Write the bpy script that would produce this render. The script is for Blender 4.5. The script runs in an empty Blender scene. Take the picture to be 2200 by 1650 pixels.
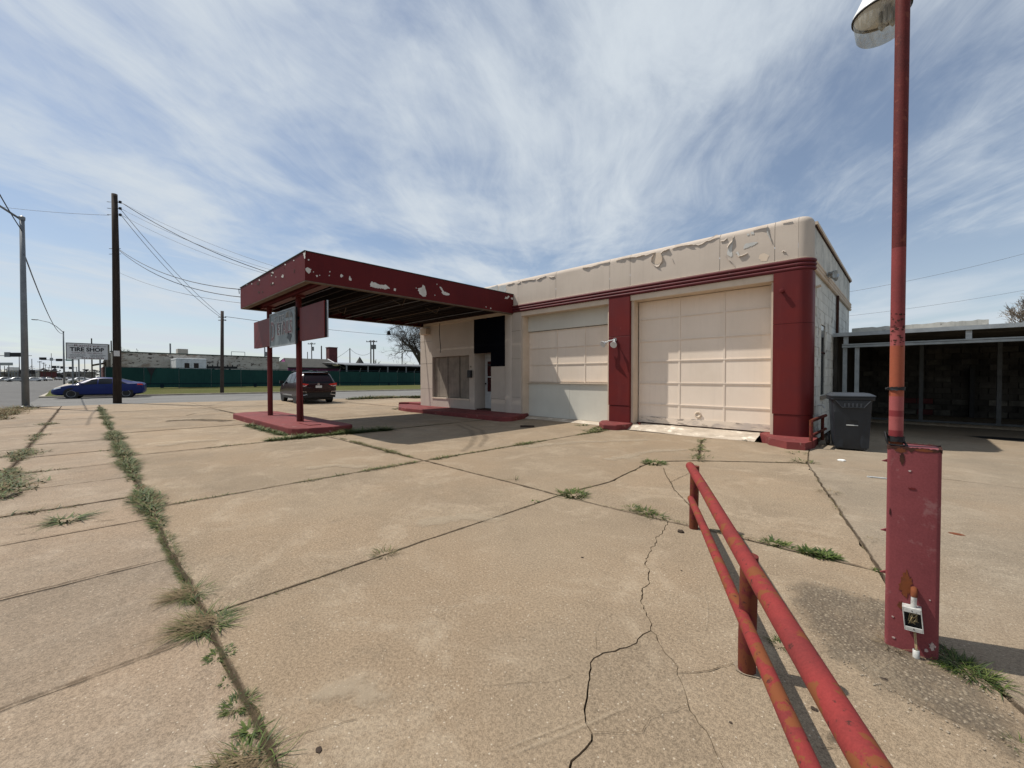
import bpy, bmesh, math, random
from mathutils import Vector, Matrix, noise as mnoise
R = math.radians
rnd = random.Random(7)
sc = bpy.context.scene
col = sc.collection

# ------------------------------------------------------------------ camera
FPX, CX, CY, HC = 883.0, 1100.0, 825.0, 1.45
YAW, PITCH = R(43.914), R(-0.974)
cam_d = bpy.data.cameras.new('camera'); cam = bpy.data.objects.new('camera', cam_d); col.objects.link(cam)
cam.location = (0, 0, HC); cam.rotation_euler = (R(90) + PITCH, 0, YAW)
cam_d.sensor_width = 36; cam_d.lens = FPX / 2200 * 36; cam_d.clip_start = .05; cam_d.clip_end = 3000
sc.camera = cam
# ------------------------------------------------------------------ sun and sky
SUNV = Vector((-.58, -.27, 1)).normalized()
sun_d = bpy.data.lights.new('sun', 'SUN'); sun_d.energy = 5.0; sun_d.angle = R(.6); sun_d.color = (1, .945, .86)
sun = bpy.data.objects.new('sun', sun_d); col.objects.link(sun)
sun.rotation_euler = SUNV.to_track_quat('Z', 'Y').to_euler(); sun.location = (-20, -10, 40)
world = bpy.data.worlds.new('World'); sc.world = world; world.use_nodes = True
sc.view_settings.view_transform = 'Standard'; sc.view_settings.look = 'None'
sc.view_settings.exposure = 0.0; sc.view_settings.gamma = 1; sc.view_settings.use_curve_mapping = False

class NT:
    """tiny node-tree helper"""
    def __init__(s, nt): s.nt = nt; nt.nodes.clear()
    def n(s, typ, **kw):
        nd = s.nt.nodes.new(typ)
        for k, v in kw.items():
            if k.startswith('i_'):
                key = k[2:]; key = int(key) if key.isdigit() else key.replace('_', ' ')
                s.set(nd.inputs[key], v)
            else: setattr(nd, k, v)
        return nd
    def set(s, sock, v):
        if hasattr(v, 'is_output'): s.nt.links.new(v, sock)
        else:
            if sock.type == 'RGBA' and len(v) == 3: v = (*v, 1)
            sock.default_value = v
    def math(s, op, a, b=0., c=0., clamp=False):
        nd = s.nt.nodes.new('ShaderNodeMath'); nd.operation = op; nd.use_clamp = clamp
        s.set(nd.inputs[0], a); s.set(nd.inputs[1], b); s.set(nd.inputs[2], c); return nd.outputs[0]
    def vmath(s, op, a, b=(0, 0, 0)):
        nd = s.nt.nodes.new('ShaderNodeVectorMath'); nd.operation = op
        s.set(nd.inputs[0], a); s.set(nd.inputs[1], b); return nd.outputs[1 if op == 'DOT_PRODUCT' else 0]
    def mix(s, f, a, b, typ='MIX'):
        nd = s.nt.nodes.new('ShaderNodeMix'); nd.data_type = 'RGBA'; nd.blend_type = typ
        s.set(nd.inputs[0], f); s.set(nd.inputs[6], a); s.set(nd.inputs[7], b); return nd.outputs[2]
    def ramp(s, f, lo, hi):
        nd = s.nt.nodes.new('ShaderNodeMapRange'); nd.interpolation_type = 'SMOOTHSTEP'
        s.set(nd.inputs[0], f); nd.inputs[1].default_value = lo; nd.inputs[2].default_value = hi; return nd.outputs[0]
    def noise(s, vec, scale, detail=3, rough=.55, dist=0.):
        nd = s.nt.nodes.new('ShaderNodeTexNoise'); s.set(nd.inputs['Vector'], vec)
        nd.inputs['Scale'].default_value = scale; nd.inputs['Detail'].default_value = detail
        nd.inputs['Roughness'].default_value = rough; nd.inputs['Distortion'].default_value = dist
        return nd.outputs['Fac']

def build_sky():
    t = NT(world.node_tree)
    out = t.n('ShaderNodeOutputWorld'); bg = t.n('ShaderNodeBackground'); bg.inputs['Strength'].default_value = .105
    sky = t.n('ShaderNodeTexSky', sky_type='NISHITA', sun_disc=False, sun_elevation=R(57.4), sun_rotation=R(245),
              altitude=150, air_density=1.0, dust_density=.6, ozone_density=1.5)
    tc = t.n('ShaderNodeTexCoord').outputs['Generated']
    sep = t.n('ShaderNodeSeparateXYZ'); t.set(sep.inputs[0], tc)
    z = t.math('ADD', t.math('MAXIMUM', sep.outputs[2], 0.), .10)
    a = YAW - R(11)                       # the cirrus bands run away from the forecourt
    d = (-math.sin(a), math.cos(a), 0); p = (math.cos(a), math.sin(a), 0)
    s = t.math('DIVIDE', t.vmath('DOT_PRODUCT', tc, d), z)
    w = t.math('DIVIDE', t.vmath('DOT_PRODUCT', tc, p), z)
    def vec(ks, kw, off=0.):
        c = t.n('ShaderNodeCombineXYZ'); t.set(c.inputs[0], t.math('MULTIPLY', s, ks)); t.set(c.inputs[1], t.math('MULTIPLY', w, kw)); c.inputs[2].default_value = off
        return c.outputs[0]
    wob = t.noise(vec(.42, .42, 3.1), 1., 2)
    w = t.math('ADD', w, t.math('MULTIPLY', t.math('SUBTRACT', wob, .5), 1.15))
    s = t.math('ADD', s, t.math('MULTIPLY', t.math('SUBTRACT', t.noise(vec(.5, .5, 7.7), 1., 2), .5), 1.2))
    big = t.noise(vec(.50, .56, 1.7), 1.25, 6, .56, .4)
    streak = t.noise(vec(.62, 1.15, 9.2), 1.4, 9, .58, .35)
    fine = t.noise(vec(1.3, 3.3, 4.4), 1.9, 9, .66, .5)
    f = t.math('ADD', t.math('MULTIPLY', big, .80), t.math('ADD', t.math('MULTIPLY', streak, .46), t.math('MULTIPLY', fine, .25)))
    fac = t.ramp(f, .61, .93)
    fac = t.math('ADD', t.math('MULTIPLY', fac, .86), .15, clamp=True)
    # milky band towards the horizon
    hz = t.ramp(sep.outputs[2], .50, .0)
    fac = t.math('MAXIMUM', fac, t.math('MULTIPLY', hz, t.math('ADD', t.math('MULTIPLY', t.ramp(t.math('ADD', t.math('MULTIPLY', big, .5), t.math('MULTIPLY', streak, .5)), .40, .60), .55), .46)), clamp=True)
    cloud = (6.1, 6.7, 7.3)
    c = t.mix(fac, sky.outputs[0], cloud)
    t.set(bg.inputs['Color'], c); t.nt.links.new(bg.outputs[0], out.inputs[0])
build_sky()

# ------------------------------------------------------------------ photograph measurements -> places on real planes
cy_, sy_ = math.cos(YAW), math.sin(YAW)
FWD = Vector((-sy_ * math.cos(PITCH), cy_ * math.cos(PITCH), math.sin(PITCH)))
RGT = Vector((cy_, sy_, 0)); UPV = RGT.cross(FWD)
CAM = Vector((0, 0, HC))
def ray(u, v): return FWD + RGT * ((u - CX) / FPX) - UPV * ((v - CY) / FPX)
def G(u, v, z=0.): d = ray(u, v); return CAM + d * ((z - HC) / d.z)
def PY(u, v, Y): d = ray(u, v); return CAM + d * (Y / d.y)
def PX(u, v, X): d = ray(u, v); return CAM + d * (X / d.x)
def AT(u, v, dep): return CAM + ray(u, v) * dep

# ------------------------------------------------------------------ materials
MATS = {}
def pmat(name, c, c2=None, scale=1.5, contrast=(.35, .7), rough=.7, spec=.25, metal=0., bump=.0, bscale=60., fine=.0, fscale=140.,
         chips=None, streak=None, rnd_v=0., chips2=None, stretch=(1, 1, 1), coat=0.):
    if name in MATS: return MATS[name]
    m = bpy.data.materials.new(name); m.use_nodes = True; t = NT(m.node_tree)
    out = t.n('ShaderNodeOutputMaterial'); b = t.n('ShaderNodeBsdfPrincipled'); t.nt.links.new(b.outputs[0], out.inputs[0])
    pos = t.n('ShaderNodeNewGeometry').outputs['Position']
    if stretch != (1, 1, 1): pos = t.vmath('MULTIPLY', pos, stretch)
    c2 = c2 or tuple(x * .78 for x in c)
    colr = t.mix(t.ramp(t.noise(pos, scale, 6, .6), *contrast), c, c2)
    if streak:
        sv = t.vmath('MULTIPLY', pos, (6, 6, .5))
        colr = t.mix(t.math('MULTIPLY', t.ramp(t.noise(sv, 1.3, 6, .65), .48, .75), streak[1]), colr, streak[0])
    h = t.noise(pos, bscale, 4, .65)
    if fine:
        colr = t.mix(fine, colr, t.mix(t.ramp(t.noise(pos, fscale, 2, .7), .3, .7), tuple(x * .45 for x in c), tuple(min(1, x * 1.45) for x in c)))
    for ch in (chips, chips2):
        if ch:
            cc, s, lo, hi = ch
            f = t.ramp(t.noise(pos, s, 7, .62), lo, hi)
            colr = t.mix(f, colr, cc); h = t.math('SUBTRACT', h, t.math('MULTIPLY', f, .8))
    if rnd_v:
        oi = t.n('ShaderNodeObjectInfo').outputs['Random']
        k = t.math('ADD', t.math('MULTIPLY', oi, rnd_v * 2), 1 - rnd_v)
        cmb = t.n('ShaderNodeCombineXYZ'); [t.set(cmb.inputs[i], k) for i in range(3)]
        colr = t.mix(1., colr, cmb.outputs[0], 'MULTIPLY')
    t.set(b.inputs['Base Color'], colr); b.inputs['Roughness'].default_value = rough
    b.inputs['Specular IOR Level'].default_value = spec; b.inputs['Metallic'].default_value = metal
    b.inputs['Coat Weight'].default_value = coat
    if bump:
        bp = t.n('ShaderNodeBump'); bp.inputs['Strength'].default_value = min(1., bump * 20); bp.inputs['Distance'].default_value = bump
        t.set(bp.inputs['Height'], h); t.nt.links.new(bp.outputs[0], b.inputs['Normal'])
    MATS[name] = m; return m

def concrete(name, c, dark, pale, spk=.16, agg=0., rnd_v=.085, rust=0.):
    m = bpy.data.materials.new(name); m.use_nodes = True; t = NT(m.node_tree)
    out = t.n('ShaderNodeOutputMaterial'); b = t.n('ShaderNodeBsdfPrincipled'); t.nt.links.new(b.outputs[0], out.inputs[0])
    pos = t.n('ShaderNodeNewGeometry').outputs['Position']
    colr = t.mix(t.ramp(t.noise(pos, .55, 7, .66), .36, .66), c, dark)
    colr = t.mix(t.math('MULTIPLY', t.ramp(t.noise(pos, .95, 6, .66, 1.2), .56, .72), .45), colr, tuple(x * .6 for x in dark))
    colr = t.mix(t.math('MULTIPLY', t.ramp(t.noise(pos, .42, 4, .6), .42, .62), .55), colr, (c[0] * 1.05, c[1] * .94, c[2] * .84))
    blot_ = t.math('MULTIPLY', t.ramp(t.noise(pos, 1.25, 8, .70, .8), .47, .66), t.ramp(t.noise(pos, 9, 6, .75), .30, .62))
    colr = t.mix(t.math('MULTIPLY', blot_, .85), colr, pale)
    colr = t.mix(t.math('MULTIPLY', t.ramp(t.noise(pos, 4.2, 7, .75), .5, .74), .55), colr, tuple(x * .72 for x in dark))
    # thin worn drag lines
    sv = t.vmath('MULTIPLY', pos, (1.2, 16, 1))
    colr = t.mix(t.math('MULTIPLY', t.ramp(t.noise(sv, 1.1, 5, .7), .58, .82), .22), colr, pale)
    g1 = t.noise(pos, 62, 4, .8); g2 = t.noise(pos, 210, 2, .7)
    sp = t.math('ADD', t.math('MULTIPLY', g1, .6), t.math('MULTIPLY', g2, .4))
    colr = t.mix(spk, colr, t.mix(t.ramp(sp, .36, .64), tuple(x * .28 for x in c), tuple(min(1, x * 1.7) for x in c)))
    vo = t.n('ShaderNodeTexVoronoi'); t.set(vo.inputs['Vector'], pos); vo.inputs['Scale'].default_value = 42
    vr = t.n('ShaderNodeSeparateColor'); t.set(vr.inputs[0], vo.outputs['Color'])
    pit = t.math('MULTIPLY', t.math('LESS_THAN', vo.outputs['Distance'], .17), t.math('GREATER_THAN', vr.outputs[0], .70))
    colr = t.mix(t.math('MULTIPLY', pit, .38), colr, (.70, .62, .50))
    pit2 = t.math('MULTIPLY', t.math('LESS_THAN', vo.outputs['Distance'], .15), t.math('LESS_THAN', vr.outputs[0], .13))
    colr = t.mix(t.math('MULTIPLY', pit2, .55), colr, (.10, .085, .07))
    h = t.math('ADD', g1, t.math('MULTIPLY', g2, .5))
    if agg:
        v2 = t.n('ShaderNodeTexVoronoi'); t.set(v2.inputs['Vector'], pos); v2.inputs['Scale'].default_value = 62; v2.inputs['Randomness'].default_value = 1
        sc2 = t.n('ShaderNodeSeparateColor'); t.set(sc2.inputs[0], v2.outputs['Color'])
        stone = t.mix(t.math('POWER', sc2.outputs[0], 2.5), (.175, .14, .10), (.50, .42, .31))
        stone = t.mix(t.ramp(v2.outputs['Distance'], .25, .6), stone, (.13, .105, .08))
        msk = t.ramp(t.noise(pos, 3.2, 6, .7), .30, .55)
        colr = t.mix(t.math('MULTIPLY', msk, agg), colr, stone)
        h = t.math('SUBTRACT', h, t.math('MULTIPLY', v2.outputs['Distance'], 1.6))
    oi = t.n('ShaderNodeObjectInfo').outputs['Random']
    k = t.math('ADD', t.math('MULTIPLY', oi, rnd_v * 2), 1 - rnd_v)
    cmb = t.n('ShaderNodeCombineXYZ'); [t.set(cmb.inputs[i], k) for i in range(3)]
    colr = t.mix(1., colr, cmb.outputs[0], 'MULTIPLY')
    t.set(b.inputs['Base Color'], colr); b.inputs['Roughness'].default_value = .88; b.inputs['Specular IOR Level'].default_value = .18
    bp = t.n('ShaderNodeBump'); bp.inputs['Strength'].default_value = .75; bp.inputs['Distance'].default_value = .009
    t.set(bp.inputs['Height'], h); t.nt.links.new(bp.outputs[0], b.inputs['Normal'])
    MATS[name] = m; return m

RED = (.135, .017, .015); CREAM = (.50, .43, .365)
concrete('concrete', (.272, .210, .144), (.186, .143, .099), (.40, .325, .236), spk=.46)
concrete('walk_concrete', (.275, .212, .152), (.19, .150, .110), (.38, .31, .235), spk=.42)
concrete('drive_concrete', (.265, .214, .156), (.195, .160, .118), (.36, .30, .225), spk=.38)
concrete('aggregate', (.29, .235, .168), (.225, .182, .13), (.37, .305, .225), spk=.5, agg=.8)
pmat('apron_concrete', (.48, .41, .33), (.33, .275, .215), 3., bump=.004, fine=.15, chips=((.70, .63, .53), 3.5, .52, .66))
pmat('asphalt', (.115, .112, .108), (.085, .083, .080), .35, rough=.9, spec=.2, fine=.35, fscale=90, bump=.004, chips=((.15, .147, .142), .8, .5, .75))
pmat('old_asphalt', (.17, .165, .155), (.125, .12, .115), .5, rough=.9, spec=.2, fine=.3, fscale=60, bump=.004, stretch=(1, .3, 1))
pmat('soil', (.10, .075, .048), (.06, .045, .03), 2.5, rough=1, spec=.05, fine=.3, bump=.02, bscale=25)
pmat('ground', (.13, .115, .065), (.085, .09, .04), .08, rough=1, spec=.05, fine=.3, fscale=6, bump=.02, bscale=8)
pmat('verge', (.080, .088, .030), (.115, .098, .048), .35, rough=1, spec=.05, fine=.45, fscale=9, bump=.03, bscale=14)
pmat('kerb', (.42, .37, .30), (.30, .26, .21), 1.2, bump=.004)
pmat('red_paint', RED, (.105, .017, .018), .9, rough=.5, spec=.16, bump=.006, bscale=2.2, streak=((.17, .04, .036), .22), chips=((.22, .07, .06), 9, .70, .74))
pmat('red_pole', (.12, .020, .020), (.09, .016, .016), 2, rough=.5, spec=.15)
pmat('maroon_fascia', (.105, .014, .015), (.088, .012, .014), .8, rough=.6, spec=.10, bump=.004, bscale=3, chips=((.18, .045, .036), 12, .70, .74), streak=((.06, .010, .012), .25))
pmat('red_moulding', (.115, .021, .025), (.085, .017, .020), 3, rough=.55, spec=.2, chips=((.27, .13, .125), 6, .63, .74))
pmat('red_kerb', (.185, .042, .040), (.135, .034, .033), 2.2, rough=.75, spec=.2, bump=.006, bscale=18, fine=.15, chips=((.30, .16, .13), 5.5, .62, .70), chips2=((.075, .040, .037), 3.1, .60, .74))
pmat('cream', CREAM, (.45, .385, .325), .9, rough=.8, spec=.2, bump=.002, bscale=120, streak=((.39, .335, .285), .32), rnd_v=.03)
pmat('cream_door', (.78, .665, .555), (.72, .61, .50), .7, rough=.6, spec=.3, bump=.002, bscale=8, streak=((.60, .51, .42), .32), rnd_v=.035)
pmat('cream_trim', (.62, .51, .40), (.53, .43, .33), 1.5, rough=.7, bump=.002)
pmat('pale_board', (.60, .58, .51), (.55, .53, .465), .8, rough=.7, streak=((.50, .48, .42), .25))
pmat('undercoat', (.56, .55, .52), (.46, .46, .44), 3, rough=.85)
pmat('fascia_undercoat', (.60, .58, .54), (.48, .46, .42), 6, rough=.8)
pmat('block_paint', (.66, .65, .59), (.52, .515, .47), 1.6, rough=.85, bump=.006, bscale=30, streak=((.34, .34, .31), .5), rnd_v=.07, chips=((.30, .285, .25), 3.2, .58, .66))
pmat('side_stucco', (.62, .60, .54), (.42, .415, .38), 2.2, rough=.9, bump=.008, bscale=14, streak=((.26, .26, .24), .6), chips=((.30, .29, .26), 5, .60, .68))
pmat('plywood', (.25, .215, .175), (.175, .15, .125), 1.8, rough=.85, bump=.002, bscale=40, streak=((.32, .28, .235), .45), rnd_v=.12)
pmat('black_paint', (.0025, .003, .006), (.004, .0045, .007), 2, rough=.9, spec=.03)
pmat('black_rubber', (.012, .012, .013), (.02, .02, .02), 8, rough=.6, spec=.3)
pmat('white_paint', (.62, .63, .63), (.52, .53, .53), 2.5, rough=.5, streak=((.40, .40, .38), .25))
pmat('dark_red_glass', (.07, .006, .010), (.04, .004, .006), 3, rough=.12, spec=.5)
pmat('dark_glass', (.006, .007, .009), (.010, .011, .013), 3, rough=.12, spec=.25)
pmat('car_window', (.008, .010, .013), (.012, .014, .018), 1, rough=.12, spec=.22)
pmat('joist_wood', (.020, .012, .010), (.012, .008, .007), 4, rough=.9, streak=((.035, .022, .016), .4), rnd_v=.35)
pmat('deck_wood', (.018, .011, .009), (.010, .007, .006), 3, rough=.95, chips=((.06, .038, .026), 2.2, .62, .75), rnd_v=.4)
pmat('tan_trim', (.15, .11, .08), (.10, .075, .055), 4, rough=.8)
pmat('galv', (.36, .385, .40), (.28, .30, .315), 6, rough=.45, metal=.55, spec=.4)
pmat('grey_steel', (.30, .325, .335), (.22, .245, .255), 5, rough=.5, metal=.3)
pmat('dull_steel', (.085, .09, .09), (.06, .063, .063), 5, rough=.6)  # grey steel darkened: shade inside the open shed put into the colour
pmat('bare_steel', (.55, .56, .55), (.42, .43, .43), 8, rough=.4, metal=.4)
pmat('grey_pole', (.20, .21, .22), (.15, .16, .17), 2, rough=.5, metal=.3)
pmat('pole_wood', (.030, .022, .018), (.05, .038, .03), 3, rough=.95, bump=.01, bscale=14, stretch=(6, 6, .6))
pmat('far_pole_wood', (.07, .055, .05), (.05, .04, .035), 3, rough=.95)
pmat('wire', (.03, .03, .032), (.04, .04, .042), 3, rough=.6)
pmat('pale_wire', (.16, .17, .19), (.20, .21, .23), 3, rough=.6)
pmat('bin_plastic', (.016, .020, .026), (.012, .015, .020), 3, rough=.42, spec=.35, bump=.001, bscale=200, streak=((.024, .028, .034), .3))
pmat('bin_lid', (.045, .050, .060), (.034, .040, .048), 3, rough=.45, spec=.4)
def rusty(name, c, c2, rust=(.30, .10, .028), rs=4.5, lo=.54, hi=.66, faded=(.42, .13, .105), rough=.6, fs=7.5):
    pmat(name, c, c2, 5, rough=rough, spec=.18, bump=.0025, bscale=70, fine=.16, fscale=120, chips=(rust, rs, lo, hi), chips2=(faded, fs, .60, .68))
rusty('rail_red', (.215, .030, .028), (.145, .025, .024), rust=(.165, .052, .020), rs=9, lo=.515, hi=.545, faded=(.060, .020, .016), fs=34, rough=.8)
rusty('post_red', (.125, .022, .020), (.08, .016, .015), rust=(.12, .034, .016), rs=9, lo=.48, hi=.53, faded=(.05, .016, .014), fs=45, rough=.8)
rusty('lamp_red', (.21, .042, .040), (.15, .034, .034), lo=.64, hi=.70, rs=3, faded=(.25, .07, .06))
rusty('box_red', (.20, .050, .055), (.165, .042, .047), lo=.70, hi=.74, rs=3, faded=(.235, .10, .10))
pmat('pole_maroon', (.125, .026, .023), (.075, .019, .018), 9, rough=.65, spec=.12, bump=.002, bscale=120, fine=.35, fscale=180, chips=((.17, .05, .035), 22, .56, .68))
pmat('pole_orange', (.27, .070, .034), (.25, .055, .034), 6, rough=.6, fine=.12)
pmat('pole_pink', (.29, .075, .072), (.25, .06, .058), 5, rough=.6, fine=.12)
pmat('pole_crimson', (.18, .026, .029), (.16, .023, .026), 5, rough=.55)
pmat('rust', (.17, .05, .018), (.10, .032, .016), 14, rough=.9, bump=.004, bscale=90)
pmat('dark_rust', (.055, .022, .015), (.03, .014, .011), 20, rough=.95)
pmat('paint_scuff', (.40, .30, .28), (.46, .38, .35), 30, rough=.8)
pmat('conduit_white', (.55, .55, .52), (.40, .40, .38), 40, rough=.55, metal=.2, chips=((.12, .11, .10), 60, .62, .68))
pmat('wire_tan', (.45, .36, .20), (.38, .30, .16), 40, rough=.5)
pmat('lamp_white', (.78, .78, .76), (.70, .70, .68), 3, rough=.35)
pmat('green_screen', (.012, .050, .044), (.009, .040, .037), .6, rough=.75, spec=.15, rnd_v=.12, streak=((.02, .07, .06), .3))
pmat('green_band', (.008, .022, .032), (.006, .018, .026), .6, rough=.8, spec=.1)
pmat('brick_painted', (.50, .465, .41), (.38, .35, .305), .5, rough=.95, spec=.1, chips=((.085, .07, .06), 2.2, .54, .62), chips2=((.26, .21, .17), .9, .50, .66), stretch=(1, 1, 1.9), fine=.15, fscale=8)
pmat('old_wall', (.20, .185, .16), (.10, .09, .078), 1.0, rough=.95, streak=((.03, .026, .022), .7))
pmat('sooty_wall', (.085, .078, .067), (.035, .032, .028), 1.6, rough=.95, streak=((.014, .013, .011), .6), rnd_v=.3)  # wall colour darkened to hold the deep shade of the shed interior
pmat('shaded_pale', (.16, .15, .125), (.06, .056, .048), 2.5, rough=.95, rnd_v=.4)  # paler bricks, with the shed's interior shade in their colour too
pmat('brick_red', (.11, .035, .035), (.07, .026, .026), 2, rough=.95, rnd_v=.2)
pmat('cap_dark', (.03, .06, .05), (.04, .05, .045), 2, rough=.8)
pmat('siding', (.42, .39, .33), (.36, .335, .28), 1, rough=.8, rnd_v=.05)
pmat('pink_wall', (.26, .045, .17), (.21, .04, .14), .8, rough=.8)
pmat('shingle', (.055, .055, .052), (.075, .072, .066), 1.4, rough=.95, fine=.3, fscale=6)
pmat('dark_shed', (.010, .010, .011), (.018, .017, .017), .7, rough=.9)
pmat('tin', (.20, .205, .21), (.13, .13, .135), .7, rough=.5, metal=.3)
pmat('bark', (.055, .046, .04), (.08, .068, .06), 3, rough=1, spec=.05)
pmat('twig', (.075, .064, .058), (.10, .088, .08), 1, rough=1, spec=.05)
pmat('bud_twig', (.16, .125, .095), (.22, .18, .14), 2, rough=1, spec=.05)
pmat('far_wood', (.085, .08, .085), (.06, .06, .06), .05, rough=1, spec=0)
pmat('shrub_leaf', (.03, .05, .025), (.045, .065, .03), 3, rough=.9, spec=.1)
pmat('weed_green', (.064, .098, .016), (.092, .11, .026), 9, rough=.65, spec=.25)
pmat('weed_dark', (.030, .054, .014), (.048, .072, .020), 12, rough=.65, spec=.25)
pmat('weed_dry', (.25, .19, .11), (.15, .11, .065), 20, rough=.9, spec=.1)
pmat('sedan_blue', (.003, .014, .105), (.003, .012, .09), .5, rough=.35, spec=.22, coat=.10)
pmat('suv_maroon', (.020, .004, .006), (.016, .0035, .005), .5, rough=.25, spec=.25, coat=.2)
pmat('car_silver', (.34, .34, .33), (.30, .30, .29), .5, rough=.3, metal=.3, coat=.5)
pmat('car_white', (.62, .62, .61), (.56, .56, .55), .5, rough=.3, coat=.5)
pmat('car_dark', (.03, .03, .034), (.04, .04, .044), .5, rough=.3, coat=.5)
pmat('chrome', (.70, .71, .72), (.55, .56, .57), 5, rough=.18, metal=.9)
pmat('alloy', (.34, .35, .36), (.26, .27, .28), 9, rough=.3, metal=.8)
pmat('tail_red', (.60, .015, .012), (.50, .012, .01), 5, rough=.15, coat=.5)
pmat('plate_white', (.62, .62, .60), (.45, .46, .48), 60, rough=.5)
pmat('sign_white', (.68, .66, .66), (.60, .58, .59), 1.2, rough=.6, streak=((.48, .45, .44), .35))
pmat('sign_black', (.01, .01, .016), (.014, .014, .02), 3, rough=.6)
pmat('sign_red_ink', (.20, .05, .06), (.16, .045, .055), 3, rough=.6)
pmat('street_green', (.010, .16, .10), (.012, .13, .085), 3, rough=.5)
pmat('sign_metal', (.13, .145, .145), (.06, .068, .072), 1.4, rough=.38, metal=.45, contrast=(.3, .66), stretch=(1.2, 1, .6), chips=((.24, .26, .25), 1.0, .50, .68))
pmat('sign_outline', (.36, .35, .345), (.28, .275, .27), 6, rough=.5)
pmat('sign_letter_red', (.17, .065, .07), (.12, .05, .055), 6, rough=.5)
pmat('sign_letter_dark', (.035, .04, .045), (.06, .065, .07), 6, rough=.5)
pmat('signal_black', (.012, .012, .013), (.018, .018, .019), 3, rough=.6)
pmat('paper', (.72, .72, .70), (.6, .6, .58), 30, rough=.9)
pmat('leaf_dead', (.035, .026, .02), (.06, .042, .03), 30, rough=.95)
pmat('pebble', (.40, .34, .26), (.28, .22, .16), 60, rough=.9, rnd_v=.3)
pmat('slab_paint_white', (.42, .40, .34), (.34, .32, .27), 2, rough=.9)
def clear_mat():
    m = bpy.data.materials.new('clear_acrylic'); m.use_nodes = True; t = NT(m.node_tree)
    out = t.n('ShaderNodeOutputMaterial'); tr = t.n('ShaderNodeBsdfTransparent'); tr.inputs[0].default_value = (.80, .80, .76, 1)
    gl = t.n('ShaderNodeBsdfPrincipled'); gl.inputs['Base Color'].default_value = (.55, .55, .50, 1); gl.inputs['Roughness'].default_value = .25
    pos = t.n('ShaderNodeNewGeometry').outputs['Position']
    f = t.math('ADD', t.math('MULTIPLY', t.ramp(t.noise(t.vmath('MULTIPLY', pos, (1, 1, .15)), 60, 4, .6), .35, .75), .28), .16)
    mx = t.n('ShaderNodeMixShader'); t.set(mx.inputs[0], f); t.nt.links.new(tr.outputs[0], mx.inputs[1]); t.nt.links.new(gl.outputs[0], mx.inputs[2])
    t.nt.links.new(mx.outputs[0], out.inputs[0]); MATS['clear_acrylic'] = m
clear_mat()

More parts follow.
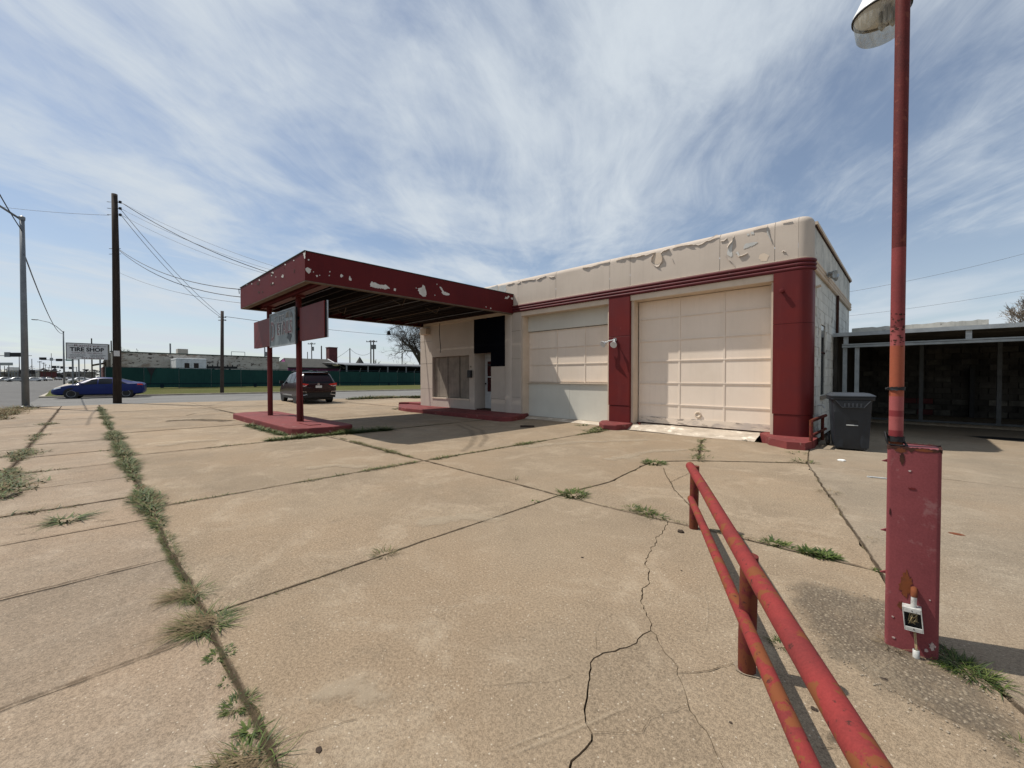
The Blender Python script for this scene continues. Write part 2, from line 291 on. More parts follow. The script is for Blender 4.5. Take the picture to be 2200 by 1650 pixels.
# ------------------------------------------------------------------ mesh helpers
class MB:
    def __init__(s): s.v = []; s.f = []; s.mi = []; s.cur = 0
    def add(s, vs, fs):
        o = len(s.v); s.v += [tuple(v) for v in vs]; s.f += [tuple(i + o for i in f) for f in fs]; s.mi += [s.cur] * len(fs); return s
    def box(s, x0, x1, y0, y1, z0, z1):
        x0, x1 = min(x0, x1), max(x0, x1); y0, y1 = min(y0, y1), max(y0, y1); z0, z1 = min(z0, z1), max(z0, z1)
        return s.add([(x0, y0, z0), (x1, y0, z0), (x1, y1, z0), (x0, y1, z0), (x0, y0, z1), (x1, y0, z1), (x1, y1, z1), (x0, y1, z1)],
                     [(0, 3, 2, 1), (4, 5, 6, 7), (0, 1, 5, 4), (1, 2, 6, 5), (2, 3, 7, 6), (3, 0, 4, 7)])
    def obox(s, c, ax, hx, hy, hz):
        """box with centre c, horizontal axis direction ax"""
        a = Vector((ax[0], ax[1], 0)).normalized(); b = Vector((-a.y, a.x, 0)); c = Vector(c); vs = []
        for k in (-1, 1):
            for i, j in ((-1, -1), (1, -1), (1, 1), (-1, 1)): vs.append(c + a * hx * i + b * hy * j + Vector((0, 0, hz * k)))
        return s.add(vs, [(0, 3, 2, 1), (4, 5, 6, 7), (0, 1, 5, 4), (1, 2, 6, 5), (2, 3, 7, 6), (3, 0, 4, 7)])
    def tube(s, pts, r, n=8, cap=True):
        pts = [Vector(p) for p in pts]; m = len(pts); rs = r if isinstance(r, (list, tuple)) else [r] * m
        vs = []; up = None
        for i, p in enumerate(pts):
            d = (pts[min(i + 1, m - 1)] - pts[max(i - 1, 0)])
            d = d.normalized() if d.length > 1e-9 else Vector((0, 0, 1))
            if up is None: up = Vector((0, 0, 1)) if abs(d.z) < .9 else Vector((1, 0, 0))
            x = up - d * up.dot(d)
            x = x.normalized() if x.length > 1e-6 else d.orthogonal().normalized()
            up = x; y = d.cross(x)
            for k in range(n): a = 2 * math.pi * k / n; vs.append(p + (x * math.cos(a) + y * math.sin(a)) * rs[i])
        fs = [(i * n + k, i * n + (k + 1) % n, (i + 1) * n + (k + 1) % n, (i + 1) * n + k) for i in range(m - 1) for k in range(n)]
        if cap: fs += [tuple(range(n - 1, -1, -1)), tuple(range((m - 1) * n, m * n))]
        return s.add(vs, fs)
    def lathe(s, prof, c=(0, 0, 0), n=24, axis='Z'):
        vs = []
        for r_, h in prof:
            for k in range(n):
                a = 2 * math.pi * k / n; x, y = r_ * math.cos(a), r_ * math.sin(a)
                p = {'Z': (x, y, h), 'X': (h, x, y), 'Y': (x, h, y)}[axis]
                vs.append((p[0] + c[0], p[1] + c[1], p[2] + c[2]))
        m = len(prof)
        return s.add(vs, [(i * n + k, i * n + (k + 1) % n, (i + 1) * n + (k + 1) % n, (i + 1) * n + k) for i in range(m - 1) for k in range(n)])
    def prism(s, poly, z0, z1):
        n = len(poly)
        return s.add([(p[0], p[1], z0) for p in poly] + [(p[0], p[1], z1) for p in poly],
                     [tuple(range(n - 1, -1, -1)), tuple(range(n, 2 * n))] + [(i, (i + 1) % n, n + (i + 1) % n, n + i) for i in range(n)])
    def slabpoly(s, pts, nrm, th):
        """flat polygon in space, thickened along nrm"""
        n = len(pts); nv = Vector(nrm)
        a = [Vector(p) for p in pts]; b = [p + nv * th for p in a]
        return s.add(a + b, [tuple(range(n - 1, -1, -1)), tuple(range(n, 2 * n))] + [(i, (i + 1) % n, n + (i + 1) % n, n + i) for i in range(n)])
    def grid(s, rows, closed=False):
        m, n = len(rows), len(rows[0]); vs = [p for r_ in rows for p in r_]
        return s.add(vs, [(i * n + j, i * n + (j + 1) % n, (i + 1) * n + (j + 1) % n, (i + 1) * n + j) for i in range(m - 1) for j in range(n if closed else n - 1)])
    def mesh(s, name, mats, smooth=False, fix=True):
        me = bpy.data.meshes.new(name); me.from_pydata(s.v, [], s.f); me.polygons.foreach_set('material_index', s.mi)
        for m in (mats if isinstance(mats, (list, tuple)) else [mats]): me.materials.append(MATS[m])
        if fix and len(s.f) < 20000:
            b = bmesh.new(); b.from_mesh(me); bmesh.ops.recalc_face_normals(b, faces=b.faces); b.to_mesh(me); b.free()
        if smooth is not False:
            me.polygons.foreach_set('use_smooth', [True] * len(me.polygons))
            if smooth is not True: me.set_sharp_from_angle(angle=R(smooth))
        me.update(); return me

def link(o, parent=None):
    col.objects.link(o)
    if parent is not None:
        o.parent = parent; o.matrix_parent_inverse = Matrix.Translation(-Vector(parent.location)) if parent.type == 'EMPTY' else Matrix.Identity(4)
    return o
def tag(o, label=None, cat=None, group=None, kind=None):
    if label: o['label'] = label
    if cat: o['category'] = cat
    if group: o['group'] = group
    if kind: o['kind'] = kind
    return o
def thing(name, label, cat, loc=(0, 0, 0), group=None):
    o = bpy.data.objects.new(name, None); o.location = loc; o.empty_display_size = .2; col.objects.link(o)
    return tag(o, label, cat, group)
def part(name, mb, mats, parent=None, smooth=False, bevel=0, label=None):
    o = bpy.data.objects.new(name, mb.mesh(name, mats, smooth) if isinstance(mb, MB) else mb); link(o, parent)
    if bevel:
        md = o.modifiers.new('bevel', 'BEVEL'); md.width = bevel; md.segments = 2; md.limit_method = 'ANGLE'; md.angle_limit = R(40)
    if label: o['label'] = label
    return o
def struct(name, mb, mats, smooth=False): return tag(part(name, mb, mats, None, smooth), kind='structure')
def box(*a): return MB().box(*a)
def text_mesh(body, size, mats, origin, ux, uy, depth=.004, sx=1., align='CENTER', extr=.002, bold=0.):
    cu = bpy.data.curves.new('lettering', 'FONT'); cu.body = body; cu.size = size; cu.align_x = align; cu.align_y = 'CENTER'; cu.extrude = extr; cu.offset = bold; cu.resolution_u = 3
    o = bpy.data.objects.new('lettering', cu); col.objects.link(o)
    dg = bpy.context.evaluated_depsgraph_get(); me = bpy.data.meshes.new_from_object(o.evaluated_get(dg)); bpy.data.objects.remove(o); bpy.data.curves.remove(cu)
    ux, uy = Vector(ux).normalized(), Vector(uy).normalized(); uz = ux.cross(uy)
    M = Matrix(((ux.x * sx, uy.x, uz.x, origin[0]), (ux.y * sx, uy.y, uz.y, origin[1]), (ux.z * sx, uy.z, uz.z, origin[2]), (0, 0, 0, 1)))
    me.transform(M); me.materials.clear(); me.materials.append(MATS[mats]); return me
def sweep(path, nrm, prof):
    rows = []
    for d, z in prof: rows.append([(p[0] + n[0] * d, p[1] + n[1] * d, z) for p, n in zip(path, nrm)])
    return MB().grid(rows)

# ================================================================== THE SETTING
struct('ground', MB().add([(-1500, -1500, -.09), (1500, -1500, -.09), (1500, 1500, -.09), (-1500, 1500, -.09)], [(0, 1, 2, 3)]), 'ground')
struct('forecourt_soil', MB().add([(-31.5, -2.4, -.055), (14, -2.4, -.055), (14, 24, -.055), (-24, 24, -.055)], [(0, 1, 2, 3)]), 'soil')
SK = .158
def near_x(y): return -30.6 + SK * y + max(0, min(1, (y - 4) / 10)) * 1.4
def far_x(y): return -42.9 + SK * y
# side street, main street
ys = [-2.2, 0, 4, 8, 12, 16, 22, 40, 90]
struct('side_street', MB().grid([[(near_x(y), y, -.012) for y in ys], [(far_x(y), y, -.012) for y in ys]]), 'old_asphalt')
struct('main_street', MB().grid([[(x, -2.2, -.016) for x in (60, 0, -40, -120, -600)], [(x, -19, -.016) for x in (60, 0, -40, -120, -600)]]), 'asphalt')
for k in range(14):      # faded centre dashes of the main street
    x = -26 - k * 9
    struct('lane_marking', MB().add([(x, -10.65, -.011), (x - 3, -10.65, -.011), (x - 3, -10.53, -.011), (x, -10.53, -.011)], [(0, 1, 2, 3)]), 'slab_paint_white')
# the far block: kerb, grass verge rising to the fence
ys2 = [-2.0, 2, 8, 16, 30, 60, 90]
vg = MB().grid([[(far_x(y) - .16, y, .10) for y in ys2], [(far_x(y) - 3.5, y, .17) for y in ys2], [(-50.2 + .07 * y, y, .36) for y in ys2], [(-62, y, .42) for y in ys2], [(-300, y, .42) for y in ys2]])
struct('grass_verge', vg, 'verge')
vs = [(far_x(y), y) for y in ys2]
kb = MB()
for (x0, y0), (x1, y1) in zip(vs, vs[1:]):
    for zt, o in ((.10, 0),):
        kb.add([(x0, y0, -.05), (x1, y1, -.05), (x1, y1, .10), (x0, y0, .10), (x0 - .18, y0, -.05), (x1 - .18, y1, -.05), (x1 - .18, y1, .104), (x0 - .18, y0, .104)],
               [(0, 1, 2, 3), (3, 2, 6, 7), (4, 7, 6, 5), (0, 3, 7, 4), (1, 5, 6, 2)])
tag(part('far_kerb', kb, 'kerb'), kind='structure')
mk = MB().box(-300, -43.4, -2.25, -2.0, -.05, .104)
tag(part('street_kerb', mk, 'kerb'), kind='structure')
struct('far_sidewalk', MB().add([(-300, -2.0, .425), (-55, -2.0, .425), (-55, -.2, .425), (-300, -.2, .425)], [(0, 1, 2, 3)]), 'kerb')
struct('opposite_lot', MB().add([(-600, -60, -.02), (60, -60, -.02), (60, -19, -.02), (-600, -19, -.02)], [(0, 1, 2, 3)]), 'ground')
tag(part('opposite_kerb', box(-600, 60, -19.2, -18.98, -.06, .10), 'kerb'), kind='structure')

# ---- concrete slabs of the forecourt: every slab an object, joints and cracks are real gaps
forecourt = thing('forecourt_pavement', None, None); forecourt['kind'] = 'structure'
walk = thing('sidewalk', None, None); walk['kind'] = 'structure'
drive = thing('driveway', None, None); drive['kind'] = 'structure'
def wave(x, y):     # slight waviness shared by all joints, so neighbouring slabs still fit
    a = mnoise.noise((x * 1.1, y * 1.1, 2.2)) * .022 + mnoise.noise((x * 5.5, y * 5.5, 4.1)) * .011; b = mnoise.noise((x * 1.1, y * 1.1, 12.2)) * .022 + mnoise.noise((x * 5.5, y * 5.5, 14.1)) * .011
    return x + a, y + b
def inset(poly, seed=0, rough=.006, seg=.11):
    rg = random.Random(seed); pts = []
    n = len(poly)
    for i in range(n):
        x0, y0, g = poly[i]; x1, y1, _ = poly[(i + 1) % n]
        L = math.hypot(x1 - x0, y1 - y0); k = max(1, int(L / seg)); k = min(k, 60)
        for j in range(k): pts.append((*wave(x0 + (x1 - x0) * j / k, y0 + (y1 - y0) * j / k), g))
    n = len(pts); area = sum(pts[i][0] * pts[(i + 1) % n][1] - pts[(i + 1) % n][0] * pts[i][1] for i in range(n))
    sg = 1 if area > 0 else -1; out = []
    for i in range(n):
        xp, yp, gp = pts[i - 1]; x, y, g = pts[i]; xn, yn, _ = pts[(i + 1) % n]
        a = Vector((x - xp, y - yp)); b = Vector((xn - x, yn - y))
        na = Vector((-a.y, a.x)).normalized() * sg if a.length > 1e-9 else Vector((0, 0)); nb = Vector((-b.y, b.x)).normalized() * sg if b.length > 1e-9 else na
        o = na * gp + nb * g
        if na.dot(nb) > .5: o = (na + nb) * .5 * max(gp, g)
        j = abs(rg.gauss(0, rough)) * (1 if max(g, gp) > .004 else .25)
        if rg.random() < .05 and g > .005: j += rg.uniform(.01, .03)
        m = (na + nb); m = m.normalized() if m.length > 1e-6 else m
        out.append((x + o.x + m.x * j, y + o.y + m.y * j))
    return out if sg > 0 else out[::-1]
def slab(poly, mat_, parent, seed, dz=0., rough=.006):
    p = inset(poly, seed, rough); n = len(p)
    me = MB().add([(x, y, dz) for x, y in p] + [(x, y, -.07) for x, y in p], [tuple(range(n))] + [(i, i + n, (i + 1) % n + n, (i + 1) % n) for i in range(n)])
    return part('slab', me, mat_, parent)
def rect(x0, x1, y0, y1, g=.009): return [(x0, y0, g), (x1, y0, g), (x1, y1, g), (x0, y1, g)]
def gp(pix, g): return [(G(u, v).x, G(u, v).y, g) for u, v in pix]
# fine wiggle between measured crack points
def wig(pts, g, seed, amp=.010, step=.022):
    rg = random.Random(seed); out = []
    for (x0, y0), (x1, y1) in zip(pts, pts[1:]):
        L = math.hypot(x1 - x0, y1 - y0); k = max(1, int(L / step)); nx, ny = (-(y1 - y0) / (L + 1e-9), (x1 - x0) / (L + 1e-9))
        for j in range(k):
            w = rg.uniform(-amp, amp) * (1 if j % 3 == 0 else .55) if j else 0; out.append((x0 + (x1 - x0) * j / k + nx * w, y0 + (y1 - y0) * j / k + ny * w))
    out.append(pts[-1]); return [(x, y, g * rg.uniform(.5, 1.35)) for x, y in out]
g2 = lambda pix: [(G(u, v).x, G(u, v).y) for u, v in pix]
YB = .48
main_px = [(1435, 1120), (1425, 1145), (1410, 1155), (1413, 1165), (1395, 1190), (1392, 1205), (1388, 1212), (1397, 1225), (1393, 1240), (1396, 1252), (1380, 1270), (1380, 1297), (1385, 1310), (1397, 1330), (1404, 1342), (1402, 1356)]
left_px = [(1402, 1356), (1385, 1362), (1375, 1372), (1374, 1380), (1362, 1386), (1335, 1392), (1310, 1400), (1290, 1408), (1270, 1424), (1266, 1445), (1265, 1465), (1263, 1485), (1259, 1510), (1257, 1535), (1257, 1550), (1268, 1573), (1268, 1588), (1255, 1605), (1240, 1620), (1223, 1632), (1222, 1650), (1210, 1720), (1196, 1800), (1190, 1900), (1170, 2030)]
right_px = [(1402, 1356), (1415, 1365), (1423, 1385), (1435, 1403), (1450, 1415), (1462, 1430), (1460, 1447), (1470, 1470), (1478, 1490), (1485, 1515), (1500, 1540), (1530, 1590), (1560, 1650), (1600, 1720), (1660, 1850), (1720, 2000), (1800, 2300)]
mn = wig(g2(main_px), .0019, 1, .015, .03); lf = wig(g2(left_px), .0021, 2, .015, .03); rt = wig(g2(right_px), .0009, 3, .012, .03)
lf[-1] = (lf[-1][0], YB, .009); rt[-1] = (rt[-1][0], YB, .009)
JG = .006
cs = mn[0]
slab([(-3.05, YB, JG), (lf[-1][0], YB, .006)] + lf[::-1][1:-1] + mn[::-1] + [(-3.05, 4.0, .003)], 'concrete', forecourt, 1, .000)
slab([(lf[-1][0], YB, JG), (rt[-1][0], YB, .003)] + rt[::-1][1:-1] + lf[:-1], 'concrete', forecourt, 2, -.003)
rb = [(2.6, YB, JG), (2.6, 1.2, JG)] + [(.9, 2.0, JG), (.38, 2.80, JG), (.30, 2.97, JG), (.02, 3.35, JG), (-.13, 4.09, JG)]
slab([(rt[-1][0], YB, JG)] + rb + mn + rt[:-1], 'concrete', forecourt, 3, -.001)
slab([(-6.0, YB, JG), (-3.05, YB, .003), (-3.05, 4.0, JG), (-6.0, 4.05, JG)], 'concrete', forecourt, 4, .003)
J0 = G(1310, 1035); J1 = G(1400, 992); J2 = G(1500, 990); J3 = G(1735, 995); K1 = G(1508, 945)
x3 = [(-3.05, 4.0, JG), (J0.x, J0.y, .006), (J1.x, J1.y, .005), (J2.x, J2.y, .006), (K1.x, K1.y, JG)]
slab([(-6.0, 4.05, JG)] + x3 + [(-3.3, 10.30, JG), (-5.9, 10.22, JG), (-5.9, 9.8, JG)], 'concrete', forecourt, 5, .001)
slab([(-3.05, 4.0, JG), (-.13, 4.09, .008), (J3.x, J3.y, .005), (J2.x, J2.y, .005), (J1.x, J1.y, .006), (J0.x, J0.y, .006)], 'concrete', forecourt, 6, -.002)
slab([(J2.x, J2.y, .005), (J3.x, J3.y, .008), (-1.42, 10.2, JG), (-2.5, 10.36, JG), (-3.3, 10.30, JG), (K1.x, K1.y, .006)], 'concrete', forecourt, 7, .002)
xs = [-6.0, -10.3, -14.6, -19.2, -23.8]
for i in range(len(xs) - 1):
    slab(rect(xs[i + 1], xs[i], YB, 4.08, JG), 'concrete', forecourt, 10 + i, rnd.uniform(-.004, .004))
slab([(-23.8, YB, JG), (-23.8, 4.08, JG), (near_x(4.08), 4.08, JG), (near_x(YB), YB, JG)], 'concrete', forecourt, 15)
slab([(-10.3, 4.08, JG), (-6.0, 4.05, JG), (-5.9, 9.8, JG), (-5.95, 10.2, JG), (-6.55, 10.2, JG), (-6.6, 11.2, JG), (-10.3, 11.2, JG)], 'concrete', forecourt, 16, -.001)
for i in range(1, len(xs) - 1):
    slab(rect(xs[i + 1], xs[i], 4.08, 10.5, JG), 'concrete', forecourt, 17 + i, rnd.uniform(-.004, .004))
slab([(-23.8, 4.08, JG), (-23.8, 10.5, JG), (near_x(10.5), 10.5, JG), (near_x(4.08), 4.08, JG)], 'concrete', forecourt, 25)
slab(rect(-23.8, -16.2, 10.5, 16.5, JG), 'concrete', forecourt, 26)
slab([(-23.8, 10.5, JG), (-23.8, 15.4, JG), (near_x(15.4) + 1.2, 15.4, JG), (near_x(10.5), 10.5, JG)], 'concrete', forecourt, 27)
slab(rect(-23.8, -16.2, 16.5, 24, JG), 'concrete', forecourt, 28)
# sidewalk strips beside the main street
for k, (ya, yb, xj) in enumerate([(-.83, YB, [3, 0, -1.5, -2.83, -4.25, -5.6, -6.75, -8.1, -9.6, -11.4, -13.4, -15.6, -18, -20.8, -24, -27.5]),
                                  (-2.15, -.83, [3, -1.4, -4.2, -7, -9.9, -12.8, -15.6, -18.6, -21.6, -24.8, -28])]):
    for i in range(len(xj) - 1):
        slab([(xj[i + 1], ya, .008), (xj[i], ya, .003), (xj[i], yb, .006), (xj[i + 1], yb, .003)], 'walk_concrete', walk, 40 + k * 30 + i, rnd.uniform(-.008, .004), .008)
slab([(-27.5, -.83, .01), (-27.5, YB, .01), (near_x(.48), YB, .01), (near_x(-.8) + .3, -.83, .01)], 'walk_concrete', walk, 99)
slab([(-28, -2.15, .01), (-28, -.83, .01), (-30.4, -.83, .01), (-29.6, -2.15, .01)], 'walk_concrete', walk, 98)
# driveway in front of the open shed, right of the diagonal joint
slab([(2.6, 1.2, JG), (14, 1.2, JG), (14, 8.6, JG), (-1.22, 8.42, JG), (-.13, 4.09, JG), (.02, 3.35, JG), (.30, 2.97, JG), (.38, 2.80, JG), (.9, 2.0, JG)], 'drive_concrete', drive, 120, .002)
slab([(-1.22, 8.42, JG), (14, 8.6, JG), (14, 13.6, JG), (-1.4, 13.6, JG), (-1.42, 10.2, JG)], 'drive_concrete', drive, 121)
slab(rect(-1.45, 14, 13.6, 20, JG), 'drive_concrete', drive, 122, -.003)
slab(rect(2.6, 14, -2, 1.2, JG), 'drive_concrete', drive, 123)
# worn patch with bare aggregate around the lamp pedestal
pp = g2([(1690, 1262), (1730, 1246), (1790, 1262), (1850, 1280), (1905, 1292), (1945, 1330), (2020, 1432), (2075, 1452), (2120, 1475), (2160, 1530), (2200, 1560), (2200, 1680), (2130, 1600), (2050, 1560), (1960, 1510), (1890, 1480), (1840, 1440), (1790, 1420), (1760, 1370), (1720, 1330)])
pm = pp; n = len(pm)
def pdist(x, y, P):
    ins = False; best = 9
    for (x0, y0), (x1, y1) in zip(P, P[1:] + P[:1]):
        if (y0 > y) != (y1 > y) and x < (x1 - x0) * (y - y0) / (y1 - y0) + x0: ins = not ins
        L2 = (x1 - x0) ** 2 + (y1 - y0) ** 2; t_ = max(0, min(1, ((x - x0) * (x1 - x0) + (y - y0) * (y1 - y0)) / L2)); best = min(best, math.hypot(x - x0 - t_ * (x1 - x0), y - y0 - t_ * (y1 - y0)))
    return best if ins else -best
gx0, gx1, gy0, gy1 = min(p[0] for p in pp) - .12, max(p[0] for p in pp) + .1, min(p[1] for p in pp) - .1, max(p[1] for p in pp) + .12; ST = .028
nx_, ny_ = int((gx1 - gx0) / ST), int((gy1 - gy0) / ST); wv = [pdist(gx0 + i * ST, gy0 + j * ST, pp) for j in range(ny_ + 1) for i in range(nx_ + 1)]
wm_ = MB(); wm_.v = [(gx0 + i * ST, gy0 + j * ST, .0045) for j in range(ny_ + 1) for i in range(nx_ + 1)]
for j in range(ny_):
    for i in range(nx_):
        q = (j * (nx_ + 1) + i, j * (nx_ + 1) + i + 1, (j + 1) * (nx_ + 1) + i + 1, (j + 1) * (nx_ + 1) + i)
        if max(wv[k] for k in q) > -.09: wm_.f.append(q); wm_.mi.append(0)
pat = part('worn_patch', wm_, 'aggregate', forecourt); at_ = pat.data.attributes.new('wear', 'FLOAT', 'POINT'); at_.data.foreach_set('value', [max(-1, min(1, w_ / .10)) for w_ in wv])
def blend_patch():
    m = MATS['aggregate']; t = m.node_tree; out = [n_ for n_ in t.nodes if n_.type == 'OUTPUT_MATERIAL'][0]; b = [n_ for n_ in t.nodes if n_.type == 'BSDF_PRINCIPLED'][0]
    T_ = NT.__new__(NT); T_.nt = t; a = T_.n('ShaderNodeAttribute', attribute_name='wear'); pos = T_.n('ShaderNodeNewGeometry').outputs['Position']
    f = T_.math('ADD', a.outputs['Fac'], T_.math('MULTIPLY', T_.math('SUBTRACT', T_.noise(pos, 9, 7, .7), .5), 2.6)); f = T_.math('MULTIPLY', T_.ramp(f, -.4, 1.1), .68)
    mx = T_.n('ShaderNodeMixShader'); tr = T_.n('ShaderNodeBsdfTransparent'); T_.set(mx.inputs[0], f); t.links.new(tr.outputs[0], mx.inputs[1]); t.links.new(b.outputs[0], mx.inputs[2]); t.links.new(mx.outputs[0], out.inputs[0])
blend_patch()
pb = MB(); rg = random.Random(11)
for k in range(520):
    i = rg.randrange(n); a = Vector(pm[i]); b = Vector(pm[rg.randrange(n)]); p = a.lerp(b, rg.random() ** .8 * .7); r_ = rg.uniform(.0018, .0062) * (1.4 if rg.random() < .1 else 1)
    q = [Vector((p.x + r_ * math.cos(t * 1.2566 + k) * rg.uniform(.7, 1.2), p.y + r_ * math.sin(t * 1.2566 + k) * rg.uniform(.7, 1.2), .003)) for t in range(5)]
    pb.add(q + [Vector((p.x, p.y, .003 + r_ * .8))], [(t, (t + 1) % 5, 5) for t in range(5)])
tag(part('loose_gravel', pb, 'pebble'), 'pale loose gravel scattered on the worn concrete by the lamp pedestal', 'gravel', kind='stuff')
def decal_mat(name, c, alpha, nsc, spread):
    m = bpy.data.materials.new(name); m.use_nodes = True; t = NT(m.node_tree); out = t.n('ShaderNodeOutputMaterial'); b = t.n('ShaderNodeBsdfPrincipled'); b.inputs['Roughness'].default_value = .95; b.inputs['Specular IOR Level'].default_value = .05
    pos = t.n('ShaderNodeNewGeometry').outputs['Position']; a = t.n('ShaderNodeAttribute', attribute_name='wear').outputs['Fac']
    t.set(b.inputs['Base Color'], t.mix(t.noise(pos, 30, 4, .7), c, tuple(x * .6 for x in c)))
    f = t.math('ADD', a, t.math('MULTIPLY', t.math('SUBTRACT', t.noise(pos, nsc, 8, .75), .5), spread)); f = t.math('MULTIPLY', t.ramp(f, .45, 1.0), alpha)
    mx = t.n('ShaderNodeMixShader'); tr = t.n('ShaderNodeBsdfTransparent'); t.set(mx.inputs[0], f); t.nt.links.new(tr.outputs[0], mx.inputs[1]); t.nt.links.new(b.outputs[0], mx.inputs[2]); t.nt.links.new(mx.outputs[0], out.inputs[0]); MATS[name] = m
decal_mat('joint_dirt', (.085, .062, .042), .62, 7, 2.1); decal_mat('oil_dark', (.05, .042, .034), .5, 5, 1.6); decal_mat('pale_scrape', (.50, .41, .30), .26, 26, 1.6); decal_mat('tyre_dark', (.09, .075, .058), .20, 16, 1.5); decal_mat('pale_wash', (.50, .41, .30), .5, 3.5, 2.0)
def ribbon(name, pts, w, m, seed=0, z=.0068, parent=None):
    rg = random.Random(seed); d_ = []
    for (x0, y0), (x1, y1) in zip(pts, pts[1:]):
        k = max(1, int(math.hypot(x1 - x0, y1 - y0) / .12)); d_ += [(x0 + (x1 - x0) * j / k, y0 + (y1 - y0) * j / k) for j in range(k)]
    d_.append(pts[-1]); rows = [[] for _ in range(5)]; wt = [0, .72, 1, .72, 0]; vals = []
    for i, (x, y) in enumerate(d_):
        xa, ya = d_[max(0, i - 1)]; xb, yb = d_[min(len(d_) - 1, i + 1)]; d = Vector((xb - xa, yb - ya)).normalized(); x, y = wave(x, y)
        for r_, o in zip(rows, (-1, -.4, 0, .4, 1)): r_.append((x - d.y * o * w, y + d.x * o * w, z))
    o = part(name, MB().grid(rows), m, parent or forecourt); at = o.data.attributes.new('wear', 'FLOAT', 'POINT'); n_ = len(d_)
    at.data.foreach_set('value', [wt[r_] * (1 if 0 < i < n_ - 1 else .3) for r_ in range(5) for i in range(n_)])
for i, (pts, w) in enumerate([([(2, YB), (-6, YB)], .035), ([(-6, YB), (-30, YB)], .08), ([(-.13, 4.09), (-3.05, 4.0)], .03), ([(-3.05, 4.0), (-6, 4.05), (-10.3, 4.08), (-24, 4.08)], .05), ([(-3.05, YB), (-3.05, 4.0), (J0.x, J0.y), (J1.x, J1.y)], .022), ([(-6, YB), (-6, 4.05), (-5.9, 10.1)], .06), ([(-10.3, YB), (-10.3, 11)], .07), ([(-14.6, YB), (-14.6, 3.4)], .07), ([(-14.6, 5.1), (-14.6, 9.5)], .07), ([(-19.2, YB), (-19.2, 10.5)], .08), ([(-23.8, YB), (-23.8, 14)], .09), ([(-16.8, 10.5), (-27, 10.5)], .09),
        ([(J1.x, J1.y), (J2.x, J2.y), (J3.x, J3.y)], .045), ([(K1.x, K1.y), (J2.x, J2.y)], .06), ([(-1.42, 10.1), (J3.x, J3.y), (-.13, 4.09), (.02, 3.35)], .026), ([(.30, 2.97), (.38, 2.80), (.9, 2.0)], .03), ([(-28, -.83), (-2, -.83)], .10), ([(-5.9, 10.28), (-2.5, 10.36)], .08), ([(-9.9, 10.70), (-6.6, 10.70)], .06)]): ribbon('joint_stain', pts, w, 'joint_dirt', i)
for x in (-2.83, -4.25, -6.75, -8.1, -9.6, -11.4, -13.4, -15.6, -18): ribbon('joint_stain', [(x, -.82), (x, .46)], .035, 'joint_dirt', int(-x * 10), parent=walk)
for k_, path in enumerate(()): ribbon('crack_stain', [(x, y) for x, y, _ in path][::2], .013 if k_ < 2 else .008, 'joint_dirt', k_)
# old tyre arcs, scrapes, oil drips
for i, (pix, w, m) in enumerate([([(1030, 1650), (1120, 1612), (1230, 1568), (1320, 1530), (1400, 1500)], .02, 'pale_scrape'), ([(1010, 1640), (1110, 1598), (1220, 1555), (1300, 1520)], .012, 'pale_scrape'), ([(1505, 1250), (1520, 1300), (1520, 1350), (1500, 1385)], .010, 'pale_scrape'), ([(980, 912), (1010, 925), (1020, 940), (1010, 958), (990, 972)], .16, 'tyre_dark'), ([(1000, 912), (1035, 925), (1045, 942), (1030, 962)], .14, 'tyre_dark'),
        ([(1760, 1610), (1800, 1590), (1850, 1600), (1900, 1640)], .07, 'oil_dark'), ([(640, 1010), (720, 1000), (800, 1005)], .25, 'pale_wash'), ([(880, 1130), (1000, 1110), (1100, 1120)], .22, 'pale_wash'), ([(1120, 960), (1250, 950), (1400, 945)], .35, 'pale_wash'), ([(1300, 990), (1400, 970), (1480, 965)], .25, 'pale_wash'), ([(620, 1500), (760, 1480), (880, 1530)], .16, 'pale_wash'), ([(330, 960), (400, 950), (480, 945)], .4, 'pale_wash'), ([(350, 905), (420, 902), (500, 905)], .6, 'oil_dark')]): ribbon('surface_mark', g2(pix), w, m, 40 + i, .0072)
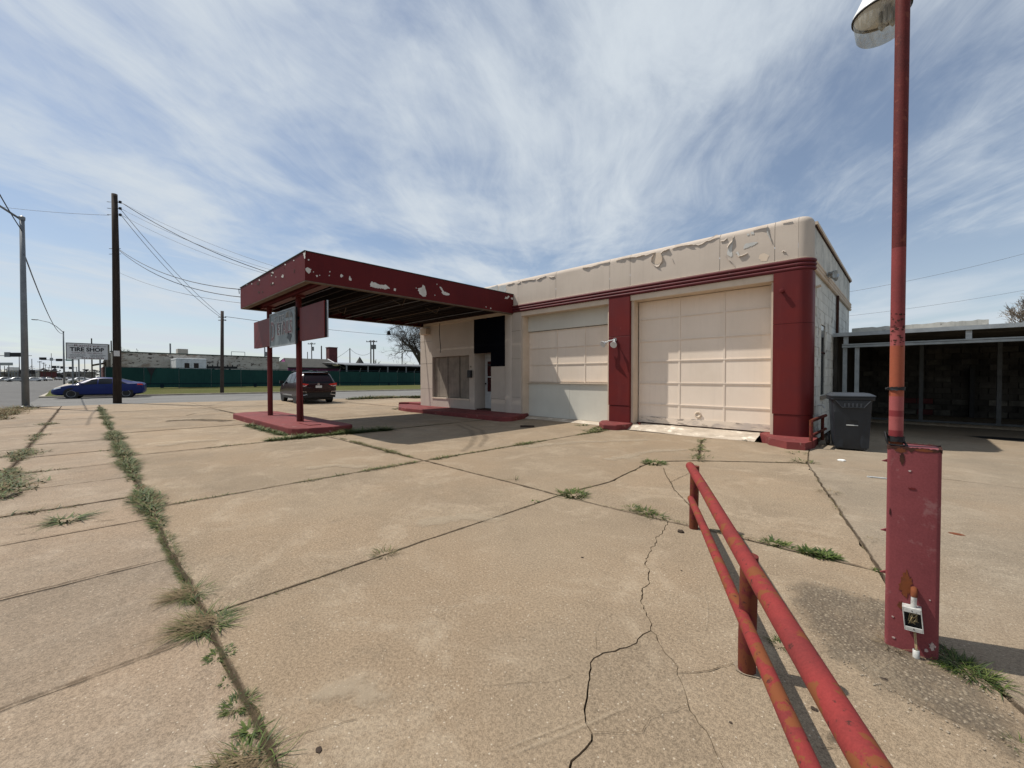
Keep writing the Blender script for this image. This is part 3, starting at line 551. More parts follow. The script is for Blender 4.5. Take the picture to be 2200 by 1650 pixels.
# hairline cracks: narrow gaps filled with dirt, as thin strips lying in the slab face
def hairline(pix, w, seed):
    pts = wig(g2(pix), w, seed, .008, .025); mb = MB(); rg = random.Random(seed); L = []; Rr = []
    for i, (x, y, g) in enumerate(pts):
        x0, y0, _ = pts[max(0, i - 1)]; x1, y1, _ = pts[min(len(pts) - 1, i + 1)]; d = Vector((x1 - x0, y1 - y0)); d = d.normalized() if d.length > 1e-9 else Vector((1, 0))
        k = g * (.2 if i in (0, len(pts) - 1) else rg.uniform(.5, 1.3)); L.append((x - d.y * k, y + d.x * k, .0044)); Rr.append((x + d.y * k, y - d.x * k, .0044))
    part('hairline_crack', mb.grid([L, Rr]), 'soil', forecourt)
for i, (pix, w) in enumerate([([(1585, 1422), (1560, 1432), (1530, 1440), (1500, 1445), (1462, 1447), (1445, 1443)], .0022),
    ([(1268, 1573), (1330, 1576), (1380, 1573), (1395, 1545), (1440, 1530), (1478, 1515)], .0007), ([(1233, 1448), (1210, 1460), (1195, 1466), (1130, 1468), (1045, 1474), (1030, 1472)], .0009),
    ([(1425, 1005), (1430, 1020), (1440, 1036), (1448, 1052), (1462, 1066), (1480, 1084), (1487, 1098)], .006), ([(1375, 985), (1392, 988), (1400, 992)], .006),
    ([(1440, 1036), (1470, 1022), (1497, 1010), (1500, 1000)], .003), ([(600, 1595), (640, 1580), (680, 1568), (770, 1545)], .0011), ([(1282, 1400), (1280, 1360), (1290, 1335), (1320, 1318)], .0006),
    ([(1900, 1393), (1840, 1398), (1780, 1400), (1740, 1405)], .0016), ([(1900, 1480), (1960, 1500), (2030, 1540), (2090, 1570), (2150, 1590)], .0016),
    ([(0, 1480), (120, 1440), (230, 1405), (330, 1375)], .0012), ([(0, 1170), (120, 1150), (230, 1130), (320, 1118)], .003), ([(30, 1150), (90, 1143)], .004), ([(200, 1122), (250, 1116)], .006),
    ([(1760, 1610), (1820, 1600), (1880, 1640)], .002), ([(400, 893), (420, 888), (470, 884)], .02), ([(690, 862), (760, 866), (850, 868), (900, 876)], .018), ([(560, 905), (640, 899), (700, 895)], .014),
    ([(470, 880), (505, 888)], .03), ([(745, 938), (690, 944), (620, 950)], .008)]): hairline(pix, w, 300 + i)

# ================================================================== THE SERVICE STATION
FY = 10.75; DY = 11.15; XR = -1.50; XL = -16.22; ZC = .15; ZM0, ZM1 = 3.765, 4.025; ZP = 4.95; YE = 18.65
st = thing('service_station', 'abandoned cream and dark red service station with two garage bays and peeling parapet', 'building', (-8, 12, 0))
B = lambda name, *a, m='cream', **k: part(name, box(*a), m, st, **k)
# wall mass behind the facade skin (roof, back, left side)
B('wall', XL + .31, -10.0, FY + .72, FY + .9, -.05, ZM0, m='dark_shed', label='inner wall behind the office front')
B('wall', XL + .002, XL + .30, FY + .301, YE, -.05, ZM1 + .6, m='cream')
B('wall', XL, XR - .02, YE - .2, YE, -.05, ZM1 + .6, m='side_stucco')
B('roof', XL + .31, XR - .35, FY + .36, YE - .21, 4.30, 4.42, m='tin')
B('ceiling', -9.9, XR - .3, DY + .15, YE - .21, 3.72, 3.78, m='dark_shed')
B('back_wall', -10.0, XR - .31, DY + .12, DY + .16, .0, 3.72, m='dark_shed')
# office front: pieces around window and door opening
WX0, WX1, WZ0, WZ1 = -15.28, -12.75, .56, 2.33
DX0, DX1, DZ1 = -12.42, -11.46, 2.38
for a in [(XL, WX0, FY, FY + .3, .0, ZM0), (WX1, DX0, FY, FY + .3, .0, ZM0), (WX0, WX1, FY, FY + .3, .0, WZ0), (WX0, WX1, FY, FY + .3, WZ1, ZM0),
          (DX0, DX1, FY, FY + .3, DZ1, ZM0), (DX1, -10.42, FY, FY + .3, .0, ZM0), (-10.42, -9.9, FY, FY + .3, .0, ZM0)]:
    x0, x1, y0, y1, z0, z1 = a
    B('wall_panel', x0 + .003, x1 - .003, y0, y1, z0, z1 if z1 == ZM0 else z1)
# panel joint fillets on the office front (proud strips either side of the corner pilaster)
part('pilaster', MB().prism([(-10.62 + .17 * math.cos(math.pi + math.pi * k / 10) + .09, FY - .05 * math.sin(math.pi * k / 10)) for k in range(11)], ZC, ZM0 - .002), 'cream', st, 40)
for z in (.92, 2.05, 3.05):
    B('panel_joint', XL + .01, WX0 - .01, FY - .003, FY + .01, z, z + .012, m='plywood')
for z in (.72, 2.1, 3.1): B('panel_joint', -10.40, -9.93, FY - .003, FY + .01, z, z + .010, m='plywood')
B('panel_joint', DX1 + .02, -10.70, FY - .003, FY + .01, .62, .63, m='tan_trim')
B('panel_joint', -14.05, -14.04, FY - .003, FY + .01, ZC, WZ0 - .02, m='tan_trim')
# boarded window
wn = B('window', WX0 + .001, WX1 - .001, FY + .16, FY + .18, WZ0, WZ1, m='plywood', label='office window boarded up with weathered plywood')
bx = [WX0 + .02, WX0 + .32, -14.32, -13.52, WX1 - .02]
for i in range(4): part('board', box(bx[i] + .012, bx[i + 1] - .012, FY + .115 + .012 * (i % 2), FY + .155, WZ0 + .03, WZ1 - .03 - .02 * (i == 1)), 'plywood', wn)
for x in (bx[2], bx[3]): part('batten', box(x - .035, x + .035, FY + .09, FY + .113, WZ0 + .02, WZ1 - .02), 'plywood', wn)
B('window_sill', WX0 - .02, WX1 + .02, FY - .025, FY + .2, WZ0 - .06, WZ0 - .002, m='cream_trim')
# door in its recess
B('jamb', DX0 - .05, DX0, FY + .301, FY + .62, ZC, DZ1, m='cream'); B('jamb', DX1, DX1 + .05, FY + .301, FY + .62, ZC, DZ1, m='cream')
B('recess_ceiling', DX0, DX1, FY + .301, FY + .62, DZ1, DZ1 + .05, m='cream')
DYp = FY + .55
dr = B('door', DX0 + .02, DX1 - .02, DYp, DYp + .05, ZC + .04, 2.22, m='white_paint', label='white office door with dark red glass panes')
part('glass', box(DX0 + .17, DX1 - .15, DYp - .004, DYp + .01, 1.47, 2.08), 'dark_red_glass', dr); part('glass', box(DX0 + .17, DX1 - .15, DYp - .004, DYp + .01, .86, 1.43), 'dark_red_glass', dr)
for z in (.80, 1.43, 2.08): part('glazing_bar', box(DX0 + .12, DX1 - .10, DYp - .018, DYp - .002, z, z + .05), 'white_paint', dr)
for x in (DX0 + .12, DX1 - .15): part('glazing_bar', box(x, x + .05, DYp - .015, DYp - .003, .85, 2.08), 'white_paint', dr)
part('knob', MB().lathe([(0, -.07), (.03, -.065), (.035, -.04), (.012, -.03), (.012, 0)], (DX0 + .10, DYp, 1.18), 12, 'Y'), 'black_rubber', dr, True)
part('sticker', box(DX0 + .19, DX1 - .2, DYp - .008, DYp - .005, 1.90, 1.97), 'sign_letter_dark', dr)
B('door_frame', DX0, DX1, DYp + .005, DYp + .08, 2.23, DZ1 - .002, m='white_paint')
B('threshold', DX0, DX1, FY + .1, DYp + .06, ZC - .002, ZC + .035, m='dark_rust')
# black painted board above and beside the door
bl = MB().slabpoly([(-12.44, FY - .012, 3.755), (-10.60, FY - .012, 3.755), (-10.60, FY - .012, 1.85), (-11.462, FY - .012, 1.85), (-11.462, FY - .012, 2.375), (-12.44, FY - .012, 2.375)], (0, 1, 0), .01)
part('black_panel', bl, 'black_paint', st, label='flat black painted panel over the office door')
part('mailbox', box(-12.77, -12.55, FY - .10, FY - .004, 1.42, 1.72), 'black_rubber', st, bevel=.015); B('house_number', -12.70, -12.60, FY - .006, FY - .002, 1.83, 1.90, m='plywood')
part('hanging_cable', MB().tube([(-13.55, 9.9, 3.6), (-13.56, 9.88, 3.3), (-13.52, 9.88, 2.9), (-13.47, 9.88, 2.6), (-13.5, 9.88, 2.42)], .014, 6), 'wire', st, True)
part('vent_box', box(-15.95, -15.45, FY - .22, FY - .004, 3.35, 3.62), 'cream_trim', st, bevel=.02)
# ---- bays
def garage_door(x0, x1, zs, xsplit, name_label):
    gd = B('garage_door', x0, x1, DY + .012, DY + .03, zs[0], zs[-1], m='cream_door', label=name_label)
    xs_ = [x0] + xsplit + [x1]
    for i in range(len(zs) - 1):
        for j in range(len(xs_) - 1): part('panel', box(xs_[j] + .024, xs_[j + 1] - .024, DY + .002, DY + .010, zs[i] + .03, zs[i + 1] - .012), 'cream_door', gd)
    for i in range(1, len(zs) - 1):
        part('rail', box(x0, x1, DY - .016, DY + .004, zs[i] + .006, zs[i] + .030), 'cream_door', gd); part('rail', box(x0, x1, DY - .012, DY + .004, zs[i] - .014, zs[i] + .002), 'cream_door', gd)
    for x in [x0 + .022] + xsplit + [x1 - .022]: part('stile', box(x - .022, x + .022, DY - .010, DY + .011, zs[0], zs[-1]), 'cream_door', gd)
    return gd
gd = garage_door(-5.62, -2.25, [.14, .68, 1.27, 1.88, 2.46, 3.08, 3.60], [-4.455, -3.33], 'large cream sectional garage door of the right bay')
part('lock_ring', MB().lathe([(.045, 0), (.075, -.012), (.085, -.03), (.06, -.036), (.05, -.02), (.0, -.016)], (-3.95, DY + .002, .46), 20, 'Y'), 'cream_trim', gd, True)
part('bottom_seal', box(-5.62, -2.25, DY - .01, DY + .011, .13, .15), 'dark_rust', gd)
pmat('worn_door', (.74, .63, .52), (.62, .52, .42), 1.2, rough=.7, chips=((.30, .25, .21), 7, .53, .62), chips2=((.48, .41, .36), 3, .50, .64), stretch=(.5, 1, 2))
part('bottom_rail', box(-5.62, -2.25, DY - .02, DY - .002, .16, .33), 'worn_door', gd)
gd1 = garage_door(-9.86, -6.60, [1.27, 1.87, 2.45, 3.06], [-8.61, -7.48], 'narrower cream sectional door panels of the left bay')
B('header_board', -9.86, -6.45, DY - .07, DY - .018, 3.07, 3.70, m='pale_board', label='pale grey header board above the left bay door')
B('lower_board', -9.86, -8.06, DY - .03, DY - .012, .06, 1.225, m='pale_board', label='pale white board closing the foot of the left bay'); B('lower_board', -8.055, -6.45, DY - .028, DY - .012, .06, 1.225, m='pale_board')
B('ledge', -9.90, -6.45, DY - .085, DY - .001, 1.228, 1.262, m='cream_trim')
# jambs, lintels, soffits
for x0, x1 in ((-9.90, -9.862), (-6.45, -6.37), (-5.69, -5.622), (-2.248, -2.19)): B('jamb', x0, x1, FY + .06, DY + .1, .10, 3.70, m='cream_trim')
B('lintel', -9.9, -6.37, FY + .004, DY + .1, 3.61, ZM0 - .003, m='cream_trim'); B('lintel', -5.69, -2.19, FY + .004, DY + .1, 3.61, ZM0 - .003, m='cream_trim')
B('door_track', -5.66, -5.622, DY - .06, DY - .02, .14, 3.6, m='cream_trim')
# pillars clad in red sheets
def arc(cx, cy, r, a0, a1, n=7): return [(cx + r * math.cos(R(a0 + (a1 - a0) * k / n)), cy + r * math.sin(R(a0 + (a1 - a0) * k / n))) for k in range(n + 1)]
for z0, z1 in ((ZC, .62), (.627, 2.62), (2.627, ZM0 - .002)):
    e = .012 if z0 == ZC else 0
    part('pillar_sheet', box(-6.365 + e, -5.69, FY - .035 + e, FY + .058, z0, z1), 'red_paint', st, bevel=.008)
    part('pillar_sheet', MB().prism([(-2.19 + e * 2, FY - .045 + e)] + arc(-1.74, FY + .205 + e, .25, -90, 0) + [(XR + .01 - e, FY + .42), (-2.19 + e * 2, FY + .42)], z0, z1), 'red_paint', st, 35)
B('corner_trim', XR - .09, XR + .012, FY + .422, FY + .47, .1, ZM0 - .01, m='cream')
# parapet panels: rounded top, rounded corner
prof = [(-.02, ZM1 - .06), (0, ZM1 - .05), (0, ZP - .16)] + [(-.16 + .16 * math.cos(R(a)), ZP - .16 + .16 * math.sin(R(a))) for a in (15, 30, 45, 60, 75, 90)] + [(-.34, ZP), (-.34, ZP - .5)]
seams = [XL, -13.4, -11.6, -10.05, -8.35, -6.36, -5.70, -3.33, -2.18, -1.74]
for a, b in zip(seams, seams[1:]):
    dz = rnd.uniform(-.003, .003)
    part('parapet_panel', sweep([(a + .004, FY + dz), (b - .004, FY + dz)], [(0, -1)] * 2, prof), 'cream', st, 35)
cp = arc(-1.74, FY + .25, .25, -90, 0, 10); part('parapet_corner', sweep(cp + [(-1.49, FY + .30)], [(math.cos(R(-90 + 9 * k)), math.sin(R(-90 + 9 * k))) for k in range(11)] + [(1, 0)], prof), 'cream', st, 35)
# mouldings: three rolls, red on the front and round the corner, cream on the side
for i, zc in enumerate((ZM0 + .042, ZM0 + .127, ZM0 + .212)):
    r_ = .043; d = .012
    pts = [(-16.25, FY - d, zc), (-12, FY - d, zc), (-6, FY - d, zc), (-1.74, FY - d, zc)] + [(x, y, zc) for x, y in arc(-1.74, FY + .25, .25 + d, -90, -3, 8)][1:]
    part('moulding', MB().tube(pts, r_, 10), 'red_moulding', st, 50)
    part('side_moulding', MB().tube([(XR + d, FY + .262, zc), (XR + d, 14, zc), (XR + d, YE, zc)], r_, 10), 'cream_trim', st, 50)
B('moulding_bed', -16.25, -1.74, FY + .002, FY + .12, ZM0, ZM1 + .01, m='red_moulding')
part('moulding_edge', sweep([(-16.25, FY), (-1.74, FY)] + arc(-1.74, FY + .25, .25, -90, 0, 8)[1:] + [(-1.49, FY + .3)], [(0, -1), (0, -1)] + [(math.cos(R(-90 + 11.25 * k)), math.sin(R(-90 + 11.25 * k))) for k in range(1, 9)] + [(1, 0)],
     [(.002, ZM1 - .022), (.03, ZM1 - .018), (.034, ZM1 + .002), (.002, ZM1 + .012)]), 'cream_trim', st, 35)
# side wall of painted blocks
B('side_wall', XR - .30, XR - .012, FY + .425, YE - .002, 0, ZM1, m='side_stucco')
B('side_parapet', XR - .30, XR - .004, FY + .36, YE, ZM1, ZP - .17, m='side_stucco'); B('parapet_cap', XR - .36, XR + .05, FY + .36, YE + .04, ZP - .168, ZP - .10, m='cream_trim'); B('parapet_cap', XR - .33, XR + .02, FY + .362, YE + .02, ZP - .20, ZP - .169, m='dark_rust')
bm_ = MB().box(-.012, .012, -.2, .2, -.108, .108).mesh('block', 'block_paint')
WY0, WY1, WSZ0, WSZ1 = 12.10, 12.78, 1.02, 2.70
for r_ in range(16):
    z = .12 + .111 + r_ * .2235
    y = FY + .48 + (.0 if r_ % 2 else .207)
    while y + .41 < YE:
        yc = y + .207
        if not (yc > WY0 - .2 and yc < WY1 + .2 and WSZ0 - .05 < z < WSZ1 + .05):
            o = bpy.data.objects.new('block', bm_); o.location = (XR - .006 + rnd.uniform(-.003, .003), yc, z); col.objects.link(o); o.parent = st; o.matrix_parent_inverse = Matrix.Translation(-st.location)
        y += .414
B('side_window', XR - .010, XR - .006, WY0, WY1, WSZ0, WSZ1, m='dark_glass', label='narrow dark window opening in the block side wall')
for y0, y1 in ((WY0 - .09, WY0), (WY1, WY1 + .09)): B('window_jamb', XR - .012, XR + .012, y0, y1, WSZ0 - .02, WSZ1, m='block_paint')
B('window_lintel', XR - .012, XR + .014, WY0 - .1, WY1 + .1, WSZ1 + .001, WSZ1 + .12, m='block_paint'); B('side_sill', XR - .01, XR + .06, WY0 - .08, WY1 + .08, WSZ0 - .10, WSZ0 - .021, m='plywood')
B('window_bar', XR + .0, XR + .014, WY0, WY1, 2.02, 2.06, m='dark_rust')
part('drain_pipe', MB().tube([(XR + .05, 14.75, 2.6), (XR + .05, 14.75, 3.74)], .035, 8), 'dark_rust', st)
part('hose_tap', MB().tube([(XR, 11.75, .80), (XR + .10, 11.75, .80), (XR + .13, 11.75, .74)], .018, 8), 'bare_steel', st)
part('pipe_stub', MB().tube([(XR, 11.3, 3.45), (XR + .10, 11.3, 3.47)], .03, 8), 'cream_trim', st)
# small fittings on the front
part('bolt_boss', MB().lathe([(0, -.10), (.045, -.095), (.05, -.05), (.035, -.045), (.035, 0)], (-2.02, FY - .046, 3.35), 12, 'Y'), 'red_paint', st, 40)
def flood(parent, c, s=1., mat_='white_paint'):
    c = Vector(c)
    part('bracket', MB().lathe([(.055, 0), (.055, .03), (.02, .05)], c - Vector((0, .05, 0)), 12, 'Y'), mat_, parent)
    for dx, dz in ((-.26, -.09), (.06, -.12)):
        e = c + Vector((dx, -.16, dz)) * s
        part('arm', MB().tube([c + Vector((0, -.04, 0)), c.lerp(e, .5) + Vector((0, -.04, .02)), e], .018, 8), mat_, parent)
        d = (e - c).normalized() * .5 + Vector((0, -.75, -.35)); d.normalize(); q = Vector((0, 0, 1)).rotation_difference(d)
        mb = MB().lathe([(.0, -.05), (.035, -.05), (.045, .0), (.095, .06), (.10, .085), (.085, .088), (.02, .07), (0, .07)], (0, 0, 0), 16); mb.v = [tuple(q @ (Vector(v) * s) + e) for v in mb.v]
        part('lamp_head', mb, mat_, parent, 50)
fl = thing('floodlight', 'white twin-head floodlight on the middle red pillar', 'floodlight', (-6.14, FY - .03, 2.53)); flood(fl, (-6.14, FY - .035, 2.53))
fl2 = thing('floodlight', 'grey twin floodlight high on the block side wall under the parapet', 'floodlight', (XR, 12.8, 4.1))
c = PX(1772, 592, XR); part('bracket', MB().tube([c, c + Vector((.08, 0, 0))], .06, 10), 'galv', fl2)
for dy in (-.22, .22):
    e = c + Vector((.15, dy, -.02)); part('arm', MB().tube([c + Vector((.07, 0, 0)), e], .025, 8), 'galv', fl2)
    mb = MB().lathe([(0, -.08), (.06, -.08), (.07, .0), (.13, .09), (.13, .12), (0, .10)], (0, 0, 0), 16); q = Vector((0, 0, 1)).rotation_difference(Vector((.8, dy * 1.5, -.25)).normalized()); mb.v = [tuple(q @ (Vector(v) * .7) + e) for v in mb.v]; part('lamp_head', mb, 'galv', fl2, 50)
# paint peeling off the parapet: curled strips, bare patches
def strip(pix, w, seed, Y=FY - .004, mat_='cream', curl=.05):
    pts = [PY(u, v, Y) for u, v in pix]; rg = random.Random(seed); dense = []
    for a, b in zip(pts, pts[1:]):
        k = max(1, int((b - a).length / .05)); dense += [a.lerp(b, j / k) + Vector((0, 0, rg.uniform(-.012, .012))) for j in range(k)]
    dense.append(pts[-1]); rows = [[], [], [], []]; ph = rg.uniform(0, 9)
    for i, p in enumerate(dense):
        k = w * (.35 + .9 * abs(mnoise.noise((i * .21 + ph, seed, 0)))); cu = curl * (.3 + 1.1 * abs(mnoise.noise((i * .16, seed, 5))))
        for r_, (fz, fy) in zip(rows, ((.012, .0), (-.35, -.12), (-.75, -.55), (-.95, -1.0))): r_.append((p.x, p.y + fy * cu, p.z + fz * k))
    part('peeling_paint', MB().grid(rows), mat_, st, True)
def patch(pix, mk, Yx, mat_, name='bare_patch', axis='Y', parent=None, th=.003):
    f = PY if axis == 'Y' else PX; s = -1 if axis == 'Y' else 1; rg = random.Random(int(pix[0][0] * 7 + pix[0][1])); q = []
    for (ua, va), (ub, vb) in zip(pix, pix[1:] + pix[:1]):
        L = math.hypot(ub - ua, vb - va); k = max(1, int(L / 1.3)); j = min(.9, L * .12); q += [(ua + (ub - ua) * i / k + rg.uniform(-j, j), va + (vb - va) * i / k + rg.uniform(-j, j)) for i in range(k)]
    pix = q
    part(name, MB().slabpoly([f(u, v, Yx) for u, v in pix], (0, s, 0) if axis == 'Y' else (s, 0, 0), th), mat_, parent or st)
c4 = lambda L: [(1250 + x / 2.895, 430 + y / 2.895) for x, y in L]
c2 = lambda L: [(1000 + x / 11, 580 + y / 11) for x, y in L]
for i, (pix, w) in enumerate([(c4([(0, 414), (60, 410), (110, 386), (170, 375)]), .06), (c4([(210, 370), (250, 352), (330, 350), (400, 335), (450, 322)]), .06), (c4([(455, 318), (438, 350), (434, 380), (455, 402), (480, 402)]), .09),
        (c4([(480, 402), (502, 375), (503, 345), (492, 325), (515, 305), (540, 292)]), .09), (c4([(560, 298), (585, 278), (640, 272), (690, 272)]), .07), (c4([(690, 270), (725, 268), (750, 262), (790, 240), (845, 213)]), .10),
        (c4([(862, 250), (885, 245), (902, 232)]), .08), (c4([(945, 212), (938, 240), (918, 262), (905, 285)]), .12), (c4([(897, 335), (915, 358), (935, 378), (952, 404)]), .10), (c4([(1155, 150), (1160, 185), (1172, 220), (1190, 272)]), .10),
        (c4([(955, 320), (975, 345), (1000, 342), (1030, 325)]), .05), (c4([(565, 360), (572, 378), (578, 390)]), .06), (c4([(1245, 318), (1255, 308), (1268, 318)]), .06), (c4([(1060, 180), (1100, 165), (1150, 152)]), .05),
        (c2([(980, 330), (1060, 315), (1150, 290)]), .07), (c2([(1210, 292), (1260, 285), (1300, 255)]), .08), (c2([(1320, 245), (1480, 225), (1650, 205)]), .08), (c2([(1680, 188), (1740, 185), (1820, 150), (1900, 122)]), .08), (c2([(1970, 155), (2040, 140), (2110, 135)]), .07),
        (c4([(1240, 128), (1270, 120), (1300, 116)]), .05)]): strip(pix, w, 50 + i)
for L in ([(948, 222), (938, 250), (922, 268), (910, 290), (903, 335), (925, 355), (938, 350), (932, 320), (936, 290)], [(1015, 272), (1060, 262), (1095, 262), (1075, 280), (1045, 290), (1005, 305)], [(1148, 168), (1165, 180), (1172, 225), (1185, 265), (1170, 245), (1152, 205)],
          [(955, 325), (972, 320), (985, 345), (968, 346)], [(1025, 212), (1040, 206), (1044, 218), (1030, 222)], [(1050, 200), (1068, 196), (1072, 212), (1054, 216)]): patch(c4(L), None, FY - .003, 'undercoat')
for L in ([(440, 330), (500, 328), (503, 370), (478, 398), (450, 398), (436, 370)], [(1110, 335), (1140, 330), (1165, 345), (1150, 378), (1115, 380), (1100, 360)]): patch(c4(L), None, FY - .0025, 'cream_trim', th=.001)
patch(c2([(790, 390), (950, 345), (965, 470), (940, 520), (790, 520)]), None, FY - .003, 'undercoat'); patch(c2([(520, 440), (760, 360), (770, 500), (640, 500)]), None, FY - .003, 'undercoat')
# office kerb, pillar feet, garage apron
def kerb(name, pts, z, label, cat='kerb', mat_='red_kerb', bev=.03):
    o = part(name, MB().prism(pts, -.06, z), mat_, None, bevel=bev); return tag(o, label, cat)
ok = [G(856, 874, ZC), G(872, 876.5, ZC), G(920, 881, ZC), G(980, 886.5, ZC), G(1040, 892.5, ZC), G(1078, 896, ZC), G(1100, 895.5, ZC), G(1122, 891.5, ZC), G(1136, 887, ZC)]
kerb('office_kerb', [(p.x, p.y) for p in ok] + [(-9.93, FY + .06), (-17.2, FY + .06), (-17.6, FY - .3)], ZC, 'long raised red kerb along the office front of the station')
kerb('return_kerb', [(-17.75, FY - .25), (-17.55, FY + .10), (-16.9, 12.2), (-16.24, 12.2), (-16.24, FY + .065), (-17.3, FY + .065)], ZC + .09, 'short higher red kerb wrapping the far left corner of the station')
kerb('pillar_foot', [(p.x, p.y) for p in (G(1287, 906, ZC), G(1296, 911.5, ZC), G(1325, 913, ZC), G(1350, 911, ZC), G(1366, 906, ZC))] + [(-5.40, FY + .03), (-5.5, FY + .30), (-6.5, FY + .30), (-6.62, FY)], ZC, 'low red rounded kerb at the foot of the middle pillar')
kerb('pillar_foot', [(p.x, p.y) for p in (G(1644, 935, ZC), G(1652, 941, ZC), G(1690, 949, ZC), G(1730, 952, ZC), G(1750, 947, ZC), G(1757, 940, ZC))] + [(-1.36, FY + .1), (-1.45, FY + .42), (-2.4, FY + .42), (-2.46, FY + .1)], ZC, 'low red rounded kerb at the foot of the right corner pillar')
ap = MB(); ys_ = [(10.30, .004), (10.5, .05), (10.8, .105), (11.2, .125)]; ap.grid([[(x, y + (.06 * math.sin(x * 2.1) if y < 10.4 else 0), z) for x in [-5.95 + .25 * k for k in range(15)]] for y, z in ys_])
struct('garage_apron', ap, 'apron_concrete', 40)
struct('bay_apron', MB().grid([[(x, y, z) for x in (-9.9, -8.5, -7.4, -6.45)] for y, z in ((10.66, .004), (10.9, .03), (11.14, .055))]), 'apron_concrete')

# ================================================================== CANOPY, SIGN, ISLAND
CXR, CXL, CYF, CZ0, CZ1 = -10.28, -16.08, 3.63, 3.74, 4.44
cn = thing('canopy', 'flat dark red canopy with peeling fascia and exposed joists in front of the station', 'canopy', (-13.2, 7, 0))
Cn = lambda name, *a, m='maroon_fascia', **k: part(name, box(*a), m, cn, **k)
Cn('fascia', CXR - .05, CXR, CYF, FY - .004, CZ0, CZ1 - .02, label='long dark red fascia facing the garage bays'); Cn('fascia', CXL + .05, CXR - .052, CYF + .002, CYF + .05, CZ0, CZ1 - .02, label='short dark red fascia facing the street')
Cn('fascia', CXL, CXL + .048, CYF + .001, FY - .004, CZ0, CZ1 - .02)
for a in ((CXR - .09, CXR + .015, CYF - .015, FY - .004), (CXL - .015, CXL + .09, CYF - .015, FY - .004)): Cn('drip_edge', *a, CZ1 - .019, CZ1, m='cap_dark')
Cn('drip_edge', CXL + .092, CXR - .092, CYF - .015, CYF + .09, CZ1 - .019, CZ1, m='cap_dark')
Cn('trim_board', CXR - .16, CXR - .006, CYF + .006, FY - .01, CZ0 - .025, CZ0 - .001, m='tan_trim'); Cn('trim_board', CXL + .006, CXL + .16, CYF + .006, FY - .01, CZ0 - .025, CZ0 - .001, m='tan_trim'); Cn('trim_board', CXL + .162, CXR - .162, CYF + .006, CYF + .17, CZ0 - .025, CZ0 - .001, m='tan_trim')
Cn('wall_ledger', CXL + .2, CXR - .2, FY - .06, FY - .004, CZ0 - .02, CZ0 + .10, m='cream_trim')
y = CYF + .10; k = 0
while y < FY - .1:
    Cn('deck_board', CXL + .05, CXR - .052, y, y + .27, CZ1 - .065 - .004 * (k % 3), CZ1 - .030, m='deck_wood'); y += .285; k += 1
for k in range(16):
    y = CYF + .34 + k * .435; zj = CZ0 + .10 + .03 * math.sin(k * 2.1)
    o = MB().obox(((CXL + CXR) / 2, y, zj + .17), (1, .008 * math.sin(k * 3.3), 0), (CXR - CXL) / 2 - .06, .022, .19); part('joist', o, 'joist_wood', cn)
    if k % 3 == 1: part('lath', MB().tube([(CXL + .1, y + .12, CZ0 + .03), (-13 + math.sin(k), y + .14, CZ0 + .05 + .03 * math.sin(k)), (CXR - .1, y + .1, CZ0 + .04)], .013, 4), 'pale_wire' if k % 2 else 'tan_trim', cn)
for k, (x, y) in enumerate(((-12.2, 8.3), (-14.6, 6.1), (-11.6, 6.6))): part('broken_lath', MB().tube([(x, y, CZ0 + .14), (x + .3, y + .25, CZ0 - .07), (x + .55, y + .2, CZ0 + .10)], .012, 4), 'tan_trim', cn)
Cn('beam', CXL + .06, CXR - .06, 4.16, 4.36, CZ0 + .02, CZ0 + .30, m='red_pole')
PYC = 4.26; PXS = (-15.26, -12.57)
for x in PXS:
    part('post', MB().tube([(x, PYC, .17), (x, PYC, CZ0 + .02)], .078, 16, False), 'red_pole', cn, True)
    part('post_cap', box(x - .18, x + .18, PYC - .12, PYC + .12, CZ0 - .03, CZ0 + .018), 'red_pole', cn)
part('conduit', MB().tube([(PXS[1] + .16, PYC + .04, .18), (PXS[1] + .13, PYC + .03, 1.2), (PXS[1] + .12, PYC, 2.5)], .018, 6), 'red_pole', cn)
c2b = lambda L: [(480 + x / 3.385, 500 + y / 3.385) for x, y in L]
def dab(cx, cy, r, seed, n=7): rg = random.Random(seed); return [(cx + r * rg.uniform(.6, 1.2) * math.cos(6.283 * k / n), cy + r * rg.uniform(.6, 1.3) * math.sin(6.283 * k / n)) for k in range(n)]
for L in ([(597, 258), (612, 252), (622, 257), (638, 265), (634, 285), (622, 300), (610, 290), (600, 275)], [(912, 345), (914, 325), (919, 312), (924, 328), (932, 338), (930, 350)],
          [(1068, 366), (1078, 352), (1088, 362), (1112, 366), (1140, 378), (1165, 382), (1180, 377), (1196, 390), (1210, 405), (1180, 411), (1150, 406), (1118, 404), (1090, 396), (1068, 390)],
          [(1412, 405), (1428, 402), (1442, 398), (1450, 377), (1464, 388), (1470, 412), (1476, 440), (1474, 462), (1460, 466), (1440, 456), (1425, 440)], [(1548, 372), (1556, 370), (1555, 382)],
          [(1570, 392), (1584, 394), (1592, 408), (1602, 428), (1622, 436), (1642, 440), (1646, 450), (1630, 457), (1602, 450), (1588, 440), (1588, 420)], [(2045, 480), (2052, 466), (2064, 470), (2072, 458), (2082, 464), (2066, 482)],
          dab(1246, 415, 12, 3), dab(621, 197, 7, 4), dab(679, 313, 8, 5), dab(858, 314, 12, 6), dab(773, 284, 6, 7), dab(770, 312, 5, 8), dab(655, 285, 4, 9), dab(1944, 550, 5, 10), dab(1910, 540, 4, 11), dab(1538, 455, 4, 12), dab(2098, 478, 9, 13), dab(1402, 402, 4, 14), dab(700, 310, 4, 15)):
    patch(c2b(L), None, CXR + .001, 'fascia_undercoat', axis='X', parent=cn)
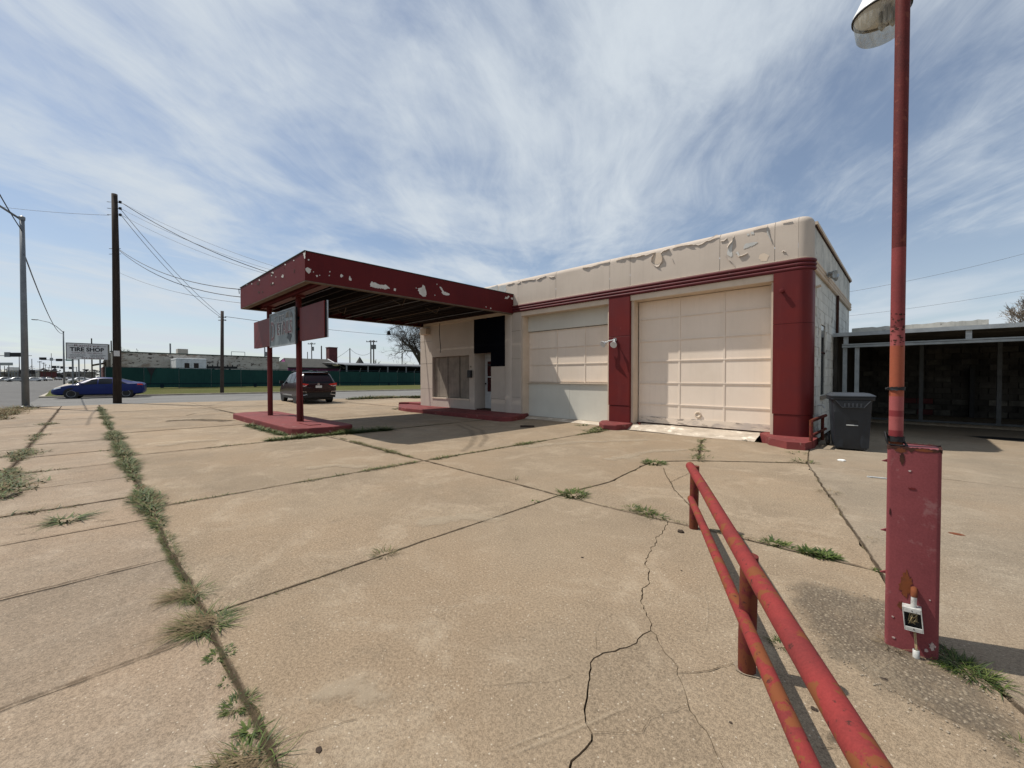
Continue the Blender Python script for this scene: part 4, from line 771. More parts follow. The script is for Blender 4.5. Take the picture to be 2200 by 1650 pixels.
for L in ([(579, 150), (595, 134), (596, 185), (590, 190), (586, 170)], dab(430, 318, 8, 20), dab(433, 310, 7, 21), dab(356, 292, 8, 22), dab(350, 312, 5, 23), dab(261, 345, 6, 24), dab(360, 368, 7, 25), dab(450, 232, 5, 26), dab(512, 202, 4, 27), dab(382, 322, 4, 28), dab(170, 378, 5, 29), dab(207, 373, 4, 30)):
    patch(c2b(L), None, CYF - .001, 'fascia_undercoat', parent=cn)
for L in (dab(252, 368, 13, 31), dab(355, 300, 9, 32), dab(350, 376, 8, 33), dab(365, 372, 6, 34), dab(258, 432, 7, 35), dab(284, 430, 6, 36), dab(516, 270, 5, 37), dab(514, 285, 5, 38), dab(440, 255, 4, 39)): patch(c2b(L), None, CYF - .0015, 'dark_rust', 'chip', parent=cn)
part('cable_hook', MB().tube([(CXL, CYF + .05, 4.38), (CXL - .2, CYF + .0, 4.42), (CXL - .14, CYF, 4.25)], .012, 6), 'wire', cn)
part('soffit_lamp', MB().tube([(-15.9, 9.6, 3.72), (-16.35, 9.3, 3.55), (-16.4, 9.25, 3.42)], .012, 6).lathe([(.0, .12), (.06, .1), (.09, -.06), (0, -.06)], (-16.4, 9.25, 3.36), 12), 'black_rubber', cn)
# hanging sign between the posts
sg = thing('hanging_sign', 'red sign cabinet on the canopy posts with a silver lettered panel in the middle', 'sign', (-13.3, 4.2, 2.4))
SX0, SX1, SZ0, SZ1, SY0, SY1 = -16.27, -10.27, 2.43, 3.32, 4.06, 4.15
SXR = PY(644, 700, 4.06).x
S = lambda name, *a, m='red_paint', **k: part(name, box(*a), m, sg, **k)
S('face', SX0, -14.45, SY0, SY0 + .02, SZ0, SZ1, label='plain red left wing of the sign'); S('face', SXR, SX1, SY0, SY0 + .02, SZ0, SZ1, label='plain red right wing of the sign')
S('back', SX0, -14.45, SY1 - .02, SY1, SZ0, SZ1); S('back', SXR, SX1, SY1 - .02, SY1, SZ0, SZ1)
for xa, xb in ((SX0 + .021, -14.45), (SXR, SX1 - .06)): S('top', xa, xb, SY0 + .021, SY1 - .021, SZ1 - .02, SZ1); S('bottom', xa, xb, SY0 + .021, SY1 - .021, SZ0, SZ0 + .02)
S('strut', -14.45, SXR, SY1 - .015, SY1, 2.75, 2.83, m='sign_black'); S('strut', -14.45, SXR, SY1 - .015, SY1, 3.05, 3.13, m='sign_black'); S('end', SX0, SX0 + .02, SY0 + .021, SY1 - .021, SZ0 + .021, SZ1 - .021)
S('open_end', SX1 - .05, SX1 - .03, SY0 + .021, SY1 - .021, SZ0 + .021, SZ1 - .021, m='dark_shed'); S('edge_strip', SX1 - .004, SX1 + .012, SY1 - .025, SY1 + .01, SZ0, SZ1 + .015, m='galv')
MX0, MX1, MZ0, MZ1, MY = PY(580.5, 700, 3.99).x, PY(633, 700, 3.99).x, 2.385, 3.345, 3.99
S('frame', MX0 - .03, MX1 + .03, MY + .021, MY + .066, MZ0 - .02, MZ1 + .02, m='sign_black')
pnl = S('panel', MX0, MX1, MY, MY + .019, MZ0, MZ1, m='sign_metal', label='weathered silver panel with red outlined lettering')
for a in ((MX0 - .03, MX1 + .03, MZ1 - .005, MZ1 + .03), (MX0 - .03, MX1 + .03, MZ0 - .03, MZ0 + .005)): part('trim', box(a[0], a[1], MY - .012, MY + .021, a[2], a[3]), 'grey_steel', pnl)
for x in (MX0 - .03, MX1 + .0): part('trim', box(x, x + .03, MY - .010, MY + .021, MZ0 + .006, MZ1 - .006), 'grey_steel', pnl)
def lettering(name, body, size, m, x, z, off, parent, Y=MY, sx=1., bold=0.): part(name, text_mesh(body, size, m, (x, Y - off, z), (1, 0, 0), (0, 0, 1), sx=sx, bold=bold), m, parent)
mid = (MX0 + MX1) / 2
lettering('lettering', 'ELITE', .30, 'sign_outline', mid - .22, MZ0 + .76, .004, pnl, sx=1.3)
lettering('lettering', 'D', .82, 'sign_outline', MX0 + .26, MZ0 + .42, .004, pnl, sx=.62, bold=.03); lettering('lettering', 'D', .82, 'sign_letter_red', MX0 + .26, MZ0 + .42, .008, pnl, sx=.62)
lettering('lettering', 'ETAILS', .50, 'sign_outline', mid + .28, MZ0 + .46, .004, pnl, sx=.82, bold=.028); lettering('lettering', 'AILS', .50, 'sign_letter_red', mid + .49, MZ0 + .46, .008, pnl, sx=.82); lettering('lettering', 'E', .50, 'sign_letter_red', mid - .31, MZ0 + .46, .008, pnl, sx=.82); lettering('lettering', 'T', .50, 'sign_letter_dark', mid - .09, MZ0 + .46, .009, pnl, sx=.8)
tx = [(0, .30), (.16, .30), (.16, .16), (.36, .12), (.40, -.02), (.28, -.12), (.22, -.28), (.12, -.18), (.04, -.10), (-.10, -.06), (-.06, .04), (0, .06)]
part('state_emblem', MB().slabpoly([(mid + .52 + a * .8, MY - .006, MZ0 + .20 + b_ * .55) for a, b_ in tx], (0, 1, 0), .004), 'sign_letter_dark', pnl)
for k in range(5):
    pts = [(mid + .62 + (.20 - .03 * k) * math.cos(R(a)) * 1.3, MY - .004, MZ0 + .76 + (.15 - .028 * k) * math.sin(R(a)) - .01 * k) for a in range(-20 + 12 * k, 200 - 14 * k, 16)]
    part('swirl', MB().tube(pts, .009, 5), 'sign_outline', pnl)
# island
isl = [(-10.62, 4.30)] + [(-10.85 + .22 * math.cos(R(a)), 4.75 + .25 * math.sin(R(a))) for a in (0, 30, 60, 90)] + [(-13.5, 5.02), (-16.8, 4.95)] + [(-16.9 + .3 * math.cos(R(a)), 4.55 + .35 * math.sin(R(a))) for a in (100, 130, 160, 180)] + [(-17.25, 3.95), (-16.9, 3.55), (-14, 3.52)] + [(-11.2 + .5 * math.cos(R(a)), 4.02 + .5 * math.sin(R(a))) for a in (-90, -70, -45, -20, 0)]
kerb('pump_island', isl, .18, 'long rounded red concrete island carrying the canopy posts', 'island')
tag(part('cover_plate', box(-12.0, -11.25, 4.05, 4.35, .183, .196), 'red_kerb', None), 'flat red metal cover plate lying on the pump island', 'plate')

# ================================================================== FOREGROUND: PIPE RAIL, LAMP PEDESTAL
hr = thing('pipe_railing', 'rusty red two-pipe railing slanting across the near concrete', 'railing', (-.555, 2.25, 0))
A0, A1 = Vector((-1.462, 4.03, 0)), Vector((-.556, 2.252, 0)); dv = (A1 - A0).normalized(); A2 = A1 + (A1 - A0); pv = Vector((-dv.y, dv.x, 0))  # pv points to the right-hand side
if pv.x > 0: pv = -pv
for i, p in enumerate((A0, A1, A2)):
    part('post', MB().tube([p + Vector((0, 0, -.02)), p + Vector((0, 0, .15)), p + Vector((.004, 0, .4)), p + Vector((.006, 0, .575 if i else .60))], .040, 18), 'post_red', hr, 60)
off = pv * .028
def railpts(z, a, b, k): return [A0.lerp(A1, t) + off + Vector((0, 0, z + .004 * math.sin(t * 5))) for t in [a + (b - a) * j / k for j in range(k + 1)]]
part('top_rail', MB().tube(railpts(.585, -.035, 1.94, 40), .039, 24), 'rail_red', hr, 60)
part('lower_rail', MB().tube(railpts(.285, .0, 1.94, 40), .030, 20), 'rail_red', hr, 60)
for p in ():  part('weld', MB().lathe([(.028, -.03), (.036, -.012), (.036, .012), (.028, .03)], p + off + Vector((0, 0, .285)), 14), 'rail_red', hr, True)
rg = random.Random(4); base = MB()
for k in range(16):
    a = k / 16 * 6.283; r_ = .055 + rg.uniform(-.012, .014); base.v.append((A1.x + r_ * math.cos(a), A1.y + r_ * math.sin(a), .0045))
base.f = [tuple(range(16))]; base.mi = [0]; part('footing', base, 'drive_concrete', hr)

lp = thing('lamp_post', 'red steel pedestal with a tall red pole and round yard light', 'lamp post', (.03, 3.1, 0))
BX0, BX1, BY0, BY1, BZ = -.075, .130, 2.99, 3.20, 1.075
def rbox(x0, x1, y0, y1, r_, n=4): return [(x1 - r_ + r_ * math.cos(R(a)), y0 + r_ + r_ * math.sin(R(a))) for a in (-90, -60, -30, 0)] + [(x1 - r_ + r_ * math.cos(R(a)), y1 - r_ + r_ * math.sin(R(a))) for a in (0, 30, 60, 90)] + [(x0 + r_ + r_ * math.cos(R(a)), y1 - r_ + r_ * math.sin(R(a))) for a in (90, 120, 150, 180)] + [(x0 + r_ + r_ * math.cos(R(a)), y0 + r_ + r_ * math.sin(R(a))) for a in (180, 210, 240, 270)]
part('pedestal', MB().prism(rbox(BX0, BX1, BY0, BY1, .018), .0, BZ), 'box_red', lp, 40)
rg = random.Random(9); rim = MB(); prm = rbox(BX0 - .002, BX1 + .002, BY0 - .002, BY1 + .002, .018); dn = []
for (xa, ya), (xb, yb) in zip(prm, prm[1:] + prm[:1]):
    k = max(1, int(math.hypot(xb - xa, yb - ya) / .008)); dn += [(xa + (xb - xa) * j / k, ya + (yb - ya) * j / k) for j in range(k)]
rim.grid([[(x, y, BZ - .003 - abs(rg.gauss(0, .007))) for x, y in dn], [(x, y, BZ + .004 + rg.uniform(0, .006)) for x, y in dn], [(x + (.03 - x) * .12, y + (3.095 - y) * .12, BZ + .003) for x, y in dn]], True)
part('rusted_rim', rim, 'dark_rust', lp)
def blot(name, cx, cz, rx, rz, m, seed, Y=BY0 - .0025, n=34, th=.002):
    rx *= 1.3; rz *= 1.7; rg = random.Random(seed); part(name, MB().slabpoly([(cx + rx * rg.uniform(.55, 1.15) * math.cos(6.283 * k / n), Y, cz + rz * rg.uniform(.6, 1.15) * math.sin(6.283 * k / n)) for k in range(n)], (0, 1, 0), th), m, lp)
def bp(u, v): p = PY(u, v, BY0 - .003); return p.x, p.z
for (u, v), rx, rz, m, sd in (((1946, 1255), .021, .042, 'rust', 1), ((1935, 1300), .010, .012, 'rust', 2), ((1938, 985), .008, .018, 'dark_rust', 3), ((1936, 968), .018, .008, 'rust', 4), ((2003, 1390), .010, .014, 'paint_scuff', 5), ((1990, 1398), .006, .006, 'paint_scuff', 6), ((1985, 968), .03, .005, 'rust', 7),
                       ((1955, 1012), .005, .003, 'paint_scuff', 8), ((1998, 1290), .003, .002, 'paint_scuff', 9), ((1918, 1325), .004, .003, 'paint_scuff', 10), ((1978, 1350), .004, .002, 'paint_scuff', 11), ((1920, 1370), .006, .003, 'paint_scuff', 12), ((1912, 1100), .002, .012, 'dark_rust', 13), ((1960, 1050), .012, .004, 'red_pole', 14)):
    x, z = bp(u, v); blot('paint_wear', x, z, rx, rz, m, sd)
for v in (990, 1140, 1231):      # hinge tabs sticking out on the left edge
    z = PY(1905, v, BY0 + .05).z; part('hinge_tab', MB().add([(BX0 + .002, BY0 + .06, z + .01), (BX0 + .002, BY0 + .06, z - .008), (BX0 - .024, BY0 + .055, z - .004), (BX0 + .002, BY0 + .075, z + .01), (BX0 + .002, BY0 + .075, z - .008), (BX0 - .024, BY0 + .07, z - .004)], [(0, 1, 2), (3, 5, 4), (0, 2, 5, 3), (1, 4, 5, 2), (0, 3, 4, 1)]), 'box_red', lp)
px_, py_ = -.043, 3.075; PR = .030
for z0, z1, m in ((1.07, 1.115, 'rust'), (1.115, 1.16, 'pole_crimson'), (1.16, 1.235, 'pole_pink'), (1.235, 1.268, 'pole_crimson'), (1.268, 1.345, 'pole_pink'), (1.345, 1.62, 'pole_orange'), (1.62, 1.72, 'pole_pink'), (1.72, 2.15, 'lamp_red'), (2.15, 3.9, 'pole_maroon')):
    part('pole', MB().tube([(px_, py_, z0), (px_, py_, z1)], PR, 20, False), m, lp, True)
part('pole_cap', MB().lathe([(PR, 0), (PR * .7, .02), (0, .025)], (px_, py_, 3.9), 16), 'pole_maroon', lp)
rg = random.Random(2)
for k in range(34):       # dark flaking bands on the pole
    z = rg.uniform(1.61, 1.80); a0 = R(-100 + rg.choice((-1, 1)) * rg.uniform(5, 60)); w = R(rg.uniform(10, 34)); h = rg.uniform(.002, .006); rr = PR + .0012
    n = 5; lo = [(px_ + rr * math.cos(a0 + w * j / n), py_ + rr * math.sin(a0 + w * j / n), z - h * (1 if 0 < j < n else .2) * rg.uniform(.5, 1.2)) for j in range(n + 1)]; hi = [(p[0], p[1], z + h * rg.uniform(.2, 1.)) for p in lo]
    part('flake', MB().grid([lo, hi]), 'dark_rust', lp)
def wrap(z, h, seed):
    rg = random.Random(seed); rows = []
    for j in range(5): rows.append([(px_ + (PR + .004 + .004 * rg.random()) * math.cos(a * .2618), py_ + (PR + .004 + .004 * rg.random()) * math.sin(a * .2618), z + h * j / 4 + .002 * rg.uniform(-1, 1)) for a in range(24)])
    part('tape_wrap', MB().grid(rows, True), 'black_rubber', lp, True)
wrap(1.378, .018, 1); wrap(1.098, .03, 2)
part('tape_tail', MB().tube([(px_ - .03, py_ - .02, 1.12), (px_ - .045, py_ - .03, 1.15), (px_ - .035, py_ - .03, 1.10), (px_ - .03, py_ - .03, 1.082), (px_ + .02, py_ - .04, 1.08), (px_ + .045, py_ - .02, 1.082), (px_ + .03, py_, 1.10)], .006, 6), 'black_rubber', lp, True)
part('tape_tail', MB().tube([(px_ - .028, py_ - .015, 1.388), (px_ - .043, py_ - .02, 1.387), (px_ - .04, py_ - .02, 1.378)], .005, 6), 'black_rubber', lp, True)
# junction box, conduit and wires on the pedestal
jb = part('junction_box', MB(), 'conduit_white', lp); bpy.data.objects.remove(jb)
o0, o1 = PY(1942, 1301, BY0 - .05), PY(1981, 1365, BY0 - .05); jw, jh = .072, .118; jc = Vector(((o0.x + o1.x) / 2, BY0 - .028, (o0.z + o1.z) / 2 + .002)); til = R(-5)
def jrot(mb):
    c_, s_ = math.cos(til), math.sin(til); mb.v = [((x * c_ + z * s_) + jc.x, y + jc.y, (-x * s_ + z * c_) + jc.z) for x, y, z in mb.v]; return mb
t_ = .004
jm = jrot(MB().box(-jw / 2, jw / 2, .020, .026, -jh / 2, jh / 2).box(-jw / 2, -jw / 2 + t_, -.026, .0195, -jh / 2, jh / 2).box(jw / 2 - t_, jw / 2, -.026, .0195, -jh / 2, jh / 2).box(-jw / 2 + t_, jw / 2 - t_, -.026, .0195, jh / 2 - t_, jh / 2).box(-jw / 2 + t_, jw / 2 - t_, -.026, .0195, -jh / 2, -jh / 2 + t_).box(-jw / 2 + t_, jw / 2 - t_, -.026, -.022, jh / 2 - .024, jh / 2 - t_).box(-jw / 2 + t_, jw / 2 - t_, -.026, -.022, -jh / 2 + t_, -jh / 2 + .022))
jb = part('junction_box', jm, 'conduit_white', lp, bevel=.002)
part('box_inside', jrot(MB().box(-jw / 2 + .006, jw / 2 - .006, .012, .018, -jh / 2 + .006, jh / 2 - .006)), 'black_rubber', lp)
for k in range(6):
    rg = random.Random(60 + k); q = [(rg.uniform(-.022, .022), rg.uniform(-.022, .008), rg.uniform(-.03, .03)) for _ in range(5)]; mb = MB().tube(q, .0018, 5); part('loose_wire', jrot(mb), 'wire_tan', lp, True)
for z in (jh / 2 - .013, -jh / 2 + .013): part('screw_hole', jrot(MB().lathe([(0, -.0275), (.0028, -.0275), (.0028, -.024)], (0, 0, z), 8, 'Y')), 'black_rubber', lp)
ct = PY(1963, 1262, BY0 - .03); cbm = PY(1962, 1303, BY0 - .03)
part('conduit', MB().tube([(jc.x, BY0 - .028, jc.z + jh / 2), (jc.x + .002, BY0 - .028, cbm.z + .01), (jc.x + .003, BY0 - .026, cbm.z + .055)], .0115, 14), 'conduit_white', lp, 60)
part('conduit_elbow', MB().tube([(jc.x + .003, BY0 - .026, cbm.z + .050), (jc.x + .003, BY0 - .024, cbm.z + .068), (jc.x + .003, BY0 - .012, cbm.z + .080), (jc.x + .003, BY0 + .004, cbm.z + .082)], .0135, 14), 'rust', lp, 60)
part('feed_wire', MB().tube([(jc.x + .004, BY0 - .02, jc.z - jh / 2), (jc.x + .007, BY0 - .03, jc.z - .09), (jc.x + .012, BY0 - .035, .045), (jc.x + .015, BY0 - .035, .02)], .0022, 6), 'wire_tan', lp, True)
part('feed_wire', MB().tube([(jc.x + .010, BY0 - .02, jc.z - jh / 2), (jc.x + .012, BY0 - .03, jc.z - .09), (jc.x + .017, BY0 - .035, .05), (jc.x + .017, BY0 - .035, .02)], .0022, 6), 'wire_tan', lp, True)
part('conduit_stub', MB().lathe([(.0, .0), (.0135, .0), (.0135, .042), (.0105, .044), (.0105, .02)], (jc.x + .014, BY0 - .035, 0), 14), 'conduit_white', lp, 60)
# yard light on an arm behind the pole
fc = AT(1893, 50, 2.42); fc = Vector((fc.x, fc.y, fc.z)); LR = .130
part('lens', MB().lathe([(LR, .055), (LR - .006, .02), (LR - .016, -.055), (LR - .024, -.066), (LR - .030, -.067)], fc, 36), 'clear_acrylic', lp, True)
part('lens_floor', MB().lathe([(LR - .030, -.067), (.04, -.070), (0, -.070)], fc, 36), 'clear_acrylic', lp, True)
part('gasket', MB().lathe([(LR - .004, .052), (LR + .006, .050), (LR + .007, .060), (LR - .004, .062)], fc, 36), 'black_rubber', lp, True)
part('hood', MB().lathe([(LR + .004, .062), (LR + .002, .075), (LR - .02, .12), (.085, .175), (.08, .26), (.06, .29), (0, .295)], fc, 36), 'lamp_white', lp, 60)
part('reflector', MB().lathe([(LR - .006, .060), (.05, .075), (0, .075)], fc, 36), 'lamp_white', lp, True)
for k in range(3):
    a = k * 2.09 + .5; q = Vector((fc.x + .028 * math.cos(a) + .02, fc.y + .028 * math.sin(a), fc.z)); part('bulb_tube', MB().tube([q + Vector((0, 0, .07)), q + Vector((0, 0, -.02)), q + Vector((.006, 0, -.032)), q + Vector((.016, 0, -.02)), q + Vector((.016, 0, .07))], .009, 8), 'bare_steel', lp, True)
part('lamp_arm', MB().tube([(px_, py_, fc.z + .2), ((px_ + fc.x) / 2, (py_ + fc.y) / 2, fc.z + .26), (fc.x, fc.y, fc.z + .26)], .02, 10), 'galv', lp, True)

# ---- wheeled bin
BC = Vector((-.84, 10.72, 0)); ang = R(12)
bn = thing('wheeled_bin', 'dark grey wheeled refuse bin with closed lid beside the corner pillar', 'bin', BC)
def brot(mb): c_, s_ = math.cos(ang) * 1.06, math.sin(ang) * 1.06; mb.v = [(x * c_ - y * s_ + BC.x, x * s_ + y * c_ + BC.y, z * 1.07) for x, y, z in mb.v]; return mb
def loft(secs, n=4):
    rows = [[(x, y, z) for x, y in rbox(-w, w, -d0, d1, r_)] for w, d0, d1, r_, z in secs]; mb = MB().grid(rows, True); m = len(rows[0]); k = len(rows)
    mb.f += [tuple(range(m - 1, -1, -1)), tuple(range((k - 1) * m, k * m))]; mb.mi += [0, 0]; return mb
part('body', brot(loft([(.235, .25, .30, .05, .03), (.245, .27, .32, .05, .12), (.265, .285, .34, .05, .45), (.285, .31, .36, .05, .86), (.29, .315, .365, .05, .93)])), 'bin_plastic', bn, 35)
part('rim', brot(loft([(.315, .34, .39, .06, .925), (.325, .35, .40, .06, .94), (.325, .35, .40, .06, .985), (.315, .34, .39, .06, .99)])), 'bin_plastic', bn, 35)
part('lid', brot(loft([(.335, .37, .41, .07, .995), (.335, .37, .41, .07, 1.012), (.30, .33, .38, .07, 1.035), (.26, .29, .35, .07, 1.055)])), 'bin_lid', bn, 30)
part('front_bib', brot(MB().add([(-.25, -.355, .925), (.25, -.355, .925), (.155, -.352, .80), (-.155, -.352, .80), (-.25, -.30, .925), (.25, -.30, .925), (.155, -.29, .80), (-.155, -.29, .80)], [(0, 1, 2, 3), (0, 4, 5, 1), (1, 5, 6, 2), (2, 6, 7, 3), (3, 7, 4, 0)])), 'bin_plastic', bn)
part('bib_edge', brot(MB().tube([(-.25, -.357, .925), (-.157, -.355, .80), (.157, -.355, .80), (.25, -.357, .925)], .007, 6)), 'bin_lid', bn)
for k in range(5): part('rib', brot(MB().box(-.125 + k * .058, -.105 + k * .058, -.366, -.35, .81, .875)), 'bin_lid', bn)
part('stamped_lettering', text_mesh('', .04, 'bin_lid', (0, 0, 0), (1, 0, 0), (0, 0, 1)), 'bin_lid', bn) if False else None
part('grip_pocket', brot(MB().box(-.085, .085, -.292, -.262, .46, .66)), 'black_rubber', bn)
part('grip_bar', brot(MB().tube([(-.085, -.296, .47), (.085, -.296, .47)], .009, 8)), 'bare_steel', bn)
for s_ in (-1, 1): part('corner_rib', brot(MB().add([(s_ * .13, -.30, .70), (s_ * .27, -.305, .70), (s_ * .245, -.272, .06), (s_ * .13, -.272, .06), (s_ * .115, -.275, .30), (s_ * .10, -.28, .36)], [(0, 1, 2, 3, 4, 5)])), 'bin_plastic', bn)
for s_ in (-1, 1): part('wheel', brot(MB().lathe([(0, -.03), (.10, -.03), (.125, -.02), (.125, .02), (.10, .03), (0, .03)], (s_ * .29, .34, .125), 18, 'X')), 'black_rubber', bn, 40)
part('handle', brot(MB().tube([(-.24, .40, .94), (-.24, .46, .96), (.24, .46, .96), (.24, .40, .94)], .016, 8)), 'bin_plastic', bn)
# ---- short railing beside the side wall
sr = thing('pipe_railing', 'short dark red pipe railing beside the block wall behind the bin', 'railing', (-1.46, 10.2, 0))
for y in (10.20, 11.75): part('post', MB().tube([(-1.40, y, 0), (-1.40, y, .56)], .032, 12), 'post_red', sr, 60)
part('top_rail', MB().tube([(-1.40, 10.17, .56), (-1.36, 11.9, .56)], .034, 12), 'post_red', sr, 60); part('lower_rail', MB().tube([(-1.40, 10.17, .25), (-1.36, 11.9, .25)], .030, 12), 'post_red', sr, 60)

# ---- litter
def lump(name, c, r_, m, label, cat, seed, flat=.6):
    rg = random.Random(seed); b = bmesh.new(); bmesh.ops.create_icosphere(b, subdivisions=2, radius=1)
    for v in b.verts: k = 1 + .45 * mnoise.noise(v.co * 1.7 + Vector((seed, 0, 0))); v.co = Vector((v.co.x * r_ * k * 1.2, v.co.y * r_ * k, max(-.3, v.co.z) * r_ * k * flat)) + Vector((c[0], c[1], r_ * flat * .3))
    me = bpy.data.meshes.new(name); b.to_mesh(me); b.free(); me.materials.append(MATS[m]); o = bpy.data.objects.new(name, me); col.objects.link(o); return tag(o, label, cat)
p = G(1462, 1143); lump('debris', p, .028, 'leaf_dead', 'dark crumpled clump of debris near the far railing post', 'debris', 3)
for i, (u, v, r_, lab) in enumerate([(1251, 1198, .010, 'tiny dark washer-like scrap alone on the middle slab'), (1749, 1524, .012, 'small dark pebble between the two near railing pipes'), (1900, 1460, .012, 'small dark pebble on the gravelly patch below the pedestal'), (1464, 1226, .006, 'tiny dark speck right of the main crack'), (1570, 1553, .006, 'tiny dark speck in front of the near railing post'), (685, 1612, .012, 'small dead leaf scrap near the lower left weeds'), (1808, 990, .05, 'small scrap of white litter in front of the bin')]):
    p = G(u, v); lump('litter', p, r_, 'paper' if 'white' in lab else 'leaf_dead', lab, 'litter', 20 + i, .45)
a, b_ = G(1118, 918), G(1148, 918.5); tag(part('dark_bar', MB().tube([a + Vector((0, 0, .03)), b_ + Vector((0, 0, .03))], .035, 6), 'leaf_dead'), 'short dark bar lying on the concrete before the left bay', 'bar')
a, b_ = G(10, 1074), G(48, 1060); tag(part('stick', MB().tube([a + Vector((0, 0, .02)), a.lerp(b_, .5) + Vector((.02, 0, .03)), b_ + Vector((0, 0, .015))], [.012, .018, .008], 6), 'leaf_dead'), 'broken brown stick on the sidewalk at the left edge', 'stick')
a, b_ = G(1868, 1026), G(1905, 1030); tag(part('wrench', MB().tube([a + Vector((0, 0, .012)), b_ + Vector((0, 0, .012))], .010, 6).lathe([(.018, 0), (.03, .004), (.03, .018), (.018, .02)], (a.x, a.y, 0), 10), 'bare_steel'), 'small steel rod with a ring end left of the pedestal', 'tool')
p = G(2055, 1148); tag(part('rust_stain', MB().add([(p.x + .05 * math.cos(k * .4) * (1 + .3 * math.sin(k * 3)), p.y + .035 * math.sin(k * .4), .0045) for k in range(16)], [tuple(range(16))]), 'rust', drive), None)
p = G(2185, 945); tag(part('oil_stain', MB().add([(p.x + (1.0 if k < 8 else .7) * math.cos(k * .393) * .9, p.y + .35 * math.sin(k * .393), .0045) for k in range(16)], [tuple(range(16))]), 'black_rubber', drive), None)

# ================================================================== WEEDS
def blade(mb, p, d, L, w, rise, droop, rg, m):
    d = Vector((math.cos(d), math.sin(d), 0)); s_ = Vector((-d.y, d.x, 0)) * w; mb.cur = m; vs = []; bend = rg.gauss(0, .35)
    for t, kw in ((0, 1), (.4, .85), (.75, .55), (1, .08)):
        q = Vector(p) + d * (L * t * math.cos(rise) * (1 + .2 * t)) + Vector((-d.y, d.x, 0)) * (L * bend * t * t) + Vector((0, 0, max(.003, L * (math.sin(rise) * t - droop * t * t)))); vs += [q - s_ * kw, q + s_ * kw]
    mb.add(vs, [(0, 1, 3, 2), (2, 3, 5, 4), (4, 5, 7, 6)])
def clump(mb, c, n, R0, L, dry, rg, flat=.5, lean=None, w=.0035, leafy=0.):
    for k in range(n):
        a = rg.uniform(0, 6.283); r_ = R0 * math.sqrt(rg.random()); p = (c[0] + r_ * math.cos(a), c[1] + r_ * math.sin(a), -.01)
        da = a + rg.gauss(0, .7); isdry = rg.random() < dry
        if lean is not None and isdry: da = lean + rg.gauss(0, .55)
        rise = rg.uniform(.25, 1.35) * (1 - flat) + rg.uniform(.05, .5) * flat
        l_ = L * (.62 if L > .14 and lean is None else 1) * rg.uniform(.45, 1.15) * (1.35 if isdry and lean is not None else 1); ww = w * rg.uniform(.6, 1.3) * (.55 if isdry else 1) * (1 + leafy * rg.random() * 2)
        blade(mb, p, da, l_ * (1 - leafy * .5), ww, rise, rg.uniform(.05, .45), rg, 2 if isdry else (0 if rg.random() < .6 else 1))
WM = ['weed_green', 'weed_dark', 'weed_dry']
def weed(label, u, v, n, R0, L, dry, seed, flat=.5, lean=None, w=.0035, leafy=0., cat='weed', xy=None, ell=None):
    p = xy or (G(u, v).x, G(u, v).y); mb = MB(); rg = random.Random(seed)
    if ell:
        for (du, dv2, nn) in ell: q = G(u + du, v + dv2); clump(mb, (q.x, q.y), nn, R0, L, dry, rg, flat, lean, w, leafy)
    clump(mb, p, n, R0, L, dry, rg, flat, lean, w, leafy)
    o = part('weed_clump', mb, WM); o.data.update(); return tag(o, label, cat, 'weeds growing from the pavement joints')
la = math.atan2(-.5, -.6)
weed('sprawling straw-coloured grass tuft, upper of the two big dry ones at left', 410, 1275, 420, .075, .13, .70, 1, .8, math.atan2(-.75, -.45), .0026)
weed('largest green and straw grass tuft on the left grassy joint', 445, 1340, 620, .095, .145, .55, 2, .75, math.atan2(-.75, -.35), .0028)
weed('dense dark green ferny weed just below the largest dry tuft', 472, 1405, 420, .055, .045, .05, 3, .55, None, .004, .3)
weed('very small dark green weed between two larger ones on the left joint', 489, 1463, 60, .022, .04, .08, 4, .5, None, .003, .2)
weed('round bristly dark weed with dry tips near the lower left', 512, 1512, 420, .05, .05, .3, 5, .5, None, .0028)
weed('bright green rosette of broad leaves near the lower left corner', 540, 1568, 90, .02, .07, .04, 6, .55, None, .006, .3)
weed('long dry grass clump at the bottom edge of the picture', 525, 1650, 560, .095, .115, .65, 7, .6, math.atan2(-.8, .1), .0026)
weed('flat grey-green tuft alone on the left sidewalk slab', 146, 1117, 130, .10, .20, .15, 8, .8, math.atan2(-.9, -.1), .006)
weed('bushy green weed where two joints cross in mid-forecourt', 1232, 1063, 260, .16, .20, .12, 9, .35, None, .006, .2)
weed('green weed mound on the diagonal crack left of the railing end', 1405, 995, 220, .16, .20, .10, 10, .5, None, .008, .2)
weed('tall spindly weed clump on the crack before the big garage door', 1503, 968, 200, .15, .15, .35, 11, .5, None, .007, .1)
weed('small dry tuft alone on the crack between the front slabs', 826, 1192, 150, .06, .12, .8, 12, .35, None, .003)
weed('long low weed patch on the joint left of the far railing post', 1385, 1100, 200, .09, .15, .3, 13, .45, None, .005, ell=[(25, 10, 120), (-25, -8, 60)])
weed('leafy green weed patch on the joint right of the near railing', 1740, 1188, 220, .06, .09, .05, 14, .35, None, .006, .3, ell=[(40, 8, 130), (25, 6, 130), (-80, -22, 90), (-60, -16, 60)])
weed('small leafy weed touching the left side of the lamp pedestal', 1888, 1226, 70, .03, .05, .0, 15, .4, None, .007, .5)
weed('dark grass spilling from the right foot of the lamp pedestal', 2062, 1432, 420, .06, .09, .1, 16, .5, None, .0028, ell=[(-28, -18, 200), (35, 20, 140), (55, 32, 70)])
weed('pale straw tuft at the left foot of the lamp pedestal', 1920, 1392, 160, .035, .085, .97, 17, .35, None, .0022)
weed('yellow-green tuft between the railing pipes near the worn patch', 1678, 1385, 120, .03, .075, .45, 18, .35, None, .0026)
